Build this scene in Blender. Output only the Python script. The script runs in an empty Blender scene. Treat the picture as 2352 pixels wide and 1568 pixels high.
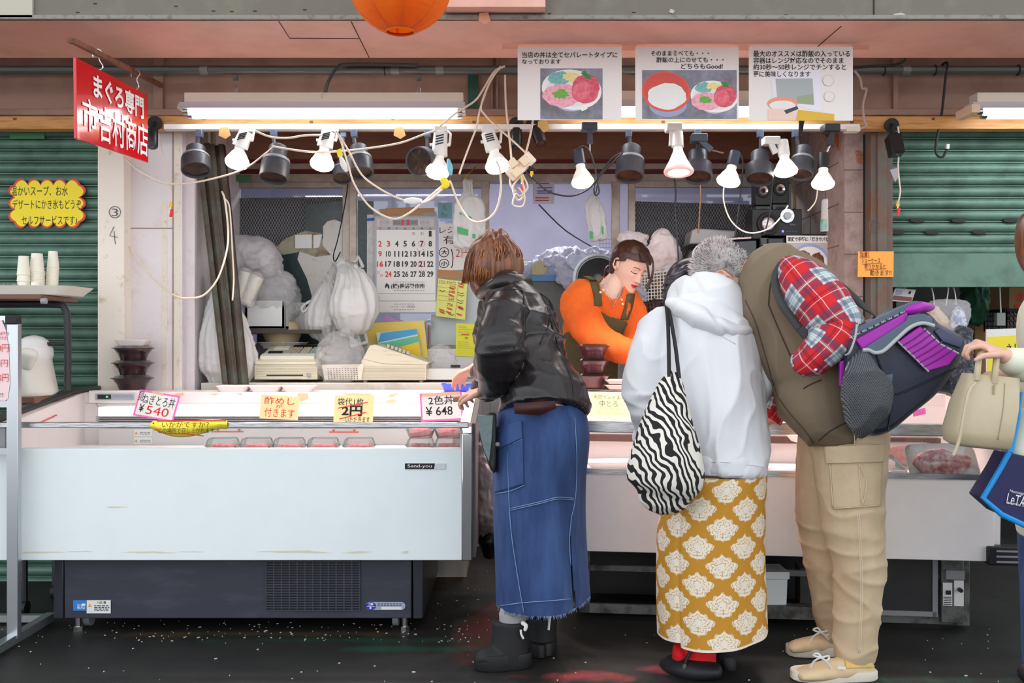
import bpy, bmesh, math, random
import numpy as np
from mathutils import Vector, Matrix, noise
V=Vector; PI=math.pi; random.seed(7)
sc=bpy.context.scene; COL=sc.collection
F=2287.0; CH=1.14; CX=1176; CY=784          # focal length in pixels of the 2352 wide frame, camera height
# ---------------------------------------------------------------- camera, world, exposure
cd=bpy.data.cameras.new('camera'); cam=bpy.data.objects.new('camera',cd); COL.objects.link(cam)
cam.location=(0,0,CH); cam.rotation_euler=(PI/2,0,0); cd.sensor_width=36; cd.lens=F/2352*36; cd.clip_end=60
sc.camera=cam
W=bpy.data.worlds.new('market_daylight'); sc.world=W; W.use_nodes=True
_wn=W.node_tree; _bg=_wn.nodes['Background']
_tc=_wn.nodes.new('ShaderNodeTexCoord'); _sx=_wn.nodes.new('ShaderNodeSeparateXYZ'); _rp=_wn.nodes.new('ShaderNodeValToRGB')
_wn.links.new(_tc.outputs['Generated'],_sx.inputs[0]); _wn.links.new(_sx.outputs[2],_rp.inputs[0]); _wn.links.new(_rp.outputs[0],_bg.inputs[0])
_rp.color_ramp.elements[0].position=.0; _rp.color_ramp.elements[0].color=(.93,.96,1,1)
_rp.color_ramp.elements[1].position=.8; _rp.color_ramp.elements[1].color=(.42,.44,.46,1)
_bg.inputs[1].default_value=2.35
vs=sc.view_settings; vs.view_transform='Standard'; vs.look='None'; vs.gamma=1; vs.exposure=0.0; vs.use_curve_mapping=False
sc.cycles.use_denoising=True; sc.cycles.max_bounces=8; sc.cycles.transparent_max_bounces=24; sc.cycles.caustics_reflective=False; sc.cycles.caustics_refractive=False
sc.cycles.sample_clamp_indirect=6
# ---------------------------------------------------------------- helpers
def P(x,y,d): return V(((x-CX)*d/F,d,CH-(y-CY)*d/F))
def px(n,d): return n*d/F
def lin(c):
    r=[]
    for x in c[:3]:
        x=x/255; r.append(x/12.92 if x<=.04045 else ((x+.055)/1.055)**2.4)
    return (*r,1)
MC={}
def mat(name,rgb,rough=.55,metal=0,n2=None,ns=8,nlo=.45,nhi=.65,bump=0,bs=200,emit=0,alpha=1,spec=.5,coat=0,stretch=None,ecol=None,sheen=0,transl=0,attr=None):
    if name in MC: return MC[name]
    m=bpy.data.materials.new(name); m.use_nodes=True; t=m.node_tree; N=t.nodes; L=t.links
    b=N['Principled BSDF']; MC[name]=m
    b.inputs['Roughness'].default_value=rough; b.inputs['Metallic'].default_value=metal
    b.inputs['Specular IOR Level'].default_value=spec; b.inputs['Coat Weight'].default_value=coat
    if sheen: b.inputs['Sheen Weight'].default_value=sheen
    b.inputs['Base Color'].default_value=lin(rgb)
    vec=None
    if n2 or bump:
        tc=N.new('ShaderNodeTexCoord'); vec=tc.outputs['Object']
        if stretch:
            mp=N.new('ShaderNodeMapping'); mp.inputs['Scale'].default_value=stretch; L.new(vec,mp.inputs[0]); vec=mp.outputs[0]
    if n2:
        q=N.new('ShaderNodeTexNoise'); q.inputs['Scale'].default_value=ns; q.inputs['Detail'].default_value=6; q.inputs['Roughness'].default_value=.65
        L.new(vec,q.inputs['Vector']); r=N.new('ShaderNodeValToRGB'); L.new(q.outputs[0],r.inputs[0])
        r.color_ramp.elements[0].position=nlo; r.color_ramp.elements[0].color=lin(rgb)
        r.color_ramp.elements[1].position=nhi; r.color_ramp.elements[1].color=lin(n2)
        L.new(r.outputs[0],b.inputs['Base Color'])
    if attr:
        a=N.new('ShaderNodeAttribute'); a.attribute_name=attr; L.new(a.outputs[0],b.inputs['Base Color'])
    if bump:
        q=N.new('ShaderNodeTexNoise'); q.inputs['Scale'].default_value=bs; q.inputs['Detail'].default_value=4
        L.new(vec,q.inputs['Vector']); u=N.new('ShaderNodeBump'); u.inputs['Strength'].default_value=bump; u.inputs['Distance'].default_value=.01
        L.new(q.outputs[0],u.inputs['Height']); L.new(u.outputs[0],b.inputs['Normal'])
    if emit:
        b.inputs['Emission Color'].default_value=lin(ecol or rgb); b.inputs['Emission Strength'].default_value=emit
    out=N['Material Output']
    if transl:
        tr=N.new('ShaderNodeBsdfTranslucent'); tr.inputs[0].default_value=lin(rgb); mx=N.new('ShaderNodeMixShader'); mx.inputs[0].default_value=transl
        L.new(b.outputs[0],mx.inputs[1]); L.new(tr.outputs[0],mx.inputs[2]); L.new(mx.outputs[0],out.inputs[0])
        src=mx.outputs[0]
    else: src=b.outputs[0]
    if alpha<1:
        tp=N.new('ShaderNodeBsdfTransparent'); mx=N.new('ShaderNodeMixShader'); mx.inputs[0].default_value=alpha
        L.new(tp.outputs[0],mx.inputs[1]); L.new(src,mx.inputs[2]); L.new(mx.outputs[0],out.inputs[0])
    return m
def glass(name,tint=(255,255,255),k=.08,rough=.03):
    """thin clear pane: transparent with a fresnel reflection"""
    if name in MC: return MC[name]
    m=bpy.data.materials.new(name); m.use_nodes=True; t=m.node_tree; N=t.nodes; L=t.links; N.remove(N['Principled BSDF']); MC[name]=m
    tp=N.new('ShaderNodeBsdfTransparent'); tp.inputs[0].default_value=lin(tint); g=N.new('ShaderNodeBsdfGlossy'); g.inputs['Roughness'].default_value=rough
    lw=N.new('ShaderNodeLayerWeight'); lw.inputs[0].default_value=.25; ma=N.new('ShaderNodeMath'); ma.operation='MULTIPLY_ADD'; ma.inputs[1].default_value=.6; ma.inputs[2].default_value=k
    L.new(lw.outputs['Fresnel'],ma.inputs[0]); mx=N.new('ShaderNodeMixShader'); L.new(ma.outputs[0],mx.inputs[0]); L.new(tp.outputs[0],mx.inputs[1]); L.new(g.outputs[0],mx.inputs[2])
    L.new(mx.outputs[0],N['Material Output'].inputs[0]); return m
def tag(o,label=None,cat=None,group=None,kind=None):
    if label: o['label']=label
    if cat: o['category']=cat
    if group: o['group']=group
    if kind: o['kind']=kind
    return o
def thing(name,label,cat,loc,group=None):
    o=bpy.data.objects.new(name,None); COL.objects.link(o); o.location=loc; o.empty_display_size=.05
    return tag(o,label,cat,group)
WM={}                                                       # world matrices before the depsgraph has run
def wm(o): return WM.get(o.name) or Matrix.Translation(o.location)
class B:
    def __init__(s): s.v=[]; s.f=[]; s.m=[]; s.uv={}; s.cm=0
    def add(s,vs,fs,mi=None):
        k=len(s.v); s.v+= [V(a) for a in vs]
        for f in fs: s.f.append([i+k for i in f]); s.m.append(s.cm if mi is None else mi)
        return s
    def box(s,a,b,mi=None):
        x0,y0,z0=a; x1,y1,z1=b
        return s.add([(x0,y0,z0),(x1,y0,z0),(x1,y1,z0),(x0,y1,z0),(x0,y0,z1),(x1,y0,z1),(x1,y1,z1),(x0,y1,z1)],
            [(0,3,2,1),(4,5,6,7),(0,1,5,4),(1,2,6,5),(2,3,7,6),(3,0,4,7)],mi)
    def pbox(s,x0,y0,x1,y1,d,dep,mi=None):                  # box whose front face is that pixel rectangle at depth d
        a=P(x0,y1,d); b=P(x1,y0,d); return s.box((a.x,d,a.z),(b.x,d+dep,b.z),mi)
    def obox(s,c,u,v,w,mi=None):                            # centre and three half-axis vectors
        c=V(c);u=V(u);v=V(v);w=V(w)
        q=[c+u*i+v*j+w*k for k in(-1,1) for j in(-1,1) for i in(-1,1)]
        return s.add(q,[(0,2,3,1),(4,5,7,6),(0,1,5,4),(1,3,7,5),(3,2,6,7),(2,0,4,6)],mi)
    def prism(s,pts,ext,mi=None):                           # closed polygon extruded by vector ext
        n=len(pts); e=V(ext); q=[V(p) for p in pts]
        nr=V((0,0,0))
        for i in range(n): nr+=q[i].cross(q[(i+1)%n])
        if nr.dot(e)>0: q=q[::-1]
        s.add(q+[p+e for p in q],[list(range(n)),list(range(2*n-1,n-1,-1))]+[((i+1)%n,i,n+i,n+(i+1)%n) for i in range(n)],mi); return s
    def poly(s,pts,d,thick=.001,mi=None): return s.prism([P(x,y,d) for x,y in pts],(0,thick,0),mi)
    def rings(s,R,cap=True,closed=True,mi=None):
        n=len(R[0]); fs=[]
        for i in range(len(R)-1):
            for j in range(n if closed else n-1):
                k=(j+1)%n; fs.append((i*n+j,i*n+k,(i+1)*n+k,(i+1)*n+j))
        if cap and closed:
            fs.append(list(range(n-1,-1,-1))); fs.append([(len(R)-1)*n+j for j in range(n)])
        return s.add([p for r in R for p in r],fs,mi)
    def tube(s,pts,r,n=8,mi=None,cap=True,sub=0):
        pts=[V(p) for p in pts]; rr=list(r) if hasattr(r,'__len__') else [r]*len(pts)
        if sub and len(pts)>2: pts,rr=cr(pts,rr,sub)
        R=[]; prev=None
        for i,p in enumerate(pts):
            t=(pts[min(i+1,len(pts)-1)]-pts[max(i-1,0)]).normalized()
            if prev is None: prev=t.orthogonal().normalized()
            a=(prev-t*prev.dot(t))
            a=a.normalized() if a.length>1e-5 else t.orthogonal().normalized(); b=t.cross(a); prev=a
            R.append([p+(a*math.cos(2*PI*k/n)+b*math.sin(2*PI*k/n))*rr[i] for k in range(n)])
        return s.rings(R,cap,mi=mi)
    def lathe(s,A,Bp,prof,n=20,mi=None,cap=True):            # prof: (t, radius); axis A->Bp
        A=V(A);ax=V(Bp)-A; t=ax.normalized(); a=t.orthogonal().normalized(); b=t.cross(a)
        return s.rings([[A+ax*u+(a*math.cos(2*PI*k/n)+b*math.sin(2*PI*k/n))*max(r,1e-5) for k in range(n)] for u,r in prof],cap,mi=mi)
    def limb(s,pts,n=20,sub=5,mi=None,cap=True,up=(0,1,0)):   # pts: (px,py,d, half width in px, half depth in m); organic loft
        q=[P(p[0],p[1],p[2]) for p in pts]; a=[px(p[3],p[2]) for p in pts]; b=[p[4] for p in pts]
        C,a2=cr(q,a,sub); _,b2=cr(q,b,sub); return s.ell(C,a2,b2,n,mi,(cap and len(pts[0])<6,cap and len(pts[-1])<6),up)
    def ell(s,C,a2,b2,n=20,mi=None,cap=True,up=(0,1,0),e=2.0):
        R=[]; prev=None; Y=V(up)
        cap=cap if isinstance(cap,tuple) else (cap,cap)
        if cap[0] or cap[1]:
            t0=(C[0]-C[1]).normalized(); t1=(C[-1]-C[-2]).normalized()
            A0,A1=min(a2[0],b2[0]),min(a2[-1],b2[-1])
            pre=[(C[0]+t0*A0*math.sin(w)*.8,math.cos(w)) for w in ((1.45,1.0,.5) if cap[0] else ())]; post=[(C[-1]+t1*A1*math.sin(w)*.8,math.cos(w)) for w in ((.5,1.0,1.45) if cap[1] else ())]
            C=[p for p,_ in pre]+list(C)+[p for p,_ in post]; a2=[a2[0]*k for _,k in pre]+list(a2)+[a2[-1]*k for _,k in post]; b2=[b2[0]*k for _,k in pre]+list(b2)+[b2[-1]*k for _,k in post]
        for i,p in enumerate(C):
            t=(C[min(i+1,len(C)-1)]-C[max(i-1,0)]).normalized()
            D=Y-t*Y.dot(t)
            if D.length<.35 and prev is not None: D=prev-t*prev.dot(t)
            D.normalize(); prev=D; S=t.cross(D)
            R.append([p+S*sgp(math.cos(2*PI*k/n),2/e)*a2[i]+D*sgp(math.sin(2*PI*k/n),2/e)*b2[i] for k in range(n)])
        return s.rings(R,True,mi=mi)
    def ball(s,c,r,n=14,mi=None):
        c=V(c); r=r if hasattr(r,'__len__') else (r,r,r); m=max(6,n//2+1)
        R=[[c+V((math.sin(PI*i/m)*math.cos(2*PI*k/n)*r[0],math.sin(PI*i/m)*math.sin(2*PI*k/n)*r[1],-math.cos(PI*i/m)*r[2])) for k in range(n)] for i in range(1,m)]
        k=len(s.v); s.rings(R,False,mi=mi)
        lo=len(s.v); s.v+=[c-V((0,0,r[2])),c+V((0,0,r[2]))]; q=s.cm if mi is None else mi
        for j in range(n):
            s.f.append([lo,k+(j+1)%n,k+j]); s.m.append(q); z=k+(m-2)*n; s.f.append([lo+1,z+j,z+(j+1)%n]); s.m.append(q)
        return s
    def grid(s,fn,nu,nv,mi=None):                            # surface fn(u,v)->point
        return s.add([fn(i/nu,j/nv) for j in range(nv+1) for i in range(nu+1)],[(j*(nu+1)+i,j*(nu+1)+i+1,(j+1)*(nu+1)+i+1,(j+1)*(nu+1)+i) for j in range(nv) for i in range(nu)],mi)
    def mesh(s,me,M,mi=None):
        return s.add([M@v.co for v in me.vertices],[list(p.vertices) for p in me.polygons],mi)
    def data(s,name,mats,angle=35,fix=True):
        me=bpy.data.meshes.new(name); me.from_pydata([tuple(v) for v in s.v],[],s.f)
        for m in (mats if isinstance(mats,(list,tuple)) else [mats]): me.materials.append(m)
        me.polygons.foreach_set('material_index',s.m); 
        if fix:
            bm=bmesh.new(); bm.from_mesh(me); bmesh.ops.recalc_face_normals(bm,faces=bm.faces); bm.to_mesh(me); bm.free()
        me.shade_smooth()
        if angle<180: me.set_sharp_from_angle(angle=math.radians(angle))
        return me
    def build(s,name,mats,parent=None,angle=35,bevel=0,label=None,solid=0,fix=True):
        return link(name,s.data(name,mats,angle,fix),parent,bevel,label,solid)
def link(name,me,parent=None,bevel=0,label=None,solid=0):
    n=len(me.vertices); co=np.empty(n*3,dtype=np.float32); me.vertices.foreach_get('co',co); co=co.reshape(-1,3)
    c=(co.min(0)+co.max(0))/2; c[2]=co[:,2].min(); co-=c; me.vertices.foreach_set('co',co.ravel()); me.update()
    o=bpy.data.objects.new(name,me); COL.objects.link(o); o.location=V(map(float,c)); WM[o.name]=Matrix.Translation(o.location)
    if parent:
        o.parent=parent; o.matrix_parent_inverse=wm(parent).inverted()
    if solid: m=o.modifiers.new('thickness','SOLIDIFY'); m.thickness=solid; m.offset=0
    if bevel: m=o.modifiers.new('bevel','BEVEL'); m.width=bevel; m.segments=2; m.limit_method='ANGLE'; m.angle_limit=.7
    if label: o['label']=label
    return o
def sgp(x,p): return math.copysign(abs(x)**p,x)
def cr(pts,vals,sub):                                        # Catmull-Rom
    o=[];w=[];n=len(pts)
    for i in range(n-1):
        p0,p1,p2,p3=pts[max(i-1,0)],pts[i],pts[i+1],pts[min(i+2,n-1)]; a,b,c,d=vals[max(i-1,0)],vals[i],vals[i+1],vals[min(i+2,n-1)]
        for k in range(sub):
            t=k/sub; f=lambda A,Bq,C,D:(Bq*2+(C-A)*t+(A*2-Bq*5+C*4-D)*(t*t)+(Bq*3-A-C*3+D)*(t*t*t))*.5
            o.append(f(p0,p1,p2,p3)); w.append(f(a,b,c,d))
    return o+[pts[-1]],w+[vals[-1]]
def fuse(b,name,voxel=.008,smooth=4,mats=None):              # overlapping closed lofts -> one continuous skin
    me=b.data(name+'_raw',mats or bpy.data.materials.new('tmp'),180)
    o=bpy.data.objects.new('tmp',me); COL.objects.link(o)
    r=o.modifiers.new('r','REMESH'); r.mode='VOXEL'; r.voxel_size=voxel
    q=o.modifiers.new('s','SMOOTH'); q.factor=.5; q.iterations=smooth
    dg=bpy.context.evaluated_depsgraph_get(); dg.update(); m2=bpy.data.meshes.new_from_object(o.evaluated_get(dg)); m2.name=name
    bpy.data.objects.remove(o); bpy.data.meshes.remove(me)
    m2.materials.clear()
    for m in (mats if isinstance(mats,(list,tuple)) else [mats]): m2.materials.append(m)
    m2.shade_smooth(); return m2
def fold(me,fn):                                             # move each vertex along its normal by fn(co)
    me.update(); nr=[v.normal.copy() for v in me.vertices]
    for v,n in zip(me.vertices,nr):
        v.co+=n*fn(v.co)
    me.update(); return me
def colour(me,fn,name='Col'):
    a=me.color_attributes.new(name,'FLOAT_COLOR','POINT'); buf=np.ones((len(me.vertices),4),dtype=np.float32)
    for i,v in enumerate(me.vertices): buf[i]=fn(v.co)
    a.data.foreach_set('color',buf.ravel())
def copy_tree(o,loc=None,rotz=None,parent=None):
    c=o.copy(); COL.objects.link(c); WM[c.name]=wm(o)
    if parent: c.parent=parent
    for ch in [x for x in bpy.data.objects if x.parent==o]: copy_tree(ch,parent=c)
    if loc is not None: c.location=loc
    if rotz is not None: c.rotation_euler=(0,0,rotz)
    return c
# text: fitted into a box of the frame (origin, U, V); frames in pixels for things that face the camera
TXT={}
def tmesh(s,bold):
    k=(s,bold)
    if k not in TXT:
        c=bpy.data.curves.new('t','FONT'); c.body=s; c.fill_mode='FRONT'; c.resolution_u=3; c.offset=bold; c.space_line=1.0
        o=bpy.data.objects.new('t',c); COL.objects.link(o); dg=bpy.context.evaluated_depsgraph_get(); dg.update()
        me=bpy.data.meshes.new_from_object(o.evaluated_get(dg)); bpy.data.objects.remove(o); bpy.data.curves.remove(c)
        q=[v.co for v in me.vertices]
        TXT[k]=(me,min(v.x for v in q),max(v.x for v in q),min(v.y for v in q),max(v.y for v in q))
    return TXT[k]
def pf(d): o=P(0,0,d); return (o,P(1,0,d)-o,P(0,1,d)-o)
def qf(o,u,v): return (V(o),V(u),V(v))                       # V points DOWN the sheet
def text(b,s,fr,x0,y0,x1,y1,bold=.0,rot=0,lift=.0012,mi=None,shear=0,fit=True):
    me,a0,a1,b0,b1=tmesh(s,bold); o,U,Vv=fr; n=U.cross(Vv).normalized()
    if n.y>0: n=-n
    cx,cy=(x0+x1)/2,(y0+y1)/2; w,h=(x1-x0),(y1-y0); c,sn=math.cos(math.radians(rot)),math.sin(math.radians(rot))
    ax,ay=w/(a1-a0),h/(b1-b0); vs=[]
    for v in me.vertices:
        X=(v.co.x-(a0+a1)/2)*ax; Y=-(v.co.y-(b0+b1)/2)*ay; X-=Y*shear
        X,Y=X*c-Y*sn,X*sn+Y*c; vs.append(o+U*(cx+X)+Vv*(cy+Y)+n*lift)
    return b.add(vs,[list(p.vertices) for p in me.polygons],mi)
def stroke(b,fr,pts,w,lift=.0014,mi=None):                   # flat drawn line in a frame
    o,U,Vv=fr; n=U.cross(Vv).normalized()
    if n.y>0: n=-n
    q=[V((p[0],p[1],0)) for p in pts]; L=[];R=[]
    for i,p in enumerate(q):
        t=(q[min(i+1,len(q)-1)]-q[max(i-1,0)]).normalized(); s=V((-t.y,t.x,0))*w/2; L.append(p+s);R.append(p-s)
    f=lambda p:o+U*p.x+Vv*p.y+n*lift
    k=len(q); return b.add([f(p) for p in L]+[f(p) for p in R],[(i,i+1,k+i+1,k+i) for i in range(k-1)],mi)
def blob(b,fr,pts,lift=.001,mi=None,sub=0):                  # flat patch in a frame
    o,U,Vv=fr; n=U.cross(Vv).normalized()
    if n.y>0: n=-n
    if sub:
        q=[V((p[0],p[1],0)) for p in pts]; q,_=cr([q[-1]]+q+[q[0],q[1]],[0]*(len(q)+3),sub); q=q[sub:-sub-1]; pts=[(p.x,p.y) for p in q]
    return b.add([o+U*p[0]+Vv*p[1]+n*lift for p in pts],[list(range(len(pts)))],mi)
def oval(cx,cy,rx,ry,n=28,j=0,rot=0):
    c,s=math.cos(rot),math.sin(rot); r=[]
    for i in range(n):
        k=1+random.uniform(-j,j); x,y=rx*math.cos(2*PI*i/n)*k,ry*math.sin(2*PI*i/n)*k; r.append((cx+x*c-y*s,cy+x*s+y*c))
    return r
# ================================================================ setting
def S(name,b,m,label=None,bevel=0,angle=35):
    o=b.build(name,m,None,angle,bevel); o['kind']='structure'
    if label: o['label']=label
    return o
SOF=mat('soffit paint',(236,184,168),.6,n2=(222,168,150),ns=3)
BEAM=mat('grey beam paint',(112,106,94),.6,n2=(126,122,106),ns=9,nlo=.5,nhi=.8)
BRN=mat('brown sheet metal',(158,122,104),.5,n2=(138,104,88),ns=4)
WOOD=mat('yellow timber',(196,140,74),.5,n2=(160,104,50),ns=6,stretch=(1,8,14))
WPL=mat('white painted wall',(226,219,222),.6,n2=(200,188,180),ns=7,nlo=.52,nhi=.8)
CREAM=mat('cream post paint',(240,231,218),.55,n2=(186,160,120),ns=12,nlo=.6,nhi=.75)
SHUT=mat('green shutter paint',(92,128,112),.38,n2=(74,104,90),ns=7,bump=.05)
ALU=mat('beige aluminium',(182,170,158),.42,.35,n2=(160,146,132),ns=9)
RED=mat('dark red paint',(112,30,28),.5)
BLOCK=mat('concrete block',(172,152,146),.85,n2=(148,128,120),ns=16,bump=.25,bs=90)
LAV=mat('lavender wall',(186,184,208),.7,n2=(174,172,198),ns=2)
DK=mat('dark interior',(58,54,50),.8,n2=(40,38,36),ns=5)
BLK=mat('black rubber',(22,22,24),.6); STEEL=mat('brushed steel',(205,205,208),.25,1.0,n2=(150,150,152),ns=14,stretch=(1,1,30)); CHROME=mat('chrome',(225,225,228),.1,1.0)
def floor_mat():
    m=mat('stained dark floor',(40,40,38),.6,n2=(26,27,27),ns=2.2,bump=.12,bs=35,spec=.35); t=m.node_tree; N=t.nodes; L=t.links; b=N['Principled BSDF']
    src=b.inputs['Base Color'].links[0].from_socket; tc=N.new('ShaderNodeTexCoord'); nz=N.new('ShaderNodeTexNoise'); nz.inputs['Scale'].default_value=7; nz.inputs['Detail'].default_value=7; L.new(tc.outputs['Object'],nz.inputs[0])
    for (x,y,sx,sy,c,k) in FP:
        mp=N.new('ShaderNodeMapping'); mp.vector_type='POINT'; mp.inputs['Location'].default_value=(-x/sx,-(y-FY)/sy,0); mp.inputs['Scale'].default_value=(1/sx,1/sy,0); L.new(tc.outputs['Object'],mp.inputs[0])
        ln=N.new('ShaderNodeVectorMath'); ln.operation='LENGTH'; L.new(mp.outputs[0],ln.inputs[0])
        s=N.new('ShaderNodeMath'); s.operation='MULTIPLY_ADD'; s.inputs[1].default_value=3.2; L.new(nz.outputs[0],s.inputs[0]); L.new(ln.outputs['Value'],s.inputs[2])
        r=N.new('ShaderNodeMapRange'); r.inputs[1].default_value=1.75; r.inputs[2].default_value=2.6; r.inputs[3].default_value=k; r.inputs[4].default_value=0; L.new(s.outputs[0],r.inputs[0])
        x_=N.new('ShaderNodeMix'); x_.data_type='RGBA'; L.new(r.outputs[0],x_.inputs[0]); L.new(src,x_.inputs[6]); x_.inputs[7].default_value=lin(c); src=x_.outputs[2]
    L.new(src,b.inputs['Base Color']); return m
FY=1.5
def fl(x,y): d=F*CH/(y-CY); return (x-CX)*d/F,d
FP=[]
for (x,y,sx,sy,c,k) in [(1120,1440,.14,.45,(86,34,28),.8),(1330,1552,.22,.06,(150,60,62),.9),(1550,1540,.16,.07,(160,70,76),.9),(1010,1330,.3,.3,(70,46,32),.7),(820,1470,.6,.04,(30,64,46),.8),(930,1490,.3,.05,(34,78,56),.7),(560,1455,.8,.04,(78,62,38),.6),(2000,1560,.4,.05,(34,84,60),.7),(60,1250,.5,.5,(66,56,44),.6)]:
    X,d=fl(x,y); FP.append((X,d,sx,sy,c,k))
b=B().box((-9,-7,-.06),(9,10,0)); S('floor',b,floor_mat())
g=B(); random.seed(3)
for i in range(260):
    r=random.random(); x,y=(random.gauss(660,330),random.uniform(1425,1475)) if r<.6 else (random.uniform(0,2300),random.uniform(1400,1568))
    if i%7==0: x,y=random.uniform(1000,1250),random.uniform(1310,1480)
    X,d=fl(x,y); s=random.choice([.0007,.001,.0013,.0018,.0028]); a=random.uniform(0,3); u=V((math.cos(a),math.sin(a),0)); w=V((-u.y,u.x,0))
    g.obox((X,d,.0012),u*s*random.uniform(.8,2.2),w*s,V((0,0,.0012)))
o=g.build('floor_litter',mat('white crumbs',(200,196,186),.8)); tag(o,'white crumbs of ice and packaging scattered over the dark floor','litter',kind='stuff')
# soffit, beam, upper wall, timber
Z0=2.35
b=B().box((-4,3.76,Z0),(4,4.25,Z0+.06))
ceil=S('ceiling',b,SOF); ceil['label']='pink painted soffit above the stall'
b=B()
for pts in [[(640,48),(665,87),(825,88)],[(805,46),(848,132)],[(1932,60),(1874,110)]]:
    q=[]
    for x,y in pts: d=(Z0-CH)*F/(CY-y); q.append(V(((x-CX)*d/F,min(max(d,3.765),4.25),Z0-.001)))
    b.tube(q,.0022,6)
S('trim_1',b,mat('dark seam',(92,62,54),.9),'dark panel seams of the pink soffit')
b=B().box((-4,3.74,2.358),(4,3.76,2.85)); S('beam',b,BEAM,'grey fascia beam across the top')
b=B().box((-4,3.728,2.348),(4,3.742,2.362)); S('trim_2',b,mat('beam edge strip',(140,138,128),.6,n2=(96,92,84),ns=30,nlo=.5,nhi=.7))
b=B(); a=P(-20,41,3.735); c=P(76,-30,3.735); b.box((a.x,3.728,a.z),(c.x,3.74,c.z)); S('trim_3',b,mat('cream cover plate',(186,180,164),.6),'cream cover plate at the left end of the beam')
b=B(); b.pbox(2006,-20,2009,41,3.737,.004); b.pbox(1227,22,1229,42,3.737,.004); S('trim_4',b,BLK)
b=B(); a=P(1022,22,3.69); c=P(1252,-40,3.69); b.box((a.x,3.66,a.z),(c.x,3.735,c.z)); S('trim_5',b,SOF,'pink board end hanging over the beam')
b=B().box((-4,4.72,2.145),(4,4.78,2.75)).box((-4,4.2,2.7),(4,4.78,2.75)); S('wall_upper',b,BRN)
b=B()
for x0,x1 in [(352,374),(1128,1132),(1140,1144),(2052,2064)]: b.pbox(x0,120,x1,262,4.70,.03)
b.box((-4,4.685,2.205),(4,4.73,2.235)); S('trim_6',b,BRN,bevel=.003)
b=B().pbox(1075,170,1098,252,4.69,.02); S('trim_7',b,mat('dark green strip',(28,72,56),.6))
b=B().box((-4,4.55,2.112),(4,4.62,2.168)); S('trim_8',b,WOOD,'long knotty timber batten under the brown wall')
b=B()
for i,x in enumerate(range(30,2340,210)):
    b.pbox(x+((i*37)%60),270+(i*7)%14,x+8+((i*37)%60),276+(i*7)%14,4.549,.002)
S('trim_9',b,mat('wood knots',(112,66,32),.7))
b=B()
for x,y in ((20,26),(60,30),(178,27),(218,7),(404,13),(490,24),(532,25),(585,24),(700,21),(1262,30),(1456,27),(1722,34),(1805,33),(1995,37),(2250,40)): b.pbox(x-4,y,x+4,y+2,3.738,.003)
S('trim_17',b,BLK,'small dark staples left in the grey fascia')
b=B(); b.poly([(2052,32),(2070,29),(2080,33),(2068,42),(2054,40)],3.737,.002); b.poly([(1540,20),(1550,24),(1546,31),(1536,28)],3.737,.002); S('trim_18',b,mat('pale tape scrap',(186,178,160),.6),'pale tape scraps on the grey fascia')
# shutters
def shutter(name,X0,X1,z0,z1,d,label):
    prof=[]; z=z1
    while z>z0:
        for k in range(7):
            t=k/6; prof.append((d-.014*math.sin(PI*t)**.7,z-.044*t))
        prof+= [(d+.011,z-.0455),(d+.011,z-.048),(d-.003,z-.049),(d-.003,z-.0535),(d+.011,z-.0545)]; z-=.0565
    b=B(); n=len(prof); b.add([(X0,y,z) for y,z in prof]+[(X1,y,z) for y,z in prof],[(i,i+1,n+i+1,n+i) for i in range(n-1)])
    b.box((X0,d+.012,z0),(X1,d+.02,z1)); return S(name,b,SHUT,label,angle=60)
shutter('door_1',-4,-1.935,0,2.16,4.75,'closed green roller shutter on the left')
shutter('door_2',1.775,4,1.56,2.16,4.76,'half raised green roller shutter on the right')
b=B().box((1.775,4.745,1.408),(4,4.775,1.56)).box((1.775,4.735,1.40),(4,4.785,1.418)); S('door_3',b,SHUT,'wide bottom bar of the raised shutter')
b=B()
for x,y in [(2108,506),(2142,533),(2202,506),(2250,533),(2322,506),(2062,533)]: b.poly(oval(x,y,17,5,16),4.742,.012)
S('trim_10',b,BLK,'dark hand slots in the raised shutter')
b=B().pbox(22,300,102,319,4.735,.004); tape=b.build('green_tape',mat('green tape',(74,128,88),.35)); tag(tape,'strip of green tape high on the left green shutter','tape')
# posts and front walls
b=B().box((-1.94,4.66,0),(-1.815,4.80,2.15)); pil=S('pillar_left',b,CREAM,bevel=.004)
PEN=mat('grey pencil mark',(92,88,90),.8); b=B(); text(b,'3',pf(4.658),257,479,271,496,-.01); stroke(b,pf(4.658),[(264+13*math.cos(t),487+13*math.sin(t)) for t in np.linspace(.4,6.6,24)],1.6); b.build('lettering',PEN,pil)
b=B(); stroke(b,pf(4.658),[(262,520),(252,541),(270,545)],1.6); stroke(b,pf(4.658),[(262,530),(265,561)],1.6); b.build('lettering',PEN,pil)
b=B().box((-1.815,4.74,0),(-1.57,4.80,2.15)); S('wall_front_left',b,WPL)
b=B().pbox(396,297,398,900,4.737,.004).pbox(290,523,396,525,4.738,.003); S('trim_11',b,mat('wall joint line',(150,128,116),.9))  # dark seam lines between the wall panels
b=B().pbox(372,460,384,888,4.7385,.002).pbox(400,297,414,890,4.7385,.002); S('trim_12',b,mat('peeling cream paint',(226,218,204),.8,n2=(196,166,124),ns=20,nlo=.55,nhi=.7))
b=B().box((-1.58,4.80,0),(-1.53,5.62,2.6)); S('wall_left',b,WPL)
b=B().box((1.576,4.72,0),(1.672,4.80,2.15)).box((1.576,4.80,0),(1.62,5.62,2.6)); S('wall_right',b,BLOCK)
b=B()
for z in (1.0,1.2,1.4,1.6,1.8,2.0): b.box((1.5745,4.80,z),(1.577,5.6,z+.006)); b.box((1.575,4.7185,z-.05),(1.674,4.721,z-.045))
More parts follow.
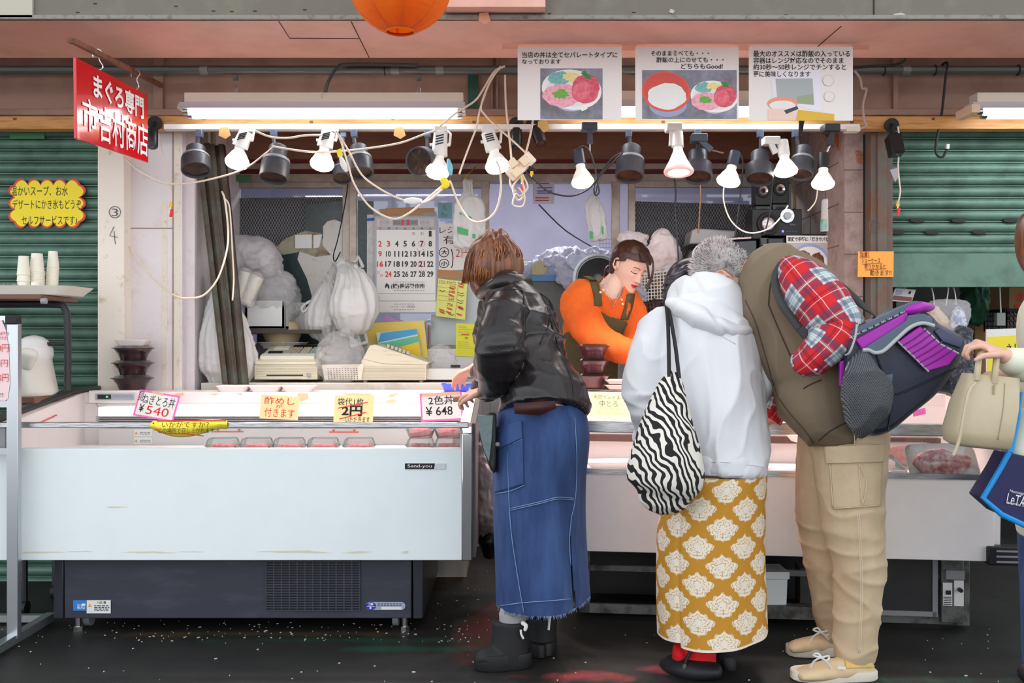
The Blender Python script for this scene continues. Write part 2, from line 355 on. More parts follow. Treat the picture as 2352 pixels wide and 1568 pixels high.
for y,z in ((5.0,1.8),(5.25,1.6),(5.0,1.4),(5.3,2.0),(5.25,1.2)): b.box((1.5745,y,z),(1.577,y+.006,z+.2))
S('trim_13',b,mat('mortar',(118,98,92),.9))
b=B().box((1.672,4.64,0),(1.775,4.80,2.15)).box((1.70,4.63,0),(1.745,4.645,2.15)); S('pillar_right',b,mat('weathered brown steel',(100,96,88),.6,n2=(112,76,56),ns=9,nlo=.45,nhi=.65),bevel=.003)
b=B(); stroke(b,pf(4.628),[(2008,508),(2008,530)],2); stroke(b,pf(4.628),[(2008+12*math.cos(t),519+15*math.sin(t)) for t in np.linspace(0,6.3,24)],1.8); b.build('lettering',PEN,bpy.data.objects['pillar_right'])
b=B().box((1.664,4.715,0),(1.676,4.73,2.12)); S('trim_14',b,BLK)
# back wall with windows
D=5.6; KX=D/F
def zz(y): return CH-(y-CY)*D/F
def xx(x): return (x-CX)*D/F
b=B().box((-1.6,D,zz(366)),(1.6,D+.04,2.62)); S('wall_back_upper',b,mat('brown plywood',(150,106,84),.6,n2=(134,92,72),ns=3,stretch=(1,1,6)))
b=B().box((-1.6,4.75,2.6),(1.6,5.64,2.64)); S('ceiling_inner',b,BRN)
b=B().box((-1.6,D-.004,zz(376)),(1.6,D+.03,zz(366))).box((-1.6,D-.004,zz(401)),(1.6,D+.03,zz(389))); S('trim_15',b,RED)
b=B().box((-1.6,D-.015,zz(389)),(1.6,D+.03,zz(376))).box((-1.6,D-.03,zz(419)),(1.6,D+.06,zz(401))); S('trim_16',b,ALU,bevel=.002)
def frame(name,bars,label):
    b=B()
    for i,(x0,y0,x1,y1,dd) in enumerate(bars): dd+=i*.0017; b.box((xx(x0),D-.02-dd,zz(y1)),(xx(x1),D+.02-dd,zz(y0)))
    return S(name,b,ALU,label,bevel=.002)
frame('window_1',[(500,419,808,432,0),(788,419,808,800,0),(500,432,512,800,0),(500,790,808,806,0)],'left sliding window sash frame')
frame('window_2',[(808,419,1125,434,.03),(806,419,822,800,.03),(1106,419,1124,800,.03),(808,792,1125,808,.03)],'middle sliding window sash frame')
frame('window_3',[(1404,419,1423,830,0),(1441,419,1457,830,.03),(1457,419,1760,433,.03)],'right sliding window sash frame')
b=B().box((-1.6,D-.05,0),(xx(1124),D+.06,zz(800))).box((xx(1406),D-.02,0),(1.6,D+.06,zz(820))).box((xx(1124),D,0),(xx(1406),D+.06,zz(900))); S('wall_back_lower',b,mat('pale dado',(196,200,198),.5,n2=(160,168,164),ns=5))
G1=glass('window glass',(240,244,246),.05)
for n,(x0,y0,x1,y1,dd) in enumerate([(512,432,788,790,0),(822,434,1106,792,.03),(1457,433,1760,830,.03)]):
    b=B().box((xx(x0),D-.002-dd,zz(y1)),(xx(x1),D+.002-dd,zz(y0))); S('window_%d'%(n+4),b,G1,'window pane of clear glass')
def film_mat(nm='quilted silver film',FQ=200,c1=(240,243,248),c2=(92,95,102),mt=.5):
    m=mat(nm,(110,112,116),.25 if mt else .7,mt); t=m.node_tree; N=t.nodes; L=t.links; p=N['Principled BSDF']
    tc=N.new('ShaderNodeTexCoord'); sp=N.new('ShaderNodeSeparateXYZ'); L.new(tc.outputs['Object'],sp.inputs[0]); hs=[]
    for s in(1,-1):
        a=N.new('ShaderNodeMath'); a.operation='MULTIPLY_ADD'; a.inputs[1].default_value=.55*s; L.new(sp.outputs[2],a.inputs[0]); L.new(sp.outputs[0],a.inputs[2])
        c=N.new('ShaderNodeMath'); c.operation='MULTIPLY'; c.inputs[1].default_value=FQ; L.new(a.outputs[0],c.inputs[0]); d=N.new('ShaderNodeMath'); d.operation='SINE'; L.new(c.outputs[0],d.inputs[0])
        e=N.new('ShaderNodeMath'); e.operation='ABSOLUTE'; L.new(d.outputs[0],e.inputs[0]); hs.append(e.outputs[0])
    f=N.new('ShaderNodeMath'); f.operation='MINIMUM'; L.new(hs[0],f.inputs[0]); L.new(hs[1],f.inputs[1])
    u=N.new('ShaderNodeBump'); u.inputs['Strength'].default_value=1; u.inputs['Distance'].default_value=.006; L.new(f.outputs[0],u.inputs['Height']); L.new(u.outputs[0],p.inputs['Normal'])
    r=N.new('ShaderNodeValToRGB'); r.color_ramp.elements[0].color=lin(c1); r.color_ramp.elements[0].position=.12; r.color_ramp.elements[1].color=lin(c2); r.color_ramp.elements[1].position=.35; L.new(f.outputs[0],r.inputs[0]); L.new(r.outputs[0],p.inputs['Base Color']); return m
FILM=film_mat()
fm=[((514,455),(788,452),(786,500),(740,520),(700,560),(664,590),(660,620),(590,640),(514,640))]
b=B().poly(fm[0],D-.006,.002); o=b.build('window_film',FILM); tag(o,'quilted silver insulating film stuck on the left window pane','window film')
b=B().poly([(1459,462),(1735,470),(1735,700),(1459,700)],D-.036,.002); o=b.build('window_film',FILM); tag(o,'dull quilted film covering the right window behind the speakers','window film')
DG=mat('dark green backing sheet',(30,50,52),.3,n2=(66,84,84),ns=14,nlo=.5,nhi=.75)
b=B().poly([(700,470),(788,460),(788,790),(590,790),(590,640),(625,585),(672,575),(664,560),(700,540)],D-.0085,.002); o=b.build('backing_sheet',DG); tag(o,'dark wrinkled sheet backing the lower left window pane','sheet')
WPAP=mat('torn white paper',(222,220,214),.7,n2=(196,190,170),ns=12,nlo=.55)
b=B().poly([(742,520),(752,508),(768,504),(790,512),(790,790),(735,790),(722,700),(705,640),(683,595),(690,570),(735,575),(742,545)],D-.011,.002); o=b.build('torn_paper',WPAP); tag(o,'large torn white paper pasted on the left window beside the frame','paper')
b=B().poly([(655,548),(700,530),(738,535),(742,565),(760,585),(725,590),(690,578),(650,585),(632,570)],D-.0125,.002); o=b.build('torn_paper',mat('yellowed paper',(168,166,140),.7,n2=(120,88,70),ns=10)); tag(o,'small yellowed torn paper scrap on the left window','paper')
b=B().poly([(678,540),(716,538),(716,570),(678,570)],D-.014,.002).poly([(720,540),(740,538),(733,568),(720,570)],D-.014,.002); o=b.build('window_reflection',mat('reflection white',(240,242,240),.5)); tag(o,'painted white reflection of a bright window on the left window pane','label')  # white patches stand for a bright window reflected in the glass
b=B().poly([(822,460),(858,462),(858,790),(822,790)],D-.034,.002); o=b.build('backing_sheet',DG); tag(o,'narrow dark sheet on the window beside the calendar','sheet')
b=B().poly([(990,722),(1104,718),(1104,792),(990,792)],D-.036,.002).poly([(1002,640),(1104,600),(1104,718),(1002,722)],D-.0355,.002); o=b.build('frosted_sheet',mat('frosted sheet',(206,218,222),.3)); tag(o,'pale frosted plastic sheet on the window under the price list','sheet')
# room behind the opening
b=B().box((-2.2,7.7,0),(2.2,7.76,2.7)).box((-2.2,5.7,2.66),(2.2,7.7,2.72)).box((-2.26,5.7,0),(-2.2,7.7,2.7)).box((2.2,5.7,0),(2.26,7.7,2.7)); S('wall_far',b,LAV)
L=bpy.data.lights.new('back_room_fill','AREA'); L.shape='RECTANGLE'; L.size=2.4; L.size_y=.3; L.energy=38; L.color=(1,.98,1)  # unseen area light added to brighten the lavender room
o=bpy.data.objects.new('back_room_fill',L); COL.objects.link(o); o.location=(0,6.6,2.6)
# store room behind the raised shutter
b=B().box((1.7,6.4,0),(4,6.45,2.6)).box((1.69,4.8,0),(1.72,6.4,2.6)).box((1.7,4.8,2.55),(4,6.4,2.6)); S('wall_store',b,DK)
# ================================================================ showcases
WHT=mat('white enamel',(240,249,250),.32,n2=(235,245,247),ns=3,coat=.1); INN=mat('case liner',(240,232,230),.4)
DGR=mat('charcoal enamel',(58,60,72),.35,n2=(74,76,88),ns=5,nlo=.5,nhi=.75,stretch=(1,1,4)); DK2=mat('black plastic',(26,26,30),.45); GRY=mat('grey plastic',(150,152,156),.45)
CLR=glass('clear glass',(250,252,252),.03); CLP=glass('clear plastic',(246,248,248),.10,.12)
PAPER=mat('white paper',(246,246,242),.6); INK=mat('black ink',(24,22,26),.7); REDI=mat('red ink',(214,44,36),.7); PINKC=mat('pink card',(250,112,196),.6); YEL=mat('yellow card',(252,232,60),.6); CRM=mat('cream card',(252,232,170),.6); ORT=mat('brown tape',(222,158,110),.5)
def zigzag(x0,y0,x1,y1,n,m,a):
    p=[]
    for i in range(n): p+=[(x0+(x1-x0)*i/n,y0),(x0+(x1-x0)*(i+.5)/n,y0-a)]
    for i in range(m): p+=[(x1,y0+(y1-y0)*i/m),(x1+a*.7,y0+(y1-y0)*(i+.5)/m)]
    for i in range(n): p+=[(x1-(x1-x0)*i/n,y1),(x1-(x1-x0)*(i+.5)/n,y1+a)]
    for i in range(m): p+=[(x0,y1-(y1-y0)*i/m),(x0-a*.7,y1-(y1-y0)*(i+.5)/m)]
    return p
def quadf(q,d):
    tl,tr,br,bl=[P(x,y,d) for x,y in q]; return (tl,((tr-tl)+(br-bl))/2,((bl-tl)+(br-tr))/2)
def sheet(name,label,cat,q,d,m,texts=(),group=None,border=None,strokes=(),thick=.0012,blobs=()):
    """flat card: q pixel corners (tl,tr,br,bl); texts (string,x0,y0,x1,y1,material,bold,rot) as fractions of the sheet"""
    fr=quadf(q,d); o,U,Vv=fr; n=U.cross(Vv).normalized(); n=-n if n.y>0 else n
    root=thing(name,label,cat,o+U*.5+Vv,group); b=B().prism([o,o+U,o+U+Vv,o+Vv],-n*thick); b.build('paper',m,root)
    if border: blob_b=B(); blob(blob_b,fr,border[0],.0006); blob_b.build('panel',border[1],root,label='inner printed panel')
    lay={}
    for s,x0,y0,x1,y1,mm,bold,rot in texts: 
        lay.setdefault(mm.name,(B(),mm)); text(lay[mm.name][0],s,fr,x0,y0,x1,y1,bold,0,.0016)
    for pts,w,mm in strokes: lay.setdefault(mm.name,(B(),mm)); stroke_f(lay[mm.name][0],fr,pts,w)
    for b2,mm in lay.values(): b2.build('lettering',mm,root,label=mm.name.replace(' ink','')+' lettering')
    for i,(pts,mm) in enumerate(blobs):
        bb=B(); blob(bb,fr,pts,.0009+.0002*i); bb.build('print',mm,root)
    return root
def stroke_f(b,fr,pts,w):                                    # fractions along, width in metres
    o,U,Vv=fr; lu,lv=U.length,Vv.length; stroke(b,(o,U/lu,Vv/lv),[(x*lu,y*lv) for x,y in pts],w,.0017)
X0,X1=-2.0,-.19; YF=3.79
case=thing('refrigerated_display_case','long white open-top display case with charcoal base and Send-you nameplate','display case',(-1.0,4.2,0))
b=B().box((X0,YF,.307),(X1,YF+.04,.733)); b.build('front_panel',WHT,case,bevel=.003)
b=B(); fr=pf(YF)
for x,y,w,h in [(100,1268,90,4),(180,1266,60,3),(340,1268,120,4),(440,1267,60,3),(690,1267,150,5),(820,1268,60,4),(930,1268,16,6)]:
    blob(b,fr,oval(x,y,w/2,h/2,18,.5),.0006)
for x,y,w,h in [(265,1164,45,3)]: blob(b,fr,oval(x,y,w/2,h/2,18,.5),.0006)
b.build('stain',mat('yellow stain',(224,216,190),.6),case,label='faint yellowish stains low on the panel')
b=B().box((X1,YF-.006,.307),(-.152,YF+.05,.79)); 
b.prism([V((X1,YF-.006+.012*(1-math.cos(a)),.79+.04*math.sin(a))) for a in (0,.5,1.0,1.57)]+[V((X1,YF+.05,.83)),V((X1,YF+.05,.79))],(.038,0,0)); b.build('end_cap',CHROME,case,bevel=.003,label='scuffed chrome corner strip')
prof=[(YF+.04,.31),(4.73,.31),(4.73,.912),(4.46,.906),(YF+.03,.826)]
b=B().prism([V((-.158,y,z)) for y,z in prof],(.018,0,0)); b.build('side_panel',mat('grey side plastic',(112,110,112),.35),case)
for x in (-.20,-1.97): B().prism([V((x,y,z)) for y,z in prof],(.04,0,0)).build('liner_side',INN,case)
b=B().box((X0,YF+.04,.62),(-.16,4.6,.68)).box((X0,4.5,.68),(-.16,4.56,.86)); b.build('liner',INN,case)
b=B().box((X0+.06,4.50,.86),(-.155,4.735,.91)); b.build('rear_ledge',mat('cream ledge',(240,226,222),.35),case,bevel=.004)
b=B(); a=P(230,955,4.42); c=P(1062,934,4.42); b.box((a.x,4.40,a.z),(c.x,4.51,c.z)); b.build('lamp_cover',mat('lit lamp cover',(252,252,250),.4,emit=.35),case,label='white light strip under the ledge')
b=B()
for y in (956,960,964,968): a=P(222,y+2,4.47); c=P(1064,y,4.47); b.box((a.x,4.46,a.z),(c.x,4.5,c.z))
b.build('air_vent',mat('grey vent slats',(164,166,168),.4),case)
b=B(); a=P(228,1040,4.44); c=P(1040,984,4.44); b.box((a.x,4.435,a.z),(c.x,4.45,c.z)); b.build('rear_liner_panel',mat('pale liner panel',(216,214,212),.3,.2),case)
b=B().box((X0,YF-.012,.812),(-.165,YF+.012,.833)); b.build('top_rail',STEEL,case,bevel=.003)
b=B().box((-1.925,YF+.001,.733),(X1,YF+.006,.815)); b.build('front_glass',CLR,case)
b=B().box((-1.955,YF-.004,.733),(-1.928,YF+.02,.812)); b.build('corner_post',GRY,case)
b=B().tube([(-1.985,YF,.835),(-1.95,4.42,.925),(-1.93,4.72,.922)],[.014,.016,.012],6); b.build('side_trim',mat('dark rail',(52,54,54),.35),case)
cp=B().pbox(203,897,318,926,4.44,.06).build('control_panel',mat('ivory plastic',(228,224,220),.4),case,bevel=.004)
b=B().pbox(219,904,307,918,4.435,.006); b.build('fascia',mat('silver fascia',(170,178,192),.35,.3),cp); b=B().pbox(224,906,254,916,4.431,.005); b.build('display',DK2,cp)
b=B().pbox(243,909,248,913,4.4295,.002); b.build('indicator',mat('green led',(60,200,90),.4,emit=1.5),cp)
b=B()
for i in range(5): b.pbox(259+i*9,908,265+i*9,912,4.432,.004)
b.build('button',GRY,cp)
b=B(); b.tube([P(221,926,4.44),P(224,932,4.43),P(230,938,4.42)],.002,6); b.build('bracket',STEEL,case)
base=B().box((-1.745,3.88,.061),(-.392,4.66,.31)).build('base',DGR,case,bevel=.004)
for x in (-1.79,-.387): B().box((x,3.885,.058),(x+.04,4.66,.31)).build('base_side',mat('base end panel',(46,48,56),.3),case,bevel=.004)
b=B().pbox(611,1289,826,1401,3.8775,.004); g=b.build('grille',mat('grille backing',(30,30,32),.8),base)
b=B(); nx,ny=12,19; a=P(611,1401,3.874); c=P(826,1289,3.874); w=(c.x-a.x)/nx; h=(c.z-a.z)/ny
for j in range(ny+1): b.box((a.x,3.872,a.z+h*j-h*.26),(c.x,3.8785,a.z+h*j+h*.26))
for i in range(nx+1): b.box((a.x+w*i-w*.09,3.8722,a.z),(a.x+w*i+w*.09,3.8785,c.z))
b.build('grille_bars',DGR,base)
for x in (180,930):
    X,d=(x-CX)*3.93/F,3.93; f=B().tube([(X,d,.01),(X,d,.09)],.012,12).build('foot',STEEL,case); B().tube([(X,d,0),(X,d,.018)],.019,6).build('foot_pad',STEEL,f)
for x in (205,910):
    X=(x-CX)*4.0/F; B().tube([(X-.012,4.0,.035),(X+.012,4.0,.035)],.035,14).build('caster',GRY,case)
def label_on(parent,name,rect,d,m,label,inkm=None,rows=0,items=()):
    o=B().pbox(*rect,d,.002).build(name,m,parent,label=label); fr=pf(d); x0,y0,x1,y1=rect
    if inkm:
        b=B()
        for i in range(rows):
            y=y0+(y1-y0)*(.42+.5*i/rows); x=x0+(x1-x0)*.32
            while x<x1-5:
                w=random.uniform(3,9); stroke(b,fr,[(x,y),(min(x+w,x1-3),y)],(y1-y0)*.06,.0006); x+=w+2
        b.build('lettering',inkm,o)
    return o
BLU=mat('blue label',(46,134,214),.5); WT=mat('label white',(238,238,236),.5)
o=label_on(base,'sticker',(168,1378,198,1402),3.877,BLU,'small blue notice sticker',WT,4)
b=B(); fr=pf(3.877); blob(b,fr,oval(192,1388,5,3),.0008); b.build('emblem',WT,o)
o=label_on(base,'sticker',(199,1378,254,1408),3.876,WT,'white caution sticker with warning triangle',INK,4)
b=B(); fr=pf(3.876); text(b,'注 意',fr,228,1380,244,1386,.01); b.build('lettering',INK,o)
b=B(); blob(b,fr,[(206.5,1385),(211,1393),(202,1393)],.001); blob(b,fr,[(225,1380),(227.5,1385),(222.5,1385)],.001); b.build('warning_triangle',mat('warning yellow',(232,176,40),.5),o)
b=B(); blob(b,fr,oval(849+0,1391,12,9)); o2=None
o=B(); q=[(840+9*(1-math.cos(t)),1391-9*math.sin(t)) for t in np.linspace(-1.57,1.57,9)][::1]
q=[(849-9*math.sin(t),1391-9*math.cos(t)) for t in np.linspace(0,PI,9)]+[(922+9*math.sin(t),1391+9*math.cos(t)) for t in np.linspace(0,PI,9)]
pl=B().poly(q,3.877,.002).build('rating_plate',mat('silver label',(176,182,196),.4,.2),base,label='rounded silver service plate')
b=B(); blob(b,pf(3.877),oval(852,1391,12,9),.0008); b.build('disc',mat('label blue',(44,52,190),.5),pl)
b=B(); text(b,'3',pf(3.877),846,1384,858,1389.5,.03,lift=.0016); stroke(b,pf(3.877),[(843,1391.5),(862,1391.5)],1.2,.0016); text(b,'1',pf(3.877),849,1393,853,1398,.03,lift=.0016); b.build('lettering',WT,pl)
b=B(); stroke(b,pf(3.877),[(876,1396),(922,1396)],6,.0008); b.build('label_band',WT,pl)
b=B(); 
for y in (1386,1390): 
    for x in range(868,922,7): stroke(b,pf(3.877),[(x,y),(x+5,y)],1.6,.0009)
b.build('fine_print',mat('label ink blue',(70,80,150),.6),pl)
npl=B().pbox(930,1064,1023,1077,YF-.004,.004).build('nameplate',mat('nameplate silver',(206,214,220),.35,.3),case)
b=B(); blob(b,pf(YF-.004),[(930,1064),(999,1064),(997,1077),(930,1077)],.0005); b.build('plate_field',INK,npl)
b=B(); text(b,'Send-you',pf(YF-.004),936,1066,992,1075.5,.006,lift=.0012); b.build('lettering',WT,npl)
def loadline(x0,y0,x1,y1,d,par):
    b=B(); fr=pf(d); stroke(b,fr,[(x0,y0),(x1,y1)],2.6,.002)
    for t in(.15,.85):
        x,y=x0+(x1-x0)*t,y0+(y1-y0)*t; blob(b,fr,[(x-4,y-6),(x+4,y-6),(x,y)],.002)
    b.build('load_line',mat('load line red',(214,84,78),.6),par,label='red load line mark')
loadline(756,992,824,992,4.434,case); loadline(490,991,560,991,4.434,case)
b=B(); Xl=-1.928
for t in range(8):
    y=4.02+t*.025; b.box((Xl,y,.80+t*.0035),(Xl+.001,y+.022,.806+t*.0035))
b.build('load_line',mat('load line red',(214,84,78),.6),case,label='red load line mark on the side wall')
for x,y in [(308,986),(308,1004)]:
    o=label_on(case,'sticker',(x,y,x+41,y+15),4.433,WT,'small white caution label',INK,3); b=B(); blob(b,pf(4.433),[(x+5,y+4),(x+9,y+11),(x+1,y+11)],.001); b.build('warning_triangle',mat('warning yellow',(232,176,40),.5),o)
TP=mat('peeled tape',(238,186,150),.5)
b=B(); fr=pf(4.498)
for q in [[(683,904),(706,903),(708,916),(690,921)],[(402,905),(420,901),(424,905),(410,912)],[(896,905),(914,904),(905,910),(893,913)],[(784,902),(850,904),(856,908),(800,909)],[(880,920),(912,918),(900,926)],[(482,905),(500,902),(496,907)],[(540,903),(556,903),(554,907)]]: blob(b,fr,q,.003)
b.build('tape_scrap',TP,case,label='torn scraps of brown tape')
# price cards of the first case
G='handwritten price cards'
IR=lambda a=.05,c=.08:zigzag(a,c,1-a,1-c,22,14,.03)
sheet('price_card','tilted pink-edged card reading ¥540 at the left of the long case','price card',[(322,894),(411,912),(397,969),(302,956)],4.385,PINKC,
 [('ねぎとろ丼',.12,.12,.93,.50,INK,0,0),('¥',.10,.52,.22,.82,INK,.01,0),('540',.28,.54,.84,.86,REDI,0,0),('自家製',.02,.02,.13,.42,INK,0,0)],G,(IR(),PAPER),[([(.3,.02),(.6,.04)],.010,TP)])
sheet('price_card','cream card with red writing about vinegared rice that comes along','price card',[(600,906),(689,910),(684,965),(597,959)],4.385,CRM,
 [('酢めし',.10,.06,.88,.38,REDI,-.004,0),('が',.40,.38,.58,.52,REDI,0,0),('付きます',.12,.54,.90,.92,REDI,-.004,0)],G)
sheet('price_card','cream card with a bold 2円 between red lines for a bag','price card',[(769,907),(859,907),(856,973),(765,971)],4.385,CRM,
 [('袋代1枚',.08,.10,.74,.36,INK,0,0),('2円',.20,.36,.72,.74,INK,.03,0),('いただきます',.30,.76,.92,.97,INK,0,0)],G,None,[([(.1,.46),(.85,.24)],.004,REDI),([(.15,.84),(.82,.60)],.004,REDI)])
sheet('price_card','pink-edged card reading ¥648 at the right end of the long case','price card',[(964,904),(1060,902),(1064,964),(967,971)],4.38,PINKC,
 [('2色丼',.20,.10,.80,.42,INK,.006,0),('¥ 648',.12,.48,.76,.80,INK,.008,0)],G,(IR(),PAPER),[([(.05,.05),(.95,.04)],.014,TP)])
fl_=B(); ff=lambda u,v:P(352+170*u-8*math.sin(3*v)*(1-u),966+(20+16*math.sin(PI*min(u*1.1,1)))*v+3*math.sin(6*u),3.772-.02*math.sin(PI*v)+.015*(u>.85)*(u-.85)*6)
fy=thing('curled_notice','curled yellow notice with red edge stuck over the front rail','notice',P(440,1000,3.77)); fl_.grid(ff,24,8); o=fl_.build('paper',YEL,fy,solid=.001)
b=B(); fr=pf(3.747); text(b,'いかがですか？',fr,372,968,480,981,0); text(b,'この場所で召し上がれます',fr,364,982,492,995,0); b.build('lettering',INK,fy)
b=B(); 
stroke(b,pf(3.757),[(360,967),(420,966),(520,966)],3,.002); stroke(b,pf(3.757),[(352,970),(358,984),(372,993)],4,.002); stroke(b,pf(3.757),[(376,995),(430,996),(468,1001)],2.5,.002); b.build('red_edge',mat('red card edge',(222,62,40),.6),fy)
# packs of minced tuna
MEAT=mat('minced tuna',(232,110,116),.45,n2=(246,176,176),ns=38,nlo=.4,nhi=.7,bump=.6,bs=70)
def pack(name,label,c,w,dp,h,rz,group,m=MEAT,clear=True,cat='food pack'):
    root=thing(name,label,cat,c,group); x,y,z=c; R=Matrix.Translation(c)@Matrix.Rotation(rz,4,'Z')
    T=lambda a:R@V(a)
    def rr(k,zz): return [T((w*k*sgp(math.cos(a),.4)*.5,dp*k*sgp(math.sin(a),.4)*.5,zz)) for a in np.linspace(0,2*PI,20,endpoint=False)]
    B().rings([rr(.80,.0),rr(.84,.002),rr(1.0,h*.5),rr(1.08,h*.52)],False).build('tray',CLP if clear else PAPER,root,solid=.0008)
    b=B(); b.rings([rr(.6,.004),rr(.76,h*.22),rr(.8,h*.38),rr(.66,h*.55),rr(.3,h*.62)]); mo=b.build('filling',m,root)
    for v in mo.data.vertices: v.co+=noise.noise_vector(v.co*60)*.006
    B().rings([rr(1.08,h*.53),rr(1.0,h*.55),rr(.9,h*.9),rr(.82,h)],True).build('lid',CLP,root)
    return root
for i,x in enumerate((512,590,665,743,825)):
    nm=['leftmost pack','second pack','middle pack','fourth pack','last pack'][i]
    pack('tuna_pack',f'clear {nm} of minced tuna in the row behind the front glass',P(x,1040,4.1)+V((0,0,0)),.128,.10,.062,random.uniform(-.05,.05),'packs of minced tuna')
for i,x in enumerate((966,1030)):
    for j in(0,1): pack('tuna_pack',f"clear {'upper' if j else 'lower'} pack of the {'left' if i==0 else 'right'} stacked pair under the ¥648 card",P(x,1040,4.1)+V((0,.01*j,.062*j+.002)),.115,.10,.06,.05*j,'stacked packs of minced tuna')
# things on the rear ledge
WTR=mat('white foam tray',(248,238,236),.55); LID=CLP
def foam_tray(name,label,c,w,dp,h,group,m=WTR,rz=0,cat='tray',mk=None):
    R=Matrix.Translation(c)@Matrix.Rotation(rz,4,'Z'); rr=lambda k,z:[R@V((w*.5*k*sgp(math.cos(a),.35),dp*.5*k*sgp(math.sin(a),.35),z)) for a in np.linspace(0,2*PI,24,endpoint=False)]
    b=B().rings([rr(.62,.006),rr(.66,.006),rr(.94,h-.001),rr(1,h),rr(1,h-.003),rr(.96,h-.004),rr(.74,0),rr(.3,0)],True,mi=0)
    o=b.build(name,m,None); return tag(o,label,cat,group)
for i,x in enumerate((539,613,688)): foam_tray('foam_tray',f"pale pink foam tray on the case ledge, {['left','middle','right'][i]} of three before the till",P(x,900,4.6),px(77,4.6),.12,px(15,4.6),'foam trays on the ledge')
BOWL=mat('dark lacquer plastic',(40,28,32),.18,n2=(62,34,40),ns=6,coat=.3); BOWR=mat('red-lit lacquer plastic',(96,40,50),.22,coat=.3)  # second bowl colour: red-brown with the reddish lamp light put in
def bowl(name,label,c,r,h,group,m):
    root=thing(name,label,'bowl',c,group); A=V(c); T=lambda t:A+V((0,0,t))
    B().lathe(A,A+V((0,0,h)),[(0,r*.35),(0,r*.66),(.06,r*.68),(.55,r*.80),(.6,r*.84),(.93,r*1.0),(1.0,r*1.04),(1.0,r*.98)],32).build('bowl_body',m,root)
    B().lathe(A+V((0,0,h)),A+V((0,0,h*1.05)),[(0,r*1.02),(0,r*1.12),(1,r*1.12),(1,r)],32).build('rim',DK2,root)
    B().lathe(A+V((0,0,h*1.06)),A+V((0,0,h*1.26)),[(0,r*1.1),(.1,r),(.75,r*.9),(1,r*.8),(.6,r*.62),(.6,0)],32).build('lid',LID,root); return root
for i,y in enumerate((896,861,827)): bowl('takeaway_bowl',f"black lidded rice bowl, {['lowest','middle','uppermost'][i]} of the stack by the cream post",P(304+i*1.2,y,4.6),px(42,4.6),px(27,4.6),'black rice bowls stacked by the post',BOWL)
foam_tray('foam_tray','small white foam tray lying on top of the black bowl stack',P(307,795,4.6),px(76,4.6),.11,px(15,4.6),None)
for i,y in enumerate((889,855,822)): bowl('takeaway_bowl',f"red-lit dark lidded bowl, {['lowest','middle','uppermost'][i]} of the stack before the woman in orange",P(1362,y,4.62),px(36,4.62),px(26,4.62),'red-lit dark bowls before the shop assistant',BOWR)
ct=foam_tray('coin_tray','blue plastic coin tray at the right end of the long case','px',(0,0,0),1,1,None) if False else foam_tray('coin_tray','blue plastic coin tray on the ledge under the reaching hand',P(1049,900,4.56),px(72,4.56),.13,px(20,4.56),None,mat('blue plastic',(72,104,226),.3))
b=B().prism([P(1022,883,4.56),P(1052,871,4.60),P(1068,880,4.58),P(1034,887,4.53)],(0,.002,.0006)); o=b.build('banknote',mat('brown banknote',(164,132,84),.7,n2=(84,64,40),ns=60,nlo=.45,nhi=.6)); tag(o,'brown folded banknote lying in the blue coin tray','banknote')
# ---------------------------------------------------------------- second case, turned a little
O2=V((.30,3.94,0)); u2=V((1.543,-.19,0)).normalized(); v2=V((-u2.y,u2.x,0))
def Q(u,v,z): return O2+u2*u+v2*v+V((0,0,z))
def qb(b,u0,v0,z0,u1,v1,z1): return b.obox(Q((u0+u1)/2,(v0+v1)/2,(z0+z1)/2),u2*(u1-u0)/2,v2*(v1-v0)/2,V((0,0,(z1-z0)/2)))
c2=thing('meat_display_case','white open display case lit pink behind the hooded woman, its frame exposed below','display case',Q(.7,.4,0))
WH2=mat('scuffed white panel',(250,246,246),.3,n2=(244,240,240),ns=4,coat=.1)
qb(B(),-.14,0,.31,1.53,.03,.622).build('front_panel',WH2,c2,bevel=.003)
qb(B(),-.14,-.004,.618,1.53,.03,.638).build('lower_rail',STEEL,c2); qb(B(),-.14,.004,.638,1.53,.009,.785).build('front_glass',CLR,c2)
qb(B(),-.14,-.008,.781,1.56,.012,.827).build('top_rail',STEEL,c2,bevel=.003)
pf2=[(.03,.31),(.86,.31),(.86,.91),(.56,.905),(.01,.827)]
for u,w in ((-.16,.03),(1.53,.03)): B().prism([Q(u,v,z) for v,z in pf2],u2*w).build('liner_side',INN,c2)
B().tube([Q(1.545,.0,.83),Q(1.545,.56,.915),Q(1.545,.86,.915)],.014,6).build('side_trim',mat('dark rail',(52,54,54),.35),c2)
b=qb(B(),-.15,.03,.52,1.54,.62,.60); qb(b,-.15,.60,.6,1.54,.64,.86); b.build('liner',INN,c2)
qb(B(),-.15,.60,.855,1.55,.86,.91).build('rear_ledge',mat('cream ledge',(240,226,222),.35),c2,bevel=.004)
qb(B(),-.1,.56,.69,1.5,.60,.72).build('shelf_lip',mat('dark groove',(92,60,54),.5),c2)
FRM=mat('greasy steel frame',(112,114,112),.5,.4,n2=(70,66,60),ns=14)
b=B(); qb(b,-.05,.19,.015,1.5,.21,.055); qb(b,-.05,.19,.19,1.5,.21,.215); qb(b,-.05,.19,.015,.0,.25,.30); qb(b,1.45,.185,.015,1.5,.25,.31); qb(b,-.05,.7,.015,1.5,.74,.31); b.build('base_frame',FRM,c2,bevel=.002)
qb(B(),-.05,.5,.02,1.5,.54,.31).build('base_back',DK2,c2)
qb(B(),1.12,.175,.06,1.36,.19,.30).build('condenser_cover',mat('black mesh panel',(40,40,42),.6,n2=(54,52,50),ns=5),c2,bevel=.006)
b=B(); qb(b,1.355,.17,.05,1.375,.2,.30); qb(b,1.11,.17,.05,1.37,.2,.07); b.build('cover_frame',GRY,c2)
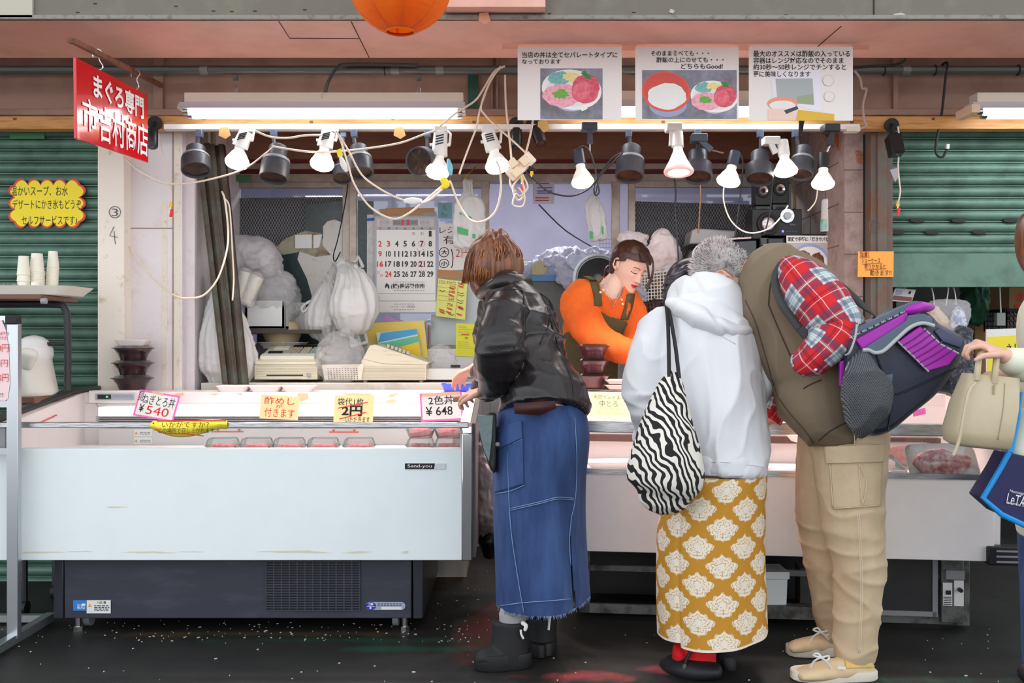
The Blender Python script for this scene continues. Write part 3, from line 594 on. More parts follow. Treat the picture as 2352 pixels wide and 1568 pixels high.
cpx=qb(B(),1.385,.16,.03,1.47,.2,.305).build('control_box',FRM,c2,bevel=.003)
b=B(); qb(b,1.39,.155,.1,1.425,.162,.19); qb(b,1.432,.155,.1,1.468,.162,.20); b.build('rating_label',WT,cpx)
qb(B(),1.40,.15,.145,1.418,.158,.16).build('switch',DK2,cpx); B().lathe(Q(1.452,.155,.165),Q(1.452,.135,.165),[(0,.009),(1,.008)],14).build('dial',DK2,cpx); b=B(); qb(b,1.40,.15,.205,1.47,.162,.24); b.build('bracket',GRY,cpx)
b=B()
for i in range(5): qb(b,1.392,.1535,.104+i*.007,1.422,.1552,.107+i*.007)
b.build('fine_print',INK,cpx)
b=B(); qb(b,1.50,-.02,.30,1.72,.05,.37); b.build('bumper',DK2,c2,bevel=.006); b=B()
for z in(.315,.335,.355): qb(b,1.53,-.022,z-.004,1.7,-.018,z+.003)
b.build('bumper_rib',GRY,c2)
b=B(); qb(b,.30,.62,.06,.34,.3,.30); qb(b,.72,.22,.02,.78,.3,.16); qb(b,.85,.2,.02,.9,.34,.22); qb(b,.5,.25,.02,.66,.4,.12); b.build('compressor',mat('dark machinery',(46,46,46),.5,n2=(70,62,52),ns=8),c2)
B().tube([Q(.98,.3,.3),Q(1.0,.25,.2),Q(.96,.22,.1),Q(1.05,.24,.06)],.006,6,sub=5).build('hose',BLK,c2)
# bin below
bc=fl(1783,1392); bn=thing('white_bin','small white plastic bin standing under the second case','bin',(bc[0],4.02,0)); w=px(60,4.0)/2; X=P(1780,0,4.0).x; zb=P(0,1390,4.0).z; zt=P(0,1312,4.0).z
b=B().prism([V((X-w,4.0,zb)),V((X+w*.9,4.0,zb)),V((X+w,4.0,zt)),V((X-w*1.05,4.0,zt))],(0,.13,0)); b.build('bin_body',WHT,bn,bevel=.004)
b=B().box((X-w*1.1,3.99,zt-.03),(X+w*1.08,4.14,zt)).build('bin_rim',WHT,bn,bevel=.003)
qb(B(),.5,.14,zb-.05,.9,.2,zb).build('support_shelf',FRM,c2)
# cards and packs of the second case
sheet('price_card','pale yellow-green card for medium fatty tuna on the pink-lit case','price card',[(1357,900),(1450,903),(1450,957),(1356,952)],4.48,mat('pale lime card',(244,248,196),.6),
 [('天然インドまぐろ',.06,.10,.95,.27,INK,-.01,0),('中とろ',.22,.34,.66,.60,INK,-.012,0),('一口 サービス 付き切り落し',.15,.65,.72,.77,REDI,-.02,0),('酢めしとよく合います。',.16,.82,.86,.93,REDI,-.02,0)],G)
sheet('price_card','lilac card half hidden behind the leather jacket','price card',[(1325,898),(1353,899),(1353,948),(1325,948)],4.49,mat('lilac card',(226,204,240),.6),(),G)
sheet('price_card','bright pink card low in the second case under the cooler bag','price card',[(2096,943),(2131,934),(2127,950),(2104,955)],4.15,PINKC,(),G)
SLV=mat('pink lit wrap',(250,226,220),.35)
b=B(); foam_tray('foam_tray','flat white tray lying in the second case beside the jeans skirt',Q(.1,.22,.615),.26,.14,.03,'white trays in the second case',WTR,.1)
for i,(u,v,z,rz,s,lb) in enumerate([(.62,.2,.60,.1,.22,'white foam tray in the second case between the hoodie and the vest'),(.55,.34,.60,0,.2,'white foam tray farther back beside the hoodie'),(1.0,.18,.60,.3,.24,'lowest white foam tray beside the cargo trousers'),(1.03,.22,.63,.5,.22,'middle white foam tray fanned beside the cargo trousers'),(1.06,.27,.66,.7,.2,'topmost white foam tray fanned beside the cargo trousers'),(1.17,.3,.62,.2,.22,'white foam tray farther back near the marbled meat'),(.92,.36,.72,.1,.2,'white foam tray raised at the back under the cooler bag')]):
    foam_tray('foam_tray',lb,Q(u,v,z),s,.14,.03,'white trays in the second case',SLV,rz)
MARB=mat('marbled tuna',(196,70,84),.4,n2=(246,210,208),ns=26,nlo=.42,nhi=.62,bump=.3,bs=40)
def bigpack(lb,c,w,dp,h,rz,rx,m):
    root=thing('fish_pack',lb,'food pack',c,'wrapped fish packs'); R=Matrix.Translation(c)@Matrix.Rotation(rz,4,'Z')@Matrix.Rotation(rx,4,'X')
    rr=lambda k,z,e=.3:[R@V((w*.5*k*sgp(math.cos(a),e),dp*.5*k*sgp(math.sin(a),e),z)) for a in np.linspace(0,2*PI,28,endpoint=False)]
    B().rings([rr(.8,0),rr(1,h*.8),rr(1.02,h*.9),rr(.95,h*.8)],True).build('tray',WTR,root)
    b=B(); n=26; q=[]
    for k in range(n): a=2*PI*k/n; r=1+.22*noise.noise(V((math.cos(a)*1.7,math.sin(a)*1.7,w*9))); q.append((math.cos(a)*r*w*.38,math.sin(a)*r*dp*.36))
    b.rings([[R@V((x,y,h*.8)) for x,y in q],[R@V((x,y,h*1.15)) for x,y in q],[R@V((x*.9,y*.9,h*1.35)) for x,y in q]]); b.build('fish',m,root)
    B().rings([rr(1.0,h*.9),rr(.92,h*1.5),rr(.86,h*1.55)],True).build('wrap',CLP,root); return root
bigpack('large marbled tuna pack leaning on the front glass under the beige bag',Q(1.36,.09,.655),.27,.17,.03,0,1.0,MARB)
bigpack('dark red fish pack lying behind the hoodie hem',Q(.62,.40,.66),.16,.1,.02,0,.6,mat('dark tuna',(150,40,44),.4,n2=(190,84,80),ns=30))
bigpack('wrapped pale fish pack in the heap beside the trousers',Q(1.13,.14,.63),.22,.14,.025,.3,.5,SLV)
bigpack('wrapped pale fish pack propped behind the marbled tuna',Q(1.28,.26,.66),.24,.14,.025,-.1,.7,mat('pale tuna',(238,160,152),.4,n2=(250,216,206),ns=20))
b=qb(B(),-.13,.05,.60,.4,.2,.612); o=b.build('white_board',mat('white cutting board',(248,244,242),.4)); tag(o,'white board lying in the second case beside the denim skirt','board')
for i in range(2): foam_tray('foam_tray',f"pink-lit foam tray on the second case ledge, {'lower' if i==0 else 'upper'} one of the pair beside the bowls",P(1428,893-12*i,4.58),.16,.1,.02,'pair of trays by the bowls',WTR)
# ================================================================ goods in the stall
BAGW=mat('white carrier plastic',(236,236,234),.35,transl=.25,bump=.15,bs=30); BAGC=mat('cloudy plastic',(232,232,234),.14,alpha=.28,bump=.7,bs=55); BAGT=mat('thin clear plastic',(232,234,238),.12,alpha=.3,bump=.6,bs=45)
CUPM=mat('cream paper cup',(244,240,224),.6); BEI=mat('beige till plastic',(222,216,192),.42,n2=(186,176,140),ns=11,nlo=.55,nhi=.75,stretch=(.5,1,8)); GREENI=mat('green print',(88,176,112),.7)
def crumple(me,a,s=14,seed=0,z=None):
    off=V((seed*7.3,seed*3.1,seed*1.7))
    return fold(me,lambda c:a*(.8*noise.noise((c+off)*s)+.9*(abs(noise.noise((c+off)*s*1.7))*-2+.4)+.55*(abs(noise.noise((c+off)*s*3.9))*-2+.4)))
def lump(name,label,cat,pts,m,a=.012,s=14,group=None,parent=None,n=72,sub=12,seed=1,pl=None):
    me=B().limb(pts,n,sub).data(name,m,180)
    if pl:
        N_,A_=pl; zs=[v.co.z for v in me.vertices]; z0,z1=min(zs),max(zs); c0=sum((v.co for v in me.vertices),V((0,0,0)))/len(zs)
        def pf_(c):
            t=(c.z-z0)/(z1-z0); a_=math.atan2(c.y-c0.y,c.x-c0.x); w=.5+.5*noise.noise(V((a_*1.5,seed*3.3,t*2)))
            return A_*(abs(((a_*N_/(2*PI)+.35*noise.noise(V((a_*2,t*3,seed)))+seed*.37)%1)*2-1)-.5)*w*(.35+.9*min(1,t*1.3))
        fold(me,pf_)
    crumple(me,a,s,seed); o=link(name,me,parent)
    if not parent: tag(o,label,cat,group)
    return o
# counter and tills
ct=thing('counter','worn grey-cream counter under the tills behind the long case','counter',(-.8,5.0,0))
B().box((-1.5,4.80,.90),(-.2,5.4,.94)).build('worktop',mat('worn counter top',(206,202,192),.5,n2=(170,160,140),ns=8,nlo=.5,nhi=.75),ct,bevel=.004)
B().box((-1.5,4.82,0),(-.22,5.38,.90)).build('counter_body',mat('counter body',(180,178,170),.5),ct)
t=thing('cash_register','yellowed cash register facing the camera with a slotted drawer','cash register',P(657,877,4.9))
zd=P(0,838,4.85).z; a=P(584,838,4.85); c=P(729,838,4.85); XL,XR=a.x,c.x
dr=B().box((XL,4.85,.955),(XR,5.2,zd)).build('drawer',BEI,t,bevel=.003)
b=B()
for i in range(9): b.box((XL+.004,4.8485,.962+i*.008),(XR-.004,4.85,.9635+i*.008))
b.build('drawer_ridges',mat('till groove',(176,170,146),.6),dr)
B().pbox(612,860,696,863,4.847,.01).build('slot',DK2,dr); B().lathe(P(709,861,4.849),P(709,861,4.842),[(0,.011),(1,.010)],18).build('lock',GRY,dr)
pr=[(4.85,zd),(4.85,zd+.014),(4.88,zd+.022),(5.17,1.118),(5.22,1.118),(5.22,zd)]
bd=B().prism([V((XL+.002,y,z)) for y,z in pr],(XR-XL-.004,0,0)).build('till_body',BEI,t,bevel=.004)
sl=V((0,.29,1.118-zd-.022)); so=V((XL,4.88,zd+.0225)); slu=V((XR-XL,0,0)); sn=slu.cross(sl).normalized()
def onsl(b,x0,y0,x1,y1,h,mi=None): c=so+slu*((x0+x1)/2)+sl*((y0+y1)/2)+sn*h*.5; return b.obox(c,slu*(x1-x0)/2,sl*(y1-y0)/2,sn*h/2,mi)
onsl(B(),.42,.80,.97,.97,.006).build('display',DK2,bd); onsl(B(),.10,.40,.32,.52,.008).build('printer_slot',DK2,bd); onsl(B(),.06,.05,.92,.22,.018).build('wrist_bar',mat('pale plastic',(240,238,224),.4),bd)
onsl(B(),.12,.74,.36,.94,.003).build('note',PAPER,bd)
for gi,(x0,nx_,mm) in enumerate([(.44,4,mat('tan key',(190,176,156),.5)),(.64,3,mat('pale key',(206,196,180),.5)),(.80,3,mat('mint key',(170,194,186),.5))]):
    b=B()
    for i in range(nx_):
        for j in range(4): onsl(b,x0+i*.045,.30+j*.11,x0+i*.045+.036,.30+j*.11+.085,.014)
    b.build('keypad',mm,bd)
t=thing('cash_register','cash register seen from its side with ribbed flank and open drawer','cash register',P(905,877,4.9))
z0=P(0,873,4.86).z; z1=P(0,834,4.86).z
def xz(x,y,d=4.86): p=P(x,y,d); return V((p.x,d,p.z))
rb=B().prism([xz(826,873),xz(979,873),xz(979,838),xz(880,836),xz(830,824)],(0,.34,0)).build('ribbed_case',BEI,t,bevel=.003)
b=B()
for i in range(9): q=842+i*3.4; b.add([xz(828,q,4.8585),xz(977,q,4.8585),xz(977,q+1,4.8585),xz(828,q+1,4.8585)],[(0,1,2,3)])
b.build('ribs',mat('till groove',(176,170,146),.6),rb)
up=B().prism([xz(832,825),xz(849,793),xz(862,791),xz(986,833),xz(979,838),xz(882,836)],(0,.33,0)).build('wedge_top',BEI,t,bevel=.004)
b=B()
for i in range(6):
    for j in range(3):
        p=xz(893+i*9,798.5+i*3.0,4.95+j*.06); b.obox(p+V((0,0,.008)),V((.007,0,-.002)),V((0,.022,0)),V((.001,0,.008)))
b.build('keypad',mat('pale key',(214,210,196),.5),up)
b=B().prism([xz(980,846,4.9),xz(1068,846,4.9),xz(1068,872,4.9),xz(980,872,4.9)],(0,.28,0)); b.build('open_drawer',mat('drawer grey',(222,222,216),.4),t,bevel=.003); B().pbox(1035,838,1056,844,4.95,.05).build('cash_tray',DK2,t)
b=B(); [b.obox(xz(x,876,4.9)-V((0,0,.002)),V((.008,0,0)),V((0,.02,0)),V((0,0,.007))) for x in (840,968)]; b.build('foot',GRY,t)
bk=thing('plastic_basket','cream perforated basket under a crinkled clear bag between the tills','basket',P(785,873,4.9))
b=B(); q=[(738,838),(836,836),(830,873),(745,873)]; b.prism([P(x,y,4.85) for x,y in q],(0,.2,0)); b.build('basket_body',mat('cream basket',(228,222,204),.5),bk,bevel=.004)
b=B(); fr=pf(4.849)
for j in range(6):
    for i in range(11): x=752+i*6.6+j*.4; y=845+j*4.6; blob(b,fr,[(x,y),(x+2.6,y),(x+2.6,y+2.4),(x,y+2.4)],.0008)
b.build('perforation',mat('basket hole',(120,112,96),.8),bk)
lump('bag_cover','',None,[(776,866,4.9,38,.09),(778,845,4.9,54,.12),(784,815,4.92,56,.12),(790,785,4.95,42,.09),(795,772,4.96,20,.05)],BAGC,.014,16,parent=bk)
lump('plastic_bag','cloudy scrunched plastic bag beside the side-on till','plastic bag',[(1015,842,5.05,36,.05),(1012,826,5.05,34,.06),(1005,810,5.06,26,.04),(996,803,5.06,10,.02)],BAGC,.012,20)
# stationery propped behind the till
sheet('envelope','large yellow envelope propped behind the side-on till','envelope',[(838,742),(977,735),(983,822),(850,828)],5.38,mat('yellow envelope',(250,222,110),.5),(),thick=.004)
r=sheet('stationery_packet','clear packet with blue header and green and yellow sheets behind the till','packet',[(864,764),(958,752),(968,822),(876,828)],5.34,mat('packet film',(214,232,224),.2),(),thick=.003,
 blobs=[([(.12,.02),(1,0),(1,.18),(0,.34)],mat('packet blue',(60,170,228),.3)),([(0,.38),(1,.24),(1,.44),(.05,.66)],mat('packet green',(92,200,150),.3)),([(.2,.62),(.98,.46),(1,1),(.3,1)],mat('packet yellow',(252,214,32),.3)),([(.62,.80),(.72,.78),(.72,.90),(.62,.92)],REDI)])
sheet('price_card','blank pink zigzag card lying behind the side-on till','price card',[(868,793),(924,797),(920,820),(866,816)],5.30,PINKC,(),None,(zigzag(.05,.1,.95,.9,12,5,.04),PAPER))
sheet('memo','small lilac memo tucked above the yellow envelope','memo',[(886,722),(916,738),(908,752),(876,740)],5.42,mat('lilac paper',(196,160,216),.6),())
cl=thing('calculator','white desk calculator leaning beside the hanging carrier bags','calculator',P(825,790,5.25)); q=[P(795,752,5.28),P(836,741,5.28),P(846,788,5.25),P(806,798,5.25)]
bo=B().prism(q,(0,.02,0)).build('calculator_body',mat('white calculator',(240,242,244),.4),cl,bevel=.003); fr=(q[0]-V((0,.001,0)),q[1]-q[0],q[3]-q[0])
b=B(); blob(b,fr,[(.56,.12),(.80,.08),(.86,.86),(.62,.9)],.001); b.build('screen',mat('lcd grey',(150,156,140),.3),bo)
b=B()
for i in range(4):
    for j in range(5): blob(b,fr,[(.06+j*.09,.14+i*.2),(.13+j*.09,.14+i*.2),(.13+j*.09,.27+i*.2),(.06+j*.09,.27+i*.2)],.001)
b.build('keypad',mat('calculator key blue',(176,190,214),.5),bo)
lump('plastic_bottle','small clear bottle lying behind the till','bottle',[(846,806,5.3,12,.025),(846,794,5.3,12,.025),(846,786,5.3,6,.012)],BAGC,.001,10)
o=B().pbox(594,600,596,640,5.5,.01); 
su=thing('suction_hook','clear suction cup with a hanging brown stick beside the envelope','hook',P(985,760,5.5)); B().lathe(P(985,745,5.52),P(985,745,5.49),[(0,.03),(.5,.024),(1,.008)],20).build('cup',CLP,su); B().tube([P(985,745,5.49),P(984,792,5.48)],.004,8).build('stick',mat('brown stick',(170,110,60),.6),su)
# calendar
cal=thing('calendar','large November wall calendar with red and black numerals between the window sashes','calendar',P(932,720,5.5)); CD=5.5; fc=pf(CD)
B().pbox(860,492,1003,718,CD,.006).build('backing',mat('calendar grey',(186,184,188),.5),cal)
b=B(); blob(b,fc,[(865,528),(1000,528),(1000,690),(865,690)],.0008); blob(b,fc,[(866,692),(1004,692),(1004,717),(866,717)],.0008); b.build('page',PAPER,cal)
b=B(); blob(b,fc,[(865,502),(997,502),(997,520),(865,520)],.0007); b.build('header_panel',mat('header pale',(206,204,208),.5),cal)
b=B(); blob(b,fc,[(902,504),(960,504),(960,518),(902,518)],.0009); blob(b,fc,[(858,487),(1003,487),(1003,497),(858,497)],.0012); b.build('header_band',mat('header grey',(150,150,154),.5),cal)
bb,br=B(),B()
rows=[['','','','30','31'and '','1'],]
week=[[None,None,None,None,'30','31','1'],['2','3','4','5','6','7','8'],['9','10','11','12','13','14','15'],['16','17','18','19','20','21','22'],['23','24','25','26','27','28','29']]
bg=B()
for r_,w in enumerate(week):
    for c_,s in enumerate(w):
        if not s: continue
        x=873+c_*19.2; y=536.5+r_*23.2; hw=(4 if len(s)==1 else 7.2)*(.8 if s in('1','11','10') else 1); 
        if s in('30','31'): text(bg,s,fc,x-3.4,y-3.6,x+3.4,y+3.6,.0,lift=.0016); continue
        if s=='23': text(br,'23',fc,x-7,y-7,x-1,y-1,.0,lift=.0016); text(br,'30',fc,x,y,x+6,y+6,.0,lift=.0016); continue
        text(br if c_==0 or s in('3','24') else bb,s,fc,x-hw,y-6.6,x+hw,y+6.6,.03,lift=.0016)
for c_,s in enumerate('日月火水木金土'): text(br if c_==0 else bb,s,fc,870+c_*19.2,522.5,876.5+c_*19.2,526.8,.02,lift=.0016)
text(br,'11',fc,922,504,940,517,.05,lift=.0018); text(br,'11',fc,866,681,872,688,.0,lift=.0016)
text(bb,'(株)長沼製作所',fc,898,651,976,664,.03,lift=.0016); text(bg,'ファースト・フリース株式会社',fc,896,701,954,707,.005,lift=.0016)
for q in ((886,654),(891,656)): blob(bb,fc,oval(q[0]+1,q[1]+1.5,2.2,6,14,0,.3 if q[0]<890 else -.3),.0016)
for yy,n_ in ((647.5,12),(667,12),(698,8),(711,8)): 
    for i in range(n_): stroke(bg,fc,[(905+i*6,yy),(909+i*6,yy)],1,.0016)
for xs in (873,965):
    for j in range(5):
        for i in range(7): stroke(br if i==0 else bg,fc,[(xs+i*3.3,505.5+j*2.8),(xs+i*3.3+1.6,505.5+j*2.8)],1.1,.0016)
text(bg,'2025',fc,905,507.5,919,514.5,.02,lift=.0018); text(bg,'令和7年',fc,943,508,957,514,.01,lift=.0018)
stroke(br,fc,[(866,674.5),(999,674.5)],.8,.0016)
for (x,y) in ((968,560),(968,606)):
    stroke(br,fc,[(x+8*math.cos(t),y+7*math.sin(t)) for t in np.linspace(0,6.3,20)],.7,.002)
    for i in range(9): xx_=x-9+random.uniform(0,18); yy=y+9+random.uniform(0,9); stroke(br,fc,[(xx_,yy),(xx_+random.uniform(-2,3),yy+2)],.9,.002)
bb.build('lettering',mat('calendar black',(62,60,62),.7),cal); br.build('lettering',mat('calendar red',(228,76,60),.7),cal); bg.build('lettering',mat('calendar print',(120,118,122),.7),cal)
TPB=mat('kraft tape',(176,128,74),.5)
o=B().poly([(871,480),(998,477),(998,488),(871,490)],5.498,.001).poly([(885,478),(960,475),(968,482),(972,492),(885,494)],5.494,.001).build('packing_tape',TPB); tag(o,'brown packing tape holding the top of the calendar','tape')
B0=sheet('leaflet','narrow old leaflet half hidden behind the calendar','leaflet',[(843,493),(862,493),(860,660),(844,660)],5.515,mat('faded leaflet',(206,206,204),.5,n2=(176,182,184),ns=18),(),blobs=[([(0,.05),(1,.04),(1,.08),(0,.09)],mat('leaflet blue',(40,76,170),.5))])
sheet('teal_card','teal card with a small figure print on the window by the hanging bag','card',[(1006,465),(1038,465),(1038,502),(1005,501)],5.5,mat('teal card',(112,160,172),.5),[('No.',.24,.62,.42,.70,INK,.02,0)],None,None,[([(.35,.5),(.4,.25),(.45,.12),(.5,.3),(.6,.5)],.002,INK),([(.2,.78),(.7,.78)],.0015,INK),([(.2,.86),(.66,.86)],.0015,INK)])
wb=sheet('charge_notice','white handwritten notice about 2円 carrier bags on the window','notice',[(1008,514),(1092,508),(1092,618),(1008,619)],5.5,mat('notice white',(236,232,226),.55),
 [('レジ袋',.02,.06,.70,.21,INK,.0,0),('有料',.12,.26,.78,.44,INK,.0,0),('大',.06,.56,.24,.66,INK,.02,0),('小',.05,.80,.24,.90,INK,.02,0),('2円',.46,.54,.86,.74,REDI,-.01,0)],None,None,
 [([(.14+.13*math.cos(t),.61+.1*math.sin(t)) for t in np.linspace(0,6.3,20)],.004,INK),([(.14+.13*math.cos(t),.85+.09*math.sin(t)) for t in np.linspace(0,6.3,20)],.004,INK),([(.34,.55),(.37,.64),(.39,.74),(.37,.9),(.34,.95)],.005,INK)])
o=B().poly([(1005,619),(1050,621),(1080,625),(1080,640),(1005,638)],5.493,.001).build('packing_tape',TPB); tag(o,'brown packing tape between the bag notice and the yellow price list','tape')
pl=sheet('price_list','scribbled yellow price list taped to the window','price list',[(1006,639),(1078,637),(1068,734),(1005,715)],5.49,mat('yellow-green paper',(240,240,134),.6),
 [('(七) 356円',.05,.03,.60,.11,mat('grey pencil',(120,120,90),.7),0,0),('546',.42,.13,.62,.20,REDI,0,0),('648',.40,.27,.60,.35,REDI,.01,0),('649',.40,.47,.58,.55,REDI,0,0),('756',.36,.62,.56,.70,REDI,.01,0)],None,None,
 [([(.7,.02),(.66,.98)],.0012,mat('grey pencil',(120,120,90),.7))]+[([(.02,y),(.64,y-.01)],.0012,mat('grey pencil',(120,120,90),.7)) for y in(.12,.22,.34,.45,.57)]+[([(x,y),(x+.18,y+.02),(x+.02,y+.03),(x+.2,y+.05)],.004,REDI) for x,y in((.4,.2),(.38,.38),(.7,.05),(.7,.12),(.36,.74),(.34,.84),(.72,.66),(.74,.70),(.1,.80),(.12,.86),(.7,.86))]+[([(x,y),(x+.12,y+.03),(x+.2,y)],.003,INK) for x,y in((.06,.30),(.7,.30),(.72,.36),(.70,.5),(.70,.56),(.42,.90))])
sheet('memo','bright yellow memo sheet on the white frame beside the leather sleeve','memo',[(1048,742),(1106,744),(1106,820),(1045,817)],5.415,mat('lemon paper',(240,240,70),.6),(),None,None,[([(.2,.33),(.5,.32)],.004,REDI),([(.34,.42),(.46,.42),(.46,.46),(.34,.46)],.003,REDI)]+[([(.08,y),(.08+random.uniform(.3,.6),y)],.0012,mat('grey pencil',(120,120,90),.7)) for y in (.08,.13,.18,.23,.28,.36,.56,.62,.68,.74)])
o=B().pbox(980,801,1125,867,5.42,.03).build('white_frame_board',mat('white board edge',(232,234,234),.5)); tag(o,'white board edge standing on the counter behind the plastic bag','board')
# hanging white carrier bags
def printed(o,fr,items,m=GREENI):
    b=B()
    for it in items: blob(b,fr,it,.0)
    b.build('print',m,o,label='green print')
ha=lump('carrier_bag','white carrier bag with a looped handle hanging left of the fuller one','carrier bag',[(770,600,5.3,6,.012),(762,640,5.25,14,.03),(755,680,5.22,30,.06),(748,720,5.2,44,.09),(745,750,5.2,42,.09),(752,772,5.2,22,.05)],BAGW,.005,11,pl=(17,.034))
B().tube([P(726,690,5.2),P(708,694,5.18),P(693,706,5.17),P(697,716,5.17),P(712,706,5.18),P(726,706,5.2)],[.012,.008,.006,.006,.008,.012],8,sub=5).build('handle',BAGW,ha)
hb=lump('carrier_bag','full white carrier bag with green print hanging on a black wire','carrier bag',[(782,590,5.2,5,.01),(790,610,5.15,16,.03),(804,640,5.1,34,.06),(812,680,5.08,52,.10),(812,715,5.08,56,.11),(812,738,5.08,46,.09)],BAGW,.005,11,seed=4,pl=(17,.034))
B().tube([P(800,618,5.12),P(790,600,5.13),P(782,586,5.2),P(795,600,5.16),P(818,600,5.14),P(822,588,5.15),P(833,612,5.1)],[.006,.005,.004,.005,.006,.005,.01],8,sub=4).build('handle',BAGW,hb)
b=B(); fr=pf(4.955)
for i in range(5): stroke(b,fr,[(806+i*8,683-i*.8),(812+i*8,682-i*.8)],2,0)
for q in ([(800,730),(834,728),(834,738),(800,740)],[(845,722),(856,718),(857,730),(846,733)]): blob(b,fr,q,0)
hp=lump('carrier_bag','pinkish white carrier bag hung flat from a hook beside the calendar notice','carrier bag',[(1074,415,5.30,10,.012),(1076,445,5.3,13,.015),(1078,468,5.3,34,.02),(1078,500,5.3,38,.025),(1078,540,5.3,39,.028),(1077,566,5.3,38,.02)],BAGW,.005,16,pl=(9,.012))
fr=pf(5.265); printed(hp,fr,[[(1050,520),(1075,527),(1075,541),(1050,535)],[(1085,537),(1092,537),(1092,547),(1085,547)],[(1100,538),(1108,540),(1108,548),(1100,547)],oval(1058,490,3,3,10),[(1064,489),(1084,499),(1082,502),(1064,494)]])
hr=lump('carrier_bag','folded carrier bags dangling in the window opening above the shop assistant','carrier bag',[(1368,448,5.35,6,.012),(1362,470,5.35,18,.02),(1369,500,5.35,22,.025),(1373,530,5.35,22,.025),(1376,548,5.35,22,.02)],BAGW,.005,18,pl=(9,.012))
tag(B().tube([P(1368,454,5.35),P(1371,430,5.4),P(1373,408,5.57)],.0025,6,sub=3).build('wire_hook',STEEL),'thin wire hook holding the folded carrier bags','hook')
printed(hr,pf(5.315),[[(1354,530),(1361,532),(1362,548),(1355,548)],[(1382,520),(1386,520),(1387,538),(1383,538)]])
b=B().tube([P(800,375,5.3),P(797,440,5.3),P(778,540,5.2),P(766,585,5.19),P(770,600,5.19),P(782,578,5.19)],.0035,6,sub=4); o=b.build('hanging_wire',BLK); tag(o,'black bent wire from which the white carrier bags hang','wire')
o=B().tube([P(1068,412,5.3),P(1070,405,5.3),P(1078,398,5.3),P(1085,390,5.4),P(1092,384,5.57)],.004,6,sub=3).build('hook',mat('yellow hook',(200,160,50),.4)); tag(o,'yellow hook holding the flat pinkish carrier bag','hook')
# foam box, shelf and sacks on the left
o=B().box((-1.5,5.1,P(0,757,5.15).z-.02),(-.98,5.5,P(0,757,5.15).z)).build('shelf_board',mat('dark shelf',(78,70,60),.7)); tag(o,'dark shelf board carrying the white foam box','shelf')
fb=thing('foam_box','white polystyrene box stuffed with plastic on the left shelf','foam box',P(620,757,5.2)); FO=mat('polystyrene',(240,242,242),.75)
b=B(); a=P(561,756,5.15); c=P(655,690,5.15); w=.006
for bx in [((a.x,5.15,a.z),(c.x,5.17,c.z)),((a.x,5.41,a.z),(c.x+.05,5.43,c.z)),((a.x,5.15,a.z),(a.x+.02,5.43,c.z)),((c.x-.02,5.15,a.z),(c.x+.0,5.43,c.z)),((a.x,5.15,a.z),(c.x,5.43,a.z+.02))]: b.box(*bx)
b.build('box_body',FO,fb,bevel=.004)
lump('liner_bag','',None,[(624,740,5.3,30,.08),(628,705,5.3,54,.11),(634,690,5.28,60,.12),(640,672,5.28,52,.11),(650,650,5.3,40,.08),(655,640,5.3,22,.05)],BAGC,.016,13,parent=fb)
lump('plastic_sack','dull grey plastic sack bulging over the cup sleeves','plastic sack',[(524,592,5.3,50,.12,0),(575,588,5.3,46,.13),(606,600,5.28,44,.12),(622,616,5.27,30,.09)],mat('frosted sack',(214,210,214),.35,alpha=.8,bump=.3,bs=30),.012,9)
lump('clear_bag','wrinkled clear bag piled on the foam box at the left','plastic bag',[(640,690,5.18,40,.06),(628,668,5.18,52,.08),(612,640,5.2,40,.07),(600,625,5.22,24,.04)],BAGC,.016,16,seed=6)
for i,(x0,y0,x1,y1) in enumerate([(549,690,566,624),(562,694,592,634)]):
    r=thing('cup_sleeve',['upright','tilted'][i]+' sleeve of cream paper cups wrapped in plastic by the steel channels','cup sleeve',P(x0,y0,5.0),'sleeves of spare cups')
    pr=[(0,.03)]+[(k/24+q,.030+(.0025 if q==0 else 0)) for k in range(1,24) for q in(0,.03)]+[(1,.034)]; B().lathe(P(x0,y0,5.0),P(x1,y1,5.0),pr,24).build('cups',CUPM,r); B().lathe(P(x0,y0+10,5.0),P(x1,y1-8,5.0),[(0,.02),(.05,.038),(.9,.04),(1,.02)],24).build('wrap',BAGT,r)
lump('long_bag','long white plastic bag hanging behind the leaning steel channels','plastic bag',[(515,640,4.9,10,.02),(510,690,4.9,28,.05),(515,750,4.88,52,.08),(522,810,4.88,66,.10),(526,850,4.88,62,.10),(524,876,4.88,44,.07)],BAGW,.005,14,seed=3,pl=(17,.034))
lump('beige_tub','beige plastic tub with a loop handle behind the till','tub',[(648,786,5.3,36,.08),(648,772,5.3,42,.09),(648,762,5.3,44,.09),(648,759,5.3,43,.09)],mat('beige plastic',(226,206,164),.4),.0015,10)
pb=thing('pump_bottle','white pump dispenser nozzle standing behind the till','bottle',P(617,800,5.28)); B().lathe(P(617,800,5.28),P(617,786,5.28),[(0,.03),(.7,.03),(1,.012)],18).build('bottle_body',WHT,pb); B().tube([P(617,788,5.28),P(617,775,5.28),P(626,774,5.28),P(634,777,5.28),P(638,785,5.28)],[.008,.006,.006,.005,.004],8).build('pump',WHT,pb)
foam_tray('white_tray','white foam tray lying flat behind the till and the pump bottle',P(650,798,5.32),px(110,5.3),.2,.03,None)
STL=mat('old bronze steel',(74,60,48),.45,.5,n2=(82,92,80),ns=13,nlo=.45,nhi=.7)
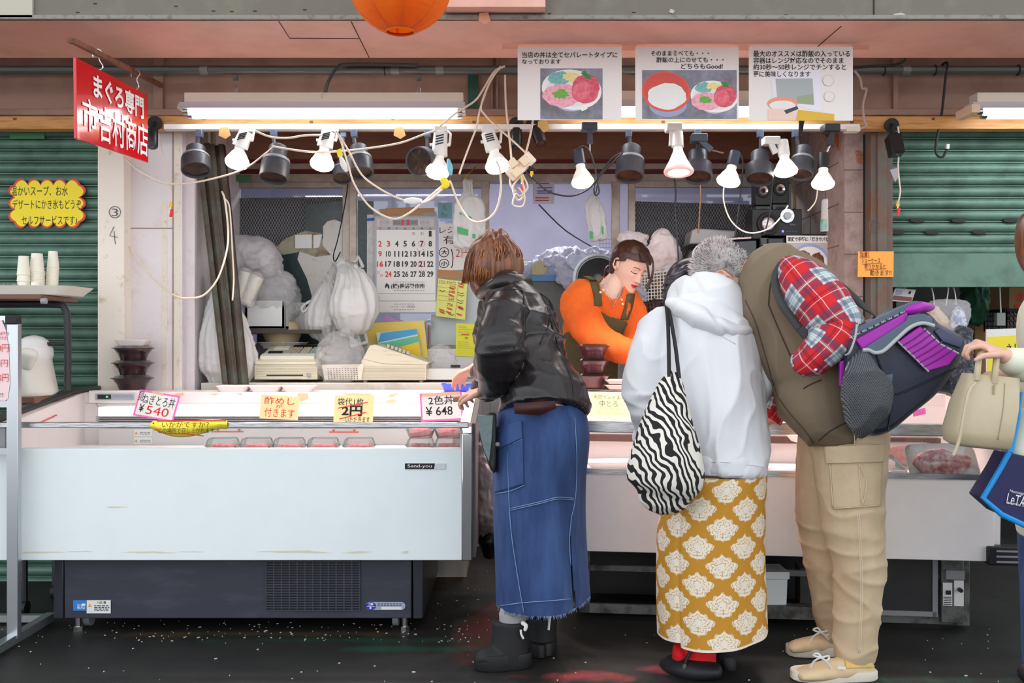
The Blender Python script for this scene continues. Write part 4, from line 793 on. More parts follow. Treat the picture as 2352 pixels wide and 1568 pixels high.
for i,(xa,ya,xb,yb,lb) in enumerate([(466,330,530,882,'dark steel channel leaning in front of the hanging bag, left of two'),(499,332,553,882,'dark steel channel leaning right of its twin before the foam box')]):
    A=P(xa,ya,4.86);Z=P(xb,yb,4.74); ax=(Z-A)/2; u=V((1,0,0)); w=u.cross(ax).normalized(); ww=px(15.5,4.8); b=B(); c=(A+Z)/2
    b.obox(c+w*.012,u*ww,ax,w*.003); b.obox(c-u*ww,u*.003,ax,w*.018); b.obox(c+u*ww,u*.003,ax,w*.018); b.obox(c-w*.012-u*ww*.62,u*ww*.36,ax,w*.003); b.obox(c-w*.012+u*ww*.62,u*ww*.36,ax,w*.003)
    tag(b.build('steel_channel',STL,bevel=.002),lb,'steel channel','leaning steel channels')
# table with cups at the far left
BROWN=mat('brown laminate',(112,78,64),.5); BT=mat('black steel tube',(32,36,40),.4)
tb=thing('folding_table','brown-topped folding table with black tube legs raised by the left shutter','table',(-2.1,4.3,0))
zt=P(0,676,4.1).z; B().box((-3,4.1,zt-.02),(-1.94,4.45,zt)).build('tabletop',BROWN,tb,bevel=.004)
xl=P(155,0,4.28).x; B().tube([(-2.3,4.28,zt-.035),(xl-.06,4.28,zt-.035),(xl-.015,4.28,zt-.05),(xl,4.28,zt-.11),(xl,4.28,.93)],.0145,10,sub=3).build('leg',BT,tb)
B().tube([(-2.3,4.24,P(0,790,4.24).z),(xl,4.28,P(0,790,4.28).z)],.008,8).build('stretcher',BT,tb); B().lathe(P(95,691,4.1),P(107,691,4.1),[(0,.012),(1,.012)],14).build('bracket',GRY,tb)
t2=thing('low_table','low brown-edged table under the white soup warmer','table',(-2.2,4.3,0)); B().box((-3,4.08,.885),(-1.955,4.5,.912)).build('tabletop',BROWN,t2,bevel=.003)
for d in (4.15,4.42): l=B().tube([(-2.03,d,.885),(-2.03,d,.06)],.012,8).build('leg',BT,t2); B().tube([(-2.04,d,.03),(-2.02,d,.03)],.03,12).build('caster',BLK,l)
sw=thing('soup_warmer','white round soup warmer with domed lid on the low table','warmer',P(78,905,4.25)); WRM=mat('ivory appliance',(232,230,220),.4)
B().limb([(86,904,4.25,38,.13),(82,870,4.25,35,.125),(78,840,4.25,33,.12),(76,818,4.25,32,.12)],32,4).build('warmer_body',WRM,sw); B().limb([(78,816,4.25,34,.125),(78,800,4.25,33,.12),(78,792,4.25,28,.1)],32,4).build('lid',mat('white lid',(246,246,246),.35),sw)
B().limb([(62,840,4.14,14,.02),(66,812,4.13,22,.03)],20,4).build('spout',WRM,sw)
trt=P(0,656,4.15); zt2=zt; b=B()
rr=lambda k,z:[V((-2.19+ .335*k*sgp(math.cos(a),.3),4.27+.15*k*sgp(math.sin(a),.3),z)) for a in np.linspace(0,2*PI,28,endpoint=False)]
xr=P(142,0,4.2).x
tag(B().rings([rr(.85,zt+.001),rr(.93,zt+.002),rr(1.06,trt.z),rr(1.03,trt.z),rr(.9,zt+.006),rr(.4,zt+.006)],True).build('cup_tub',mat('ivory tub',(230,228,216),.45)),'shallow ivory tub of paper cups on the folding table','tub')
def cup(name,p,r,h,m): 
    return B().lathe(p,p+V((0,0,h)),[(0,r*.98),(0,r*1.06),(.03,r*1.06),(.035,r),(1,r*.74),(1,r*.70),(.96,r*.2),(.96,0)],20).build(name,m)
for k,(x,n,yb,r,lb,y1) in enumerate([(118,19,655,.0245,'cream paper cup in the tall far stack of the tub',577),(85,10,651,.030,'cream paper cup in the middle stack of the tub',582),(54,4,651,.026,'cream paper cup in the leftmost stack of the tub',588)]):
    d=[4.33,4.27,4.22][k]; p=P(x,yb,d); h=.072+.008*(k>0); tt=P(0,y1,d).z-zt-.008-h; n=max(2,round(tt/(.0064 if k<2 else .03))+1); step=tt/(n-1); c0=cup('paper_cup',V((p.x,d,zt+.008)),r,h,CUPM); tag(c0,lb,'paper cup',['tall far cup stack','middle cup stack','leftmost cup stack'][k]); z=c0.location.z
    for i in range(1,n): copy_tree(c0,V((c0.location.x+.0004*i*(k==0),d,z+step*i)))
for x,lb in ((82,'single upturned cream cup before the middle stack'),(53,'single upturned cream cup before the leftmost stack')):
    p=P(x,651,4.17); tag(cup('paper_cup',V((p.x,4.17,zt+.008)),.0235,.046,CUPM),lb,'paper cup')
for i,x in enumerate((4,15,25,34)):
    p=P(x,0,4.2); o=B().lathe((p.x,4.2,zt+.008),(p.x,4.2,zt+.05),[(0,.02),(1,.024),(1,.022),(.05,.018)],16).build('clear_cup',CLP); tag(o,'small clear plastic cup in the row at the left end of the tub','cup','clear cups in the tub')
# A-frame notice stand, far left
fs=thing('notice_stand','silver aluminium notice stand with black corner caps before the long case','stand',(-1.87,3.7,0)); AL=mat('silver aluminium',(196,200,204),.3,.85)
Xp=-1.866
B().box((Xp-.02,3.715,.03),(Xp+.022,3.745,1.205)).build('post',AL,fs,bevel=.002); B().box((Xp-.024,3.71,1.205),(Xp+.02,3.75,1.238)).build('corner_cap',BLK,fs,bevel=.003)
b=B().box((-2.6,3.72,1.21),(Xp-.02,3.742,1.236)); b.build('top_bar',AL,fs); 
for y in (927,1035): z=P(0,y,3.74).z; B().box((-2.6,3.72,z-.012),(Xp-.015,3.742,z+.012)).build('cross_bar',AL,fs)
B().box((-2.6,3.735,.93),(Xp-.02,3.742,1.21)).build('panel',WT,fs)
B().box((Xp-.018,3.50,.012),(Xp+.018,4.03,.045)).build('foot',AL,fs,bevel=.002); B().box((-2.6,4.0,.012),(Xp,4.03,.04)).build('floor_bar',AL,fs)
for d in (3.52,3.9): B().tube([(Xp,d,0),(Xp,d,.013)],.012,8).build('rubber_pad',BLK,fs)
pk=thing('notice_sheet','pale pink sheet with red prices taped on the silver stand','notice',P(10,920,3.715)); fr=pf(3.712); B().poly([(-40,735),(4,735),(14,760),(20,800),(23,880),(18,915),(12,920),(-40,918)],3.713,.001).build('paper',mat('pale pink paper',(252,222,224),.6),pk)
b=B(); 
for s,x0,y0,x1,y1 in (('80円',-14,762,18,770),('受付',-8,772,16,780),('20円',-14,790,20,808),('0円',-8,826,19,842),('00円',-12,858,20,876)): text(b,s,fr,x0,y0,x1,y1,-.005,lift=.003)
b.build('lettering',REDI,pk); b=B(); text(b,'!!',fr,2,902,8,911,0,lift=.003); b.build('lettering',INK,pk)
# back room seen through the open sash
bs=thing('blue_shelf','blue-edged shelf over a dark cabinet in the room behind the opening','shelf',(.25,6.2,0)); b=B(); a=P(1150,645,6.1); c=P(1440,631,6.1); b.box((a.x,6.1,a.z),(c.x,6.5,c.z)); b.build('shelf_top',mat('blue shelf',(92,150,206),.45),bs); b=B().box((a.x,6.12,0),(c.x,6.45,a.z)); b.build('cabinet',mat('dull green cabinet',(116,118,110),.5,n2=(96,98,92),ns=6),bs)
lump('plastic_sheet','crumpled clear plastic sheet heaped over the blue shelf','plastic sheet',[(1205,622,6.2,16,.06),(1250,612,6.2,26,.1),(1300,605,6.15,34,.12),(1350,606,6.12,36,.12),(1400,612,6.15,30,.1),(1430,620,6.2,12,.05)],mat('lavender plastic',(216,216,232),.15,alpha=.7,bump=.6,bs=40),.035,8)
lump('plastic_drape','clear plastic hanging over the front edge of the blue shelf','plastic sheet',[(1300,610,6.06,28,.02),(1305,640,6.04,24,.02),(1318,660,6.04,10,.01)],mat('lavender plastic',(216,216,232),.15,alpha=.7),.02,12)
def wire_basket(name,label,q,d,dep,m,nx,ny,w=.002,group=None):
    root=thing(name,label,'basket',P((q[0][0]+q[1][0])/2,q[2][1],d),group); tl,tr,br,bl=[P(x,y,d) for x,y in q]; dv=V((0,dep,0))
    for nm,(A,Bq,C,D_) in (('front',(tl,tr,br,bl)),('side',(tr,tr+dv,br+dv,br)),('back',(tl+dv,tr+dv,br+dv,bl+dv)),('side',(tl,tl+dv,bl+dv,bl))):
        b=B()
        for i in range(nx+1): t=i/nx; b.tube([A.lerp(Bq,t),D_.lerp(C,t)],w,4)
        for j in range(ny+1): t=j/ny; b.tube([A.lerp(D_,t),Bq.lerp(C,t)],w,4)
        b.build(nm,m,root)
    B().tube([tl,tr,tr+dv,tl+dv,tl],w*2.2,6).build('rim',m,root); B().add([bl,br,br+dv,bl+dv],[(0,1,2,3)]).build('bottom',m,root,solid=.002); return root
wire_basket('small_basket','small white lattice basket at the left end of the blue shelf',[(1194,598),(1222,596),(1218,632),(1197,632)],6.15,.15,WHT,5,6)
o=B().poly([(1222,612),(1240,596),(1260,612),(1250,630),(1222,632)],6.1,.02).build('folded_paper',mat('straw paper',(214,206,160),.7)); tag(o,'folded straw-coloured paper beside the small lattice basket','paper')
fa=thing('electric_fan','white electric fan with grey grille behind the shop assistant','fan',P(1372,640,5.9)); c=P(1375,640,5.85)
b=B(); 
for k in range(40):
    a=2*PI*k/40; b.tube([c+V((.03*math.cos(a),-.03,.03*math.sin(a))),c+V((.085*math.cos(a+.15),-.035,.085*math.sin(a+.15))),c+V((.125*math.cos(a+.3),0,.125*math.sin(a+.3)))],.0016,4)
b.build('grille',mat('fan grille',(70,74,76),.4),fa); B().lathe(c+V((0,.012,0)),c+V((0,.016,0)),[(0,.124),(1,.124)],36).build('back_plate',mat('fan dark',(40,42,44),.6),fa); B().lathe(c+V((0,.015,0)),c+V((0,.08,0)),[(0,.128),(-.3,.136),(-.3,.146),(.5,.15),(1,.10)],36).build('housing',WHT,fa); B().lathe(c+V((0,-.04,0)),c+V((0,0,0)),[(0,.02),(1,.035)],18).build('hub',GRY,fa)
b=B(); 
for i in range(5):
    a=2*PI*i/5; b.prism([c+V((.02*math.cos(a),.02,.02*math.sin(a))),c+V((.11*math.cos(a+.1),.02,.11*math.sin(a+.1))),c+V((.11*math.cos(a+.9),.035,.11*math.sin(a+.9)))],(0,.003,0))
b.build('blades',DK2,fa); B().tube([c+V((0,.06,-.1)),c+V((0,.06,-.28))],.02,10).build('neck',WHT,fa)
b=B(); 
for i in range(5): x=1378+i*7; b.tube([P(x,548,7.0),P(x,578,7.0)],.0025,4)
for j in range(4): b.tube([P(1376,550+j*9,7.0),P(1410,550+j*9,7.0)],.0025,4)
tag(b.build('wire_grid',mat('grey wire',(130,130,150),.4)),'grey wire grid hanging on the lavender wall of the back room','wire grid')
# right hand clutter
lump('paper_bag','pale crumpled paper sheet above the shop assistant’s head','paper',[(1426,548,5.35,12,.02),(1455,545,5.35,16,.03),(1484,552,5.35,14,.02)],mat('pale paper',(226,218,216),.6),.012,14)
lump('paper_bag','pinkish paper bag with a small red stamp under the window','paper bag',[(1520,618,5.3,44,.05),(1522,590,5.3,44,.06),(1522,560,5.3,36,.05),(1520,538,5.3,18,.03)],mat('pinkish paper',(238,222,220),.6),.012,9,seed=5)
wire_basket('white_basket','white lattice basket of small goods beside the shop assistant',[(1472,630),(1568,617),(1566,690),(1476,695)],5.2,.2,WHT,13,9,.0028)
lump('goods','brown snack packets heaped in the white lattice basket','packets',[(1522,690,5.3,36,.07),(1522,660,5.3,40,.08),(1524,636,5.3,30,.06)],mat('snack packets',(176,140,96),.4,n2=(90,64,60),ns=22),.014,22)
lump('plastic_bag','lavender plastic bag under the chin of the shop assistant','plastic bag',[(1478,690,5.25,16,.05),(1462,672,5.25,22,.06),(1450,665,5.25,12,.03)],mat('lavender plastic',(216,216,232),.15,alpha=.7),.014,16,seed=7)
wire_basket('black_crate','black plastic crate below the white lattice basket',[(1455,698),(1545,690),(1538,770),(1468,775)],5.1,.22,DK2,12,7,.0035)
lump('goods','dark red packets inside the black crate','packets',[(1502,770,5.22,30,.08),(1502,735,5.22,36,.09),(1504,708,5.22,28,.07)],mat('red packets',(130,40,40),.4,n2=(50,36,40),ns=24),.012,22,seed=2)
o=B().pbox(1446,712,1457,800,5.05,.1).build('wooden_strip',WOOD); tag(o,'upright strip of pale wood beside the orange sleeve','wood')
o=B().box((.72,5.05,0),(1.5,5.45,P(0,772,5.05).z)).build('work_bench',mat('dim steel bench',(120,120,120),.4,.5)); tag(o,'dim steel bench carrying the crate and the black oven','bench')
ov=thing('microwave_oven','black microwave oven with a poster on its door','microwave',P(1850,660,5.0)); a=P(1745,690,5.0); c=P(1932,537,5.0); BO=mat('black appliance',(24,24,32),.22,coat=.3)
B().box((a.x,5.0,P(0,772,5.05).z),(c.x,5.38,c.z)).build('oven_body',BO,ov,bevel=.008); B().pbox(1764,546,1800,700,4.985,.015).build('door_panel',mat('black gloss',(14,14,18),.08),ov,bevel=.004); B().tube([P(1756,560,4.97),P(1756,690,4.97)],.006,8).build('door_handle',GRY,ov)
o2=thing('rice_cooker','rounded black appliance lid behind the grey-haired man','appliance',P(1660,640,5.05)); B().prism([P(1586,690,5.02),P(1588,610,5.02),P(1596,572,5.02),P(1612,558,5.02),P(1650,552,5.02),P(1742,547,5.02),P(1742,690,5.02)],(0,.3,0)).build('appliance_body',BO,o2,bevel=.012); B().tube([P(1588,600,4.98),P(1600,566,4.97),P(1640,552,4.97),P(1725,545,4.97)],.006,8,sub=4).build('lid_trim',STEEL,o2)
o=B().prism([P(1584,560,5.3),P(1590,528,5.3),P(1600,524,5.3),P(1690,530,5.3),P(1692,560,5.3)],(0,.2,0)).build('grey_box',mat('grey translucent box',(196,190,190),.35),bevel=.008); tag(o,'pale grey plastic box under the right window','box')
po=sheet('poster','small food poster about grilled mackerel rice on the microwave door','poster',[(1806,541),(1909,541),(1914,645),(1808,645)],4.975,PAPER,[('家庭で手軽に「焼きサバ丼」',.03,.03,.96,.13,INK,.02,0)],blobs=[
 ([(.03,.16),(.97,.16),(.97,.98),(.03,.98)],mat('poster table',(200,190,180),.5)),(oval(.5,.58,.44,.40,30),mat('bowl rim blue',(150,170,222),.4)),(oval(.5,.58,.38,.34,30),mat('bowl white',(240,238,234),.4)),(oval(.34,.52,.18,.2,20,.12),mat('grilled fish',(120,62,34),.4,n2=(196,140,80),ns=60)),(oval(.66,.55,.15,.18,20,.12),mat('grilled fish dark',(92,40,28),.4,n2=(150,90,50),ns=60)),(oval(.46,.72,.2,.08,20,.2),mat('rice cream',(236,214,160),.5))])
for i,x in enumerate((1754,1793)):
    s=thing('small_speaker','small black speaker, '+('left' if i==0 else 'right')+' one of the pair above the window sill','speaker',P(x,492,5.1),'pair of small speakers'); yy=435-4*i
    B().pbox(x-19,yy-24,x+19,yy+36,5.1,.09).build('cabinet',mat('speaker black',(34,34,36),.5),s,bevel=.003); c=P(x-1,yy+3,5.098)
    B().lathe(c,c-V((0,.008,0)),[(0,.036),(1,.034),(1,.024),(.2,.022)],28).build('surround',BLK,s); cn=B().lathe(c-V((0,.001,0)),c-V((0,.009,0)),[(0,.0),(.2,.012),(1,.023)],28,cap=False).build('cone',mat('pink silver cone',(216,196,192),.25,.7),s); B().ball(c-V((0,.004,0)),.011,16).build('dust_cap',BLK,cn)
    b=B().pbox(x-18,yy+38,x+18,yy+58,5.08,.1).build('stand_base',mat('speaker grey',(64,64,66),.4),s,bevel=.003); B().poly(oval(x,yy+47,11,4,16),5.079,.004).build('opening',BLK,b)
sw_=thing('subwoofer','black subwoofer with silver cone and round volume dial','speaker',P(1790,545,5.0)); B().pbox(1728,480,1842,548,5.0,.16).build('cabinet',mat('speaker black',(34,34,36),.5),sw_,bevel=.004)
c=P(1764,514,4.998); B().lathe(c,c-V((0,.015,0)),[(0,.058),(1,.054),(1,.045),(.3,.036)],36).build('surround',BLK,sw_); B().ball(c-V((0,.002,0)),(.033,.014,.033),24).build('cone',mat('silver cone',(226,218,218),.3,.4),sw_)
c=P(1807,496,4.998); B().lathe(c,c-V((0,.012,0)),[(0,.037),(1,.035),(1,.02)],30).build('dial_ring',STEEL,sw_); B().lathe(c,c-V((0,.024,0)),[(0,.02),(1,.018)],24).build('dial',mat('grey dial',(150,150,152),.3,.7),sw_); B().ball(P(1798,531,4.997),.006,10).build('indicator',mat('blue led',(90,90,255),.3,emit=4),sw_)
b=B(); text(b,'Bluetooth',pf(4.999),1815,513,1827,517,0); [stroke(b,pf(4.999),[(1806+i*7,531),(1809+i*7,531)],1.2,.001) for i in range(4)]; b.build('lettering',GRY,sw_)
wt=thing('wipes_canister','white wipes canister with green and blue print on the oven','canister',P(1905,533,4.97)); c=P(1904,533,5.0); B().lathe(c,P(1907,458,5.0),[(0,.040),(.03,.043),(.95,.042),(1,.036)],28).build('canister_body',WT,wt); B().lathe(P(1904,530,5.0),P(1905,505,5.0),[(0,.0438),(1,.0436)],28,cap=False).build('print_band',mat('mint print',(196,230,232),.4,n2=(120,206,150),ns=24),wt)
b=B(); fr=pf(4.953)
for j in range(7):
    for i in range(2): stroke(b,fr,[(1906+i*9,466+j*5.4),(1913+i*9,466+j*5.4)],2,.0)
b.build('lettering',INK,wt)
# store under the raised shutter
o=B().pbox(2318,655,2400,735,5.6,.3).build('cardboard_box',mat('kraft box',(150,112,60),.7)); tag(o,'cardboard box with red characters in the dark store','box'); b=B(); text(b,'北見',pf(5.6),2331,672,2380,694,.04); stroke(b,pf(5.6),[(2331,702),(2390,702)],8,.002); b.build('lettering',REDI,o)
o=B().pbox(2240,740,2340,860,5.8,.3).build('cardboard_box',mat('kraft box',(150,112,60),.7)); tag(o,'plain cardboard box low in the dark store behind the handbag','box')
lump('green_cloth','dark green cloth hanging in the store','cloth',[(2238,640,5.5,26,.05),(2240,690,5.5,34,.06),(2236,735,5.5,22,.04)],mat('dark green cloth',(30,84,58),.8),.02,10)
wp=sheet('wipes_packet','red and white wipes packet hanging under the raised shutter','packet',[(2056,662),(2106,664),(2094,694),(2048,690)],4.85,mat('packet white',(226,226,226),.3),(),thick=.02,blobs=[([(.05,.55),(.98,.62),(.96,.95),(.02,.9)],mat('packet red',(150,52,48),.35)),([(.1,.1),(.4,.12),(.4,.5),(.1,.5)],mat('packet sky',(170,190,214),.35)),([(.7,.15),(.8,.15),(.8,.38),(.7,.38)],INK)])
cb=lump('clear_bag','clear bag of blue-printed goods hanging behind the cooler bag','plastic bag',[(2170,700,4.75,58,.03),(2172,730,4.75,56,.06),(2174,760,4.75,44,.06),(2182,800,4.75,26,.04)],BAGC,.012,14,seed=9)
lump('goods_inside','',None,[(2140,715,4.78,18,.03),(2150,740,4.78,26,.04),(2170,765,4.78,20,.03)],mat('buff goods',(222,190,160),.5),.008,20,parent=cb); lump('blue_print','',None,[(2200,715,4.77,12,.03),(2198,745,4.77,20,.04),(2192,770,4.77,18,.03)],mat('blue print',(120,150,200),.5,n2=(226,230,236),ns=26,nlo=.48,nhi=.54),.006,20,parent=cb)
for x0,x1 in ((2137,2146),(2178,2172),(2188,2196)): o=B().tube([P(x0,655,4.83),P((x0+x1)/2+2,675,4.8),P(x1,700,4.78)],.003,6,sub=3).build('hanger_wire',mat('white wire',(220,220,220),.5)); tag(o,'white wire hanger holding the clear bag under the shutter','wire','wires holding the clear bag')
o=B().tube([P(2296,655,5.0),P(2299,720,5.0)],.003,6).build('white_cable',WT); tag(o,'white cord dropping into the store from the shutter','cord'); o=B().pbox(2290,718,2310,748,4.98,.03).build('power_adapter',mat('grey adapter',(150,156,150),.5),bevel=.003); tag(o,'grey adapter block dangling in the store','adapter')
wire_basket('black_crate','black crate stacked in the store behind the yellow sign',[(2312,712),(2400,712),(2400,760),(2312,760)],5.3,.25,DK2,10,4,.004)
lump('net_bag','grey net bag hanging behind the handbag','net bag',[(2212,760,4.7,22,.04),(2208,830,4.7,26,.05),(2200,900,4.68,24,.05),(2196,920,4.68,12,.03)],mat('grey net',(104,112,124),.7,n2=(50,54,62),ns=60,nlo=.4,nhi=.5),.008,12)
sb=sheet('yellow_sign','yellow handwritten sign in a white holder behind the handbag','sign',[(2266,756),(2440,750),(2440,925),(2268,930)],4.15,WT,[('社長',.26,.20,.60,.36,INK,0,0),('おすすめ',.20,.62,.70,.74,INK,0,0),('ん',.60,.82,.70,.92,INK,0,0)],blobs=[([(.01,.10),(1,.08),(1,.92),(.01,.95)],YEL)],strokes=[([(.4,.70),(1,.55)],.006,REDI)],thick=.008)
# rubbish bag in the gap between the cases
lump('rubbish_bag','big clear rubbish bag slumped in the gap between the two cases','plastic bag',[(1118,1215,4.3,22,.08),(1122,1170,4.3,40,.14),(1120,1100,4.3,38,.15),(1116,1040,4.3,32,.12),(1112,990,4.3,22,.08)],mat('pinkish grey plastic',(196,182,180),.2,alpha=.75,bump=.5,bs=30),.018,12)
o=B().limb([(1125,1268,4.35,18,.08),(1128,1235,4.35,34,.12),(1130,1212,4.35,30,.1)],24,5).build('black_sack',mat('black sack',(24,24,26),.3,bump=.5,bs=40)); tag(o,'black rubbish sack at the bottom of the gap between the cases','sack')
# ================================================================ lamps, cables, hanging signs
LAMPW=mat('white lamp shell',(236,236,232),.3); BULB=mat('lit bulb',(255,250,236),.4,emit=9,ecol=(255,244,226)); TUBE=mat('lit tube',(255,255,255),.4,emit=15,ecol=(250,252,255)); RIB=mat('bulb heat sink',(236,236,230),.4,emit=.22,ecol=(255,250,236)); LD=mat('charcoal lamp shell',(58,62,70),.38,n2=(74,74,76),ns=12); CORDW=mat('cream cord',(232,216,196),.5); CORDK=mat('dark cord',(40,42,48),.5)
def spot(p,aim,e,ang=95,blend=.6,col=(1,.80,.75),r=.03):
    L=bpy.data.lights.new('lamp_glow','SPOT'); L.energy=e; L.spot_size=math.radians(ang); L.spot_blend=blend; L.color=col; L.shadow_soft_size=r
    o=bpy.data.objects.new('lamp_glow',L); COL.objects.link(o); o.location=p; o.rotation_euler=(V(aim)-V(p)).to_track_quat('-Z','Y').to_euler(); return o
# conduit pipe
pp=thing('conduit_pipe','long grey conduit pipe running under the soffit across the stall','pipe',P(1176,162,4.62))
a=P(-200,161,4.62); c=P(2560,161,4.62); B().tube([a,c],.0205,14).build('pipe',mat('dull grey pipe',(116,116,112),.35,.5),pp)
for x in (470,908,1010,2080): B().tube([P(x-9,161,4.62),P(x+9,161,4.62)],.0235,14).build('coupling',mat('pipe coupling',(150,150,144),.4,.5),pp)
for x in (540,962): B().pbox(x-5,172,x+5,184,4.61,.02).build('hanger_clip',FRM,pp,bevel=.002)
for x in (884,1345,2030,2147,2338): B().tube([P(x-1,161,4.62),P(x+1,161,4.62)],.0255,12).build('cable_tie',BLK,pp)
def fluor(label,x0,x1,yt,d,dead=False,chain=(),endcap=False):
    r=thing('fluorescent_fixture',label,'ceiling light',P((x0+x1)/2,yt+60,d),'fluorescent fixtures'); hp=mat('fixture enamel',(214,202,186),.45)
    a=P(x0+5,yt+22,d); c=P(x1-2,yt,d); B().box((a.x,d,a.z),(c.x,d+.08,c.z)).build('housing',hp,r,bevel=.002)
    b=B(); b.lathe(P(x0+326,yt+9,d),P(x0+326,yt+9,d-.001),[(0,.011),(1,.011)],18); b.lathe(P(x0+326,yt+9,d-.0012),P(x0+326,yt+9,d-.0022),[(0,.0095),(1,.0095)],18,1); b.build('knockout',[mat('knockout ring',(150,142,132),.5),hp],r)
    z0=P(0,yt+22,d).z; z1=P(0,yt+40,d).z
    B().prism([V((P(x0-6,0,d).x,d-.035,z1)),V((P(x0-6,0,d).x,d+.0,z0)),V((P(x0-6,0,d).x,d+.08,z0)),V((P(x0-6,0,d).x,d+.115,z1))],(P(x1+2,0,d).x-P(x0-6,0,d).x,0,0)).build('reflector',mat('fixture reflector',(206,204,212),.35),r)
    for k,(yy,dd,xo) in enumerate(((44,d+.005,4),(53,d+.07,14))):
        A=P(x0+xo,yt+yy,dd); Z=P(x1-4,yt+yy,dd); t=B().tube([A+V((.02,0,0)),Z-V((.02,0,0))],.0155,14).build('tube',TUBE,r)
        B().tube([A,A+V((.022,0,0))],.0158,14).tube([Z,Z-V((.022,0,0))],.0158,14).build('tube_cap',STEEL,t)
    for x in chain:
        b=B()
        for i in range(4): y=184+i*8; b.tube([P(x-2*(i%2),y,4.61),P(x+3-2*(i%2),y+4,4.61),P(x-2*(i%2),y+9,4.61)],.0016,4)
        b.tube([P(x-3,yt,d+.04),P(x-3,yt-10,d+.04),P(x,yt-17,4.61),P(x+4,yt-10,d+.04),P(x+4,yt,d+.04)],.0016,4); b.build('chain',STEEL,r)
    if endcap: B().pbox(x0-8,yt+26,x0+12,yt+46,d-.035,.16).build('end_cap',mat('cream end cap',(222,194,166),.5),r,bevel=.002)
    return r
fluor('long twin-tube fluorescent fixture hanging by chains left of the menu posters',418,1066,212,4.36,chain=(541,962))
fluor('fluorescent fixture mostly hidden behind the three menu posters',1290,1890,208,4.36)
fluor('fluorescent fixture cut by the right edge of the photo',2240,2880,212,4.36,endcap=True)
rl=thing('lamp_rail','long white lamp rail under the timber batten carrying the spotlights','rail',P(1170,297,4.45)); a=P(376,296.5,4.43); c=P(1975,285,4.43)
B().box((a.x,4.43,a.z),(c.x,4.47,c.z)).build('rail_bar',mat('white rail',(238,234,230),.4),rl,bevel=.001); B().pbox(1945,290,1976,301,4.425,.05).build('rail_end',mat('cream rail end',(222,214,200),.5),rl)
def bulb_parts(root,A,Z,r,par=False):
    """A neck centre, Z face centre"""
    n=root; ax=Z-A
    pr=[(0,r*.42),(.12,r*.42),(.2,r*.40),(.45,r*.70),(.72,r*.95)] if not par else [(0,r*.30),(.2,r*.36),(.5,r*.6),(.88,r*.98),(.9,r)]
    b=B(); t=ax.normalized(); a=t.orthogonal().normalized(); w=t.cross(a); N=48
    R=[[A+ax*u+(a*math.cos(2*PI*k/N)+w*math.sin(2*PI*k/N))*rr*(1-.05*(k%2)*(u>.25)) for k in range(N)] for u,rr in pr]; b.rings(R,True); h=b.build('bulb_base',RIB,root,angle=60)
    if par:
        B().lathe(A,Z,[(.88,r*1.0),(.95,r*1.04),(1.0,r*1.0),(1.0,r*.74)],32,cap=False).build('bulb_rim',mat('pink bulb rim',(246,200,196),.4,emit=.3),root); B().lathe(A,Z,[(.97,r*.8),(1.0,r*.5),(1.01,.0)],28).build('bulb_face',BULB,root)
    else: B().lathe(A,Z,[(.72,r*.95),(.80,r),(.90,r*.93),(.97,r*.7),(1.0,r*.3),(1.0,0)],28).build('bulb_face',BULB,root)
def track_white(label,x,xm,ym,xb,yb,d=4.40,e=29):
    r=thing('track_spotlight',label,'spotlight',P(x,297,d),'white spotlights on the rail'); A=P(x,300,d)
    B().pbox(x-15,288,x+15,302,d-.02,.05).build('rail_adapter',LAMPW,r,bevel=.003)
    M_=P(xm,ym,d); Z=P(xb,yb,d-.04); ax=(Z-A).normalized(); T=P(x-(xb-x)*.06,302,d)
    bo=B().lathe(T,M_,[(0,.022),(.04,.030),(.55,.033),(1.0,.036),(1.0,.02)],24).build('lamp_body',LAMPW,r)
    b=B(); s=V((0,-1,0))
    for k in range(4):
        p=T.lerp(M_,.22+.11*k)+V((0,-.033,0)); b.obox(p,V((.017,.0,.004)),V((0,.003,0)),V((0,0,.0022)))
    b.build('vent_slot',BLK,bo)
    q=T.lerp(M_,.55); B().tube([q-V((.045,0,0)),q+V((.045,0,0))],.007,10).build('pivot_knob',LAMPW,r); B().tube([q+V((.042,0,.0)),q+V((.046,.01,.05)),A+V((.03,.02,0))],.006,8).build('yoke',LAMPW,r)
    bulb_parts(r,M_-(Z-M_)*.05,Z,px(27.5,d)); spot(Z+(Z-M_).normalized()*.04,P(x,1010,4.15),e)
track_white('white ridged-bulb spotlight lit at the left end of the rail',565,551,338,543,381)
track_white('lit white spotlight second from the left on the rail',754,746,338,738,386)
track_white('lit white spotlight beside the round lamp facing out',1012,1009,358,1004,404,4.36)
track_white('lit white spotlight leaning right beside the tangled cords',1121,1134,345,1144,391,4.36)
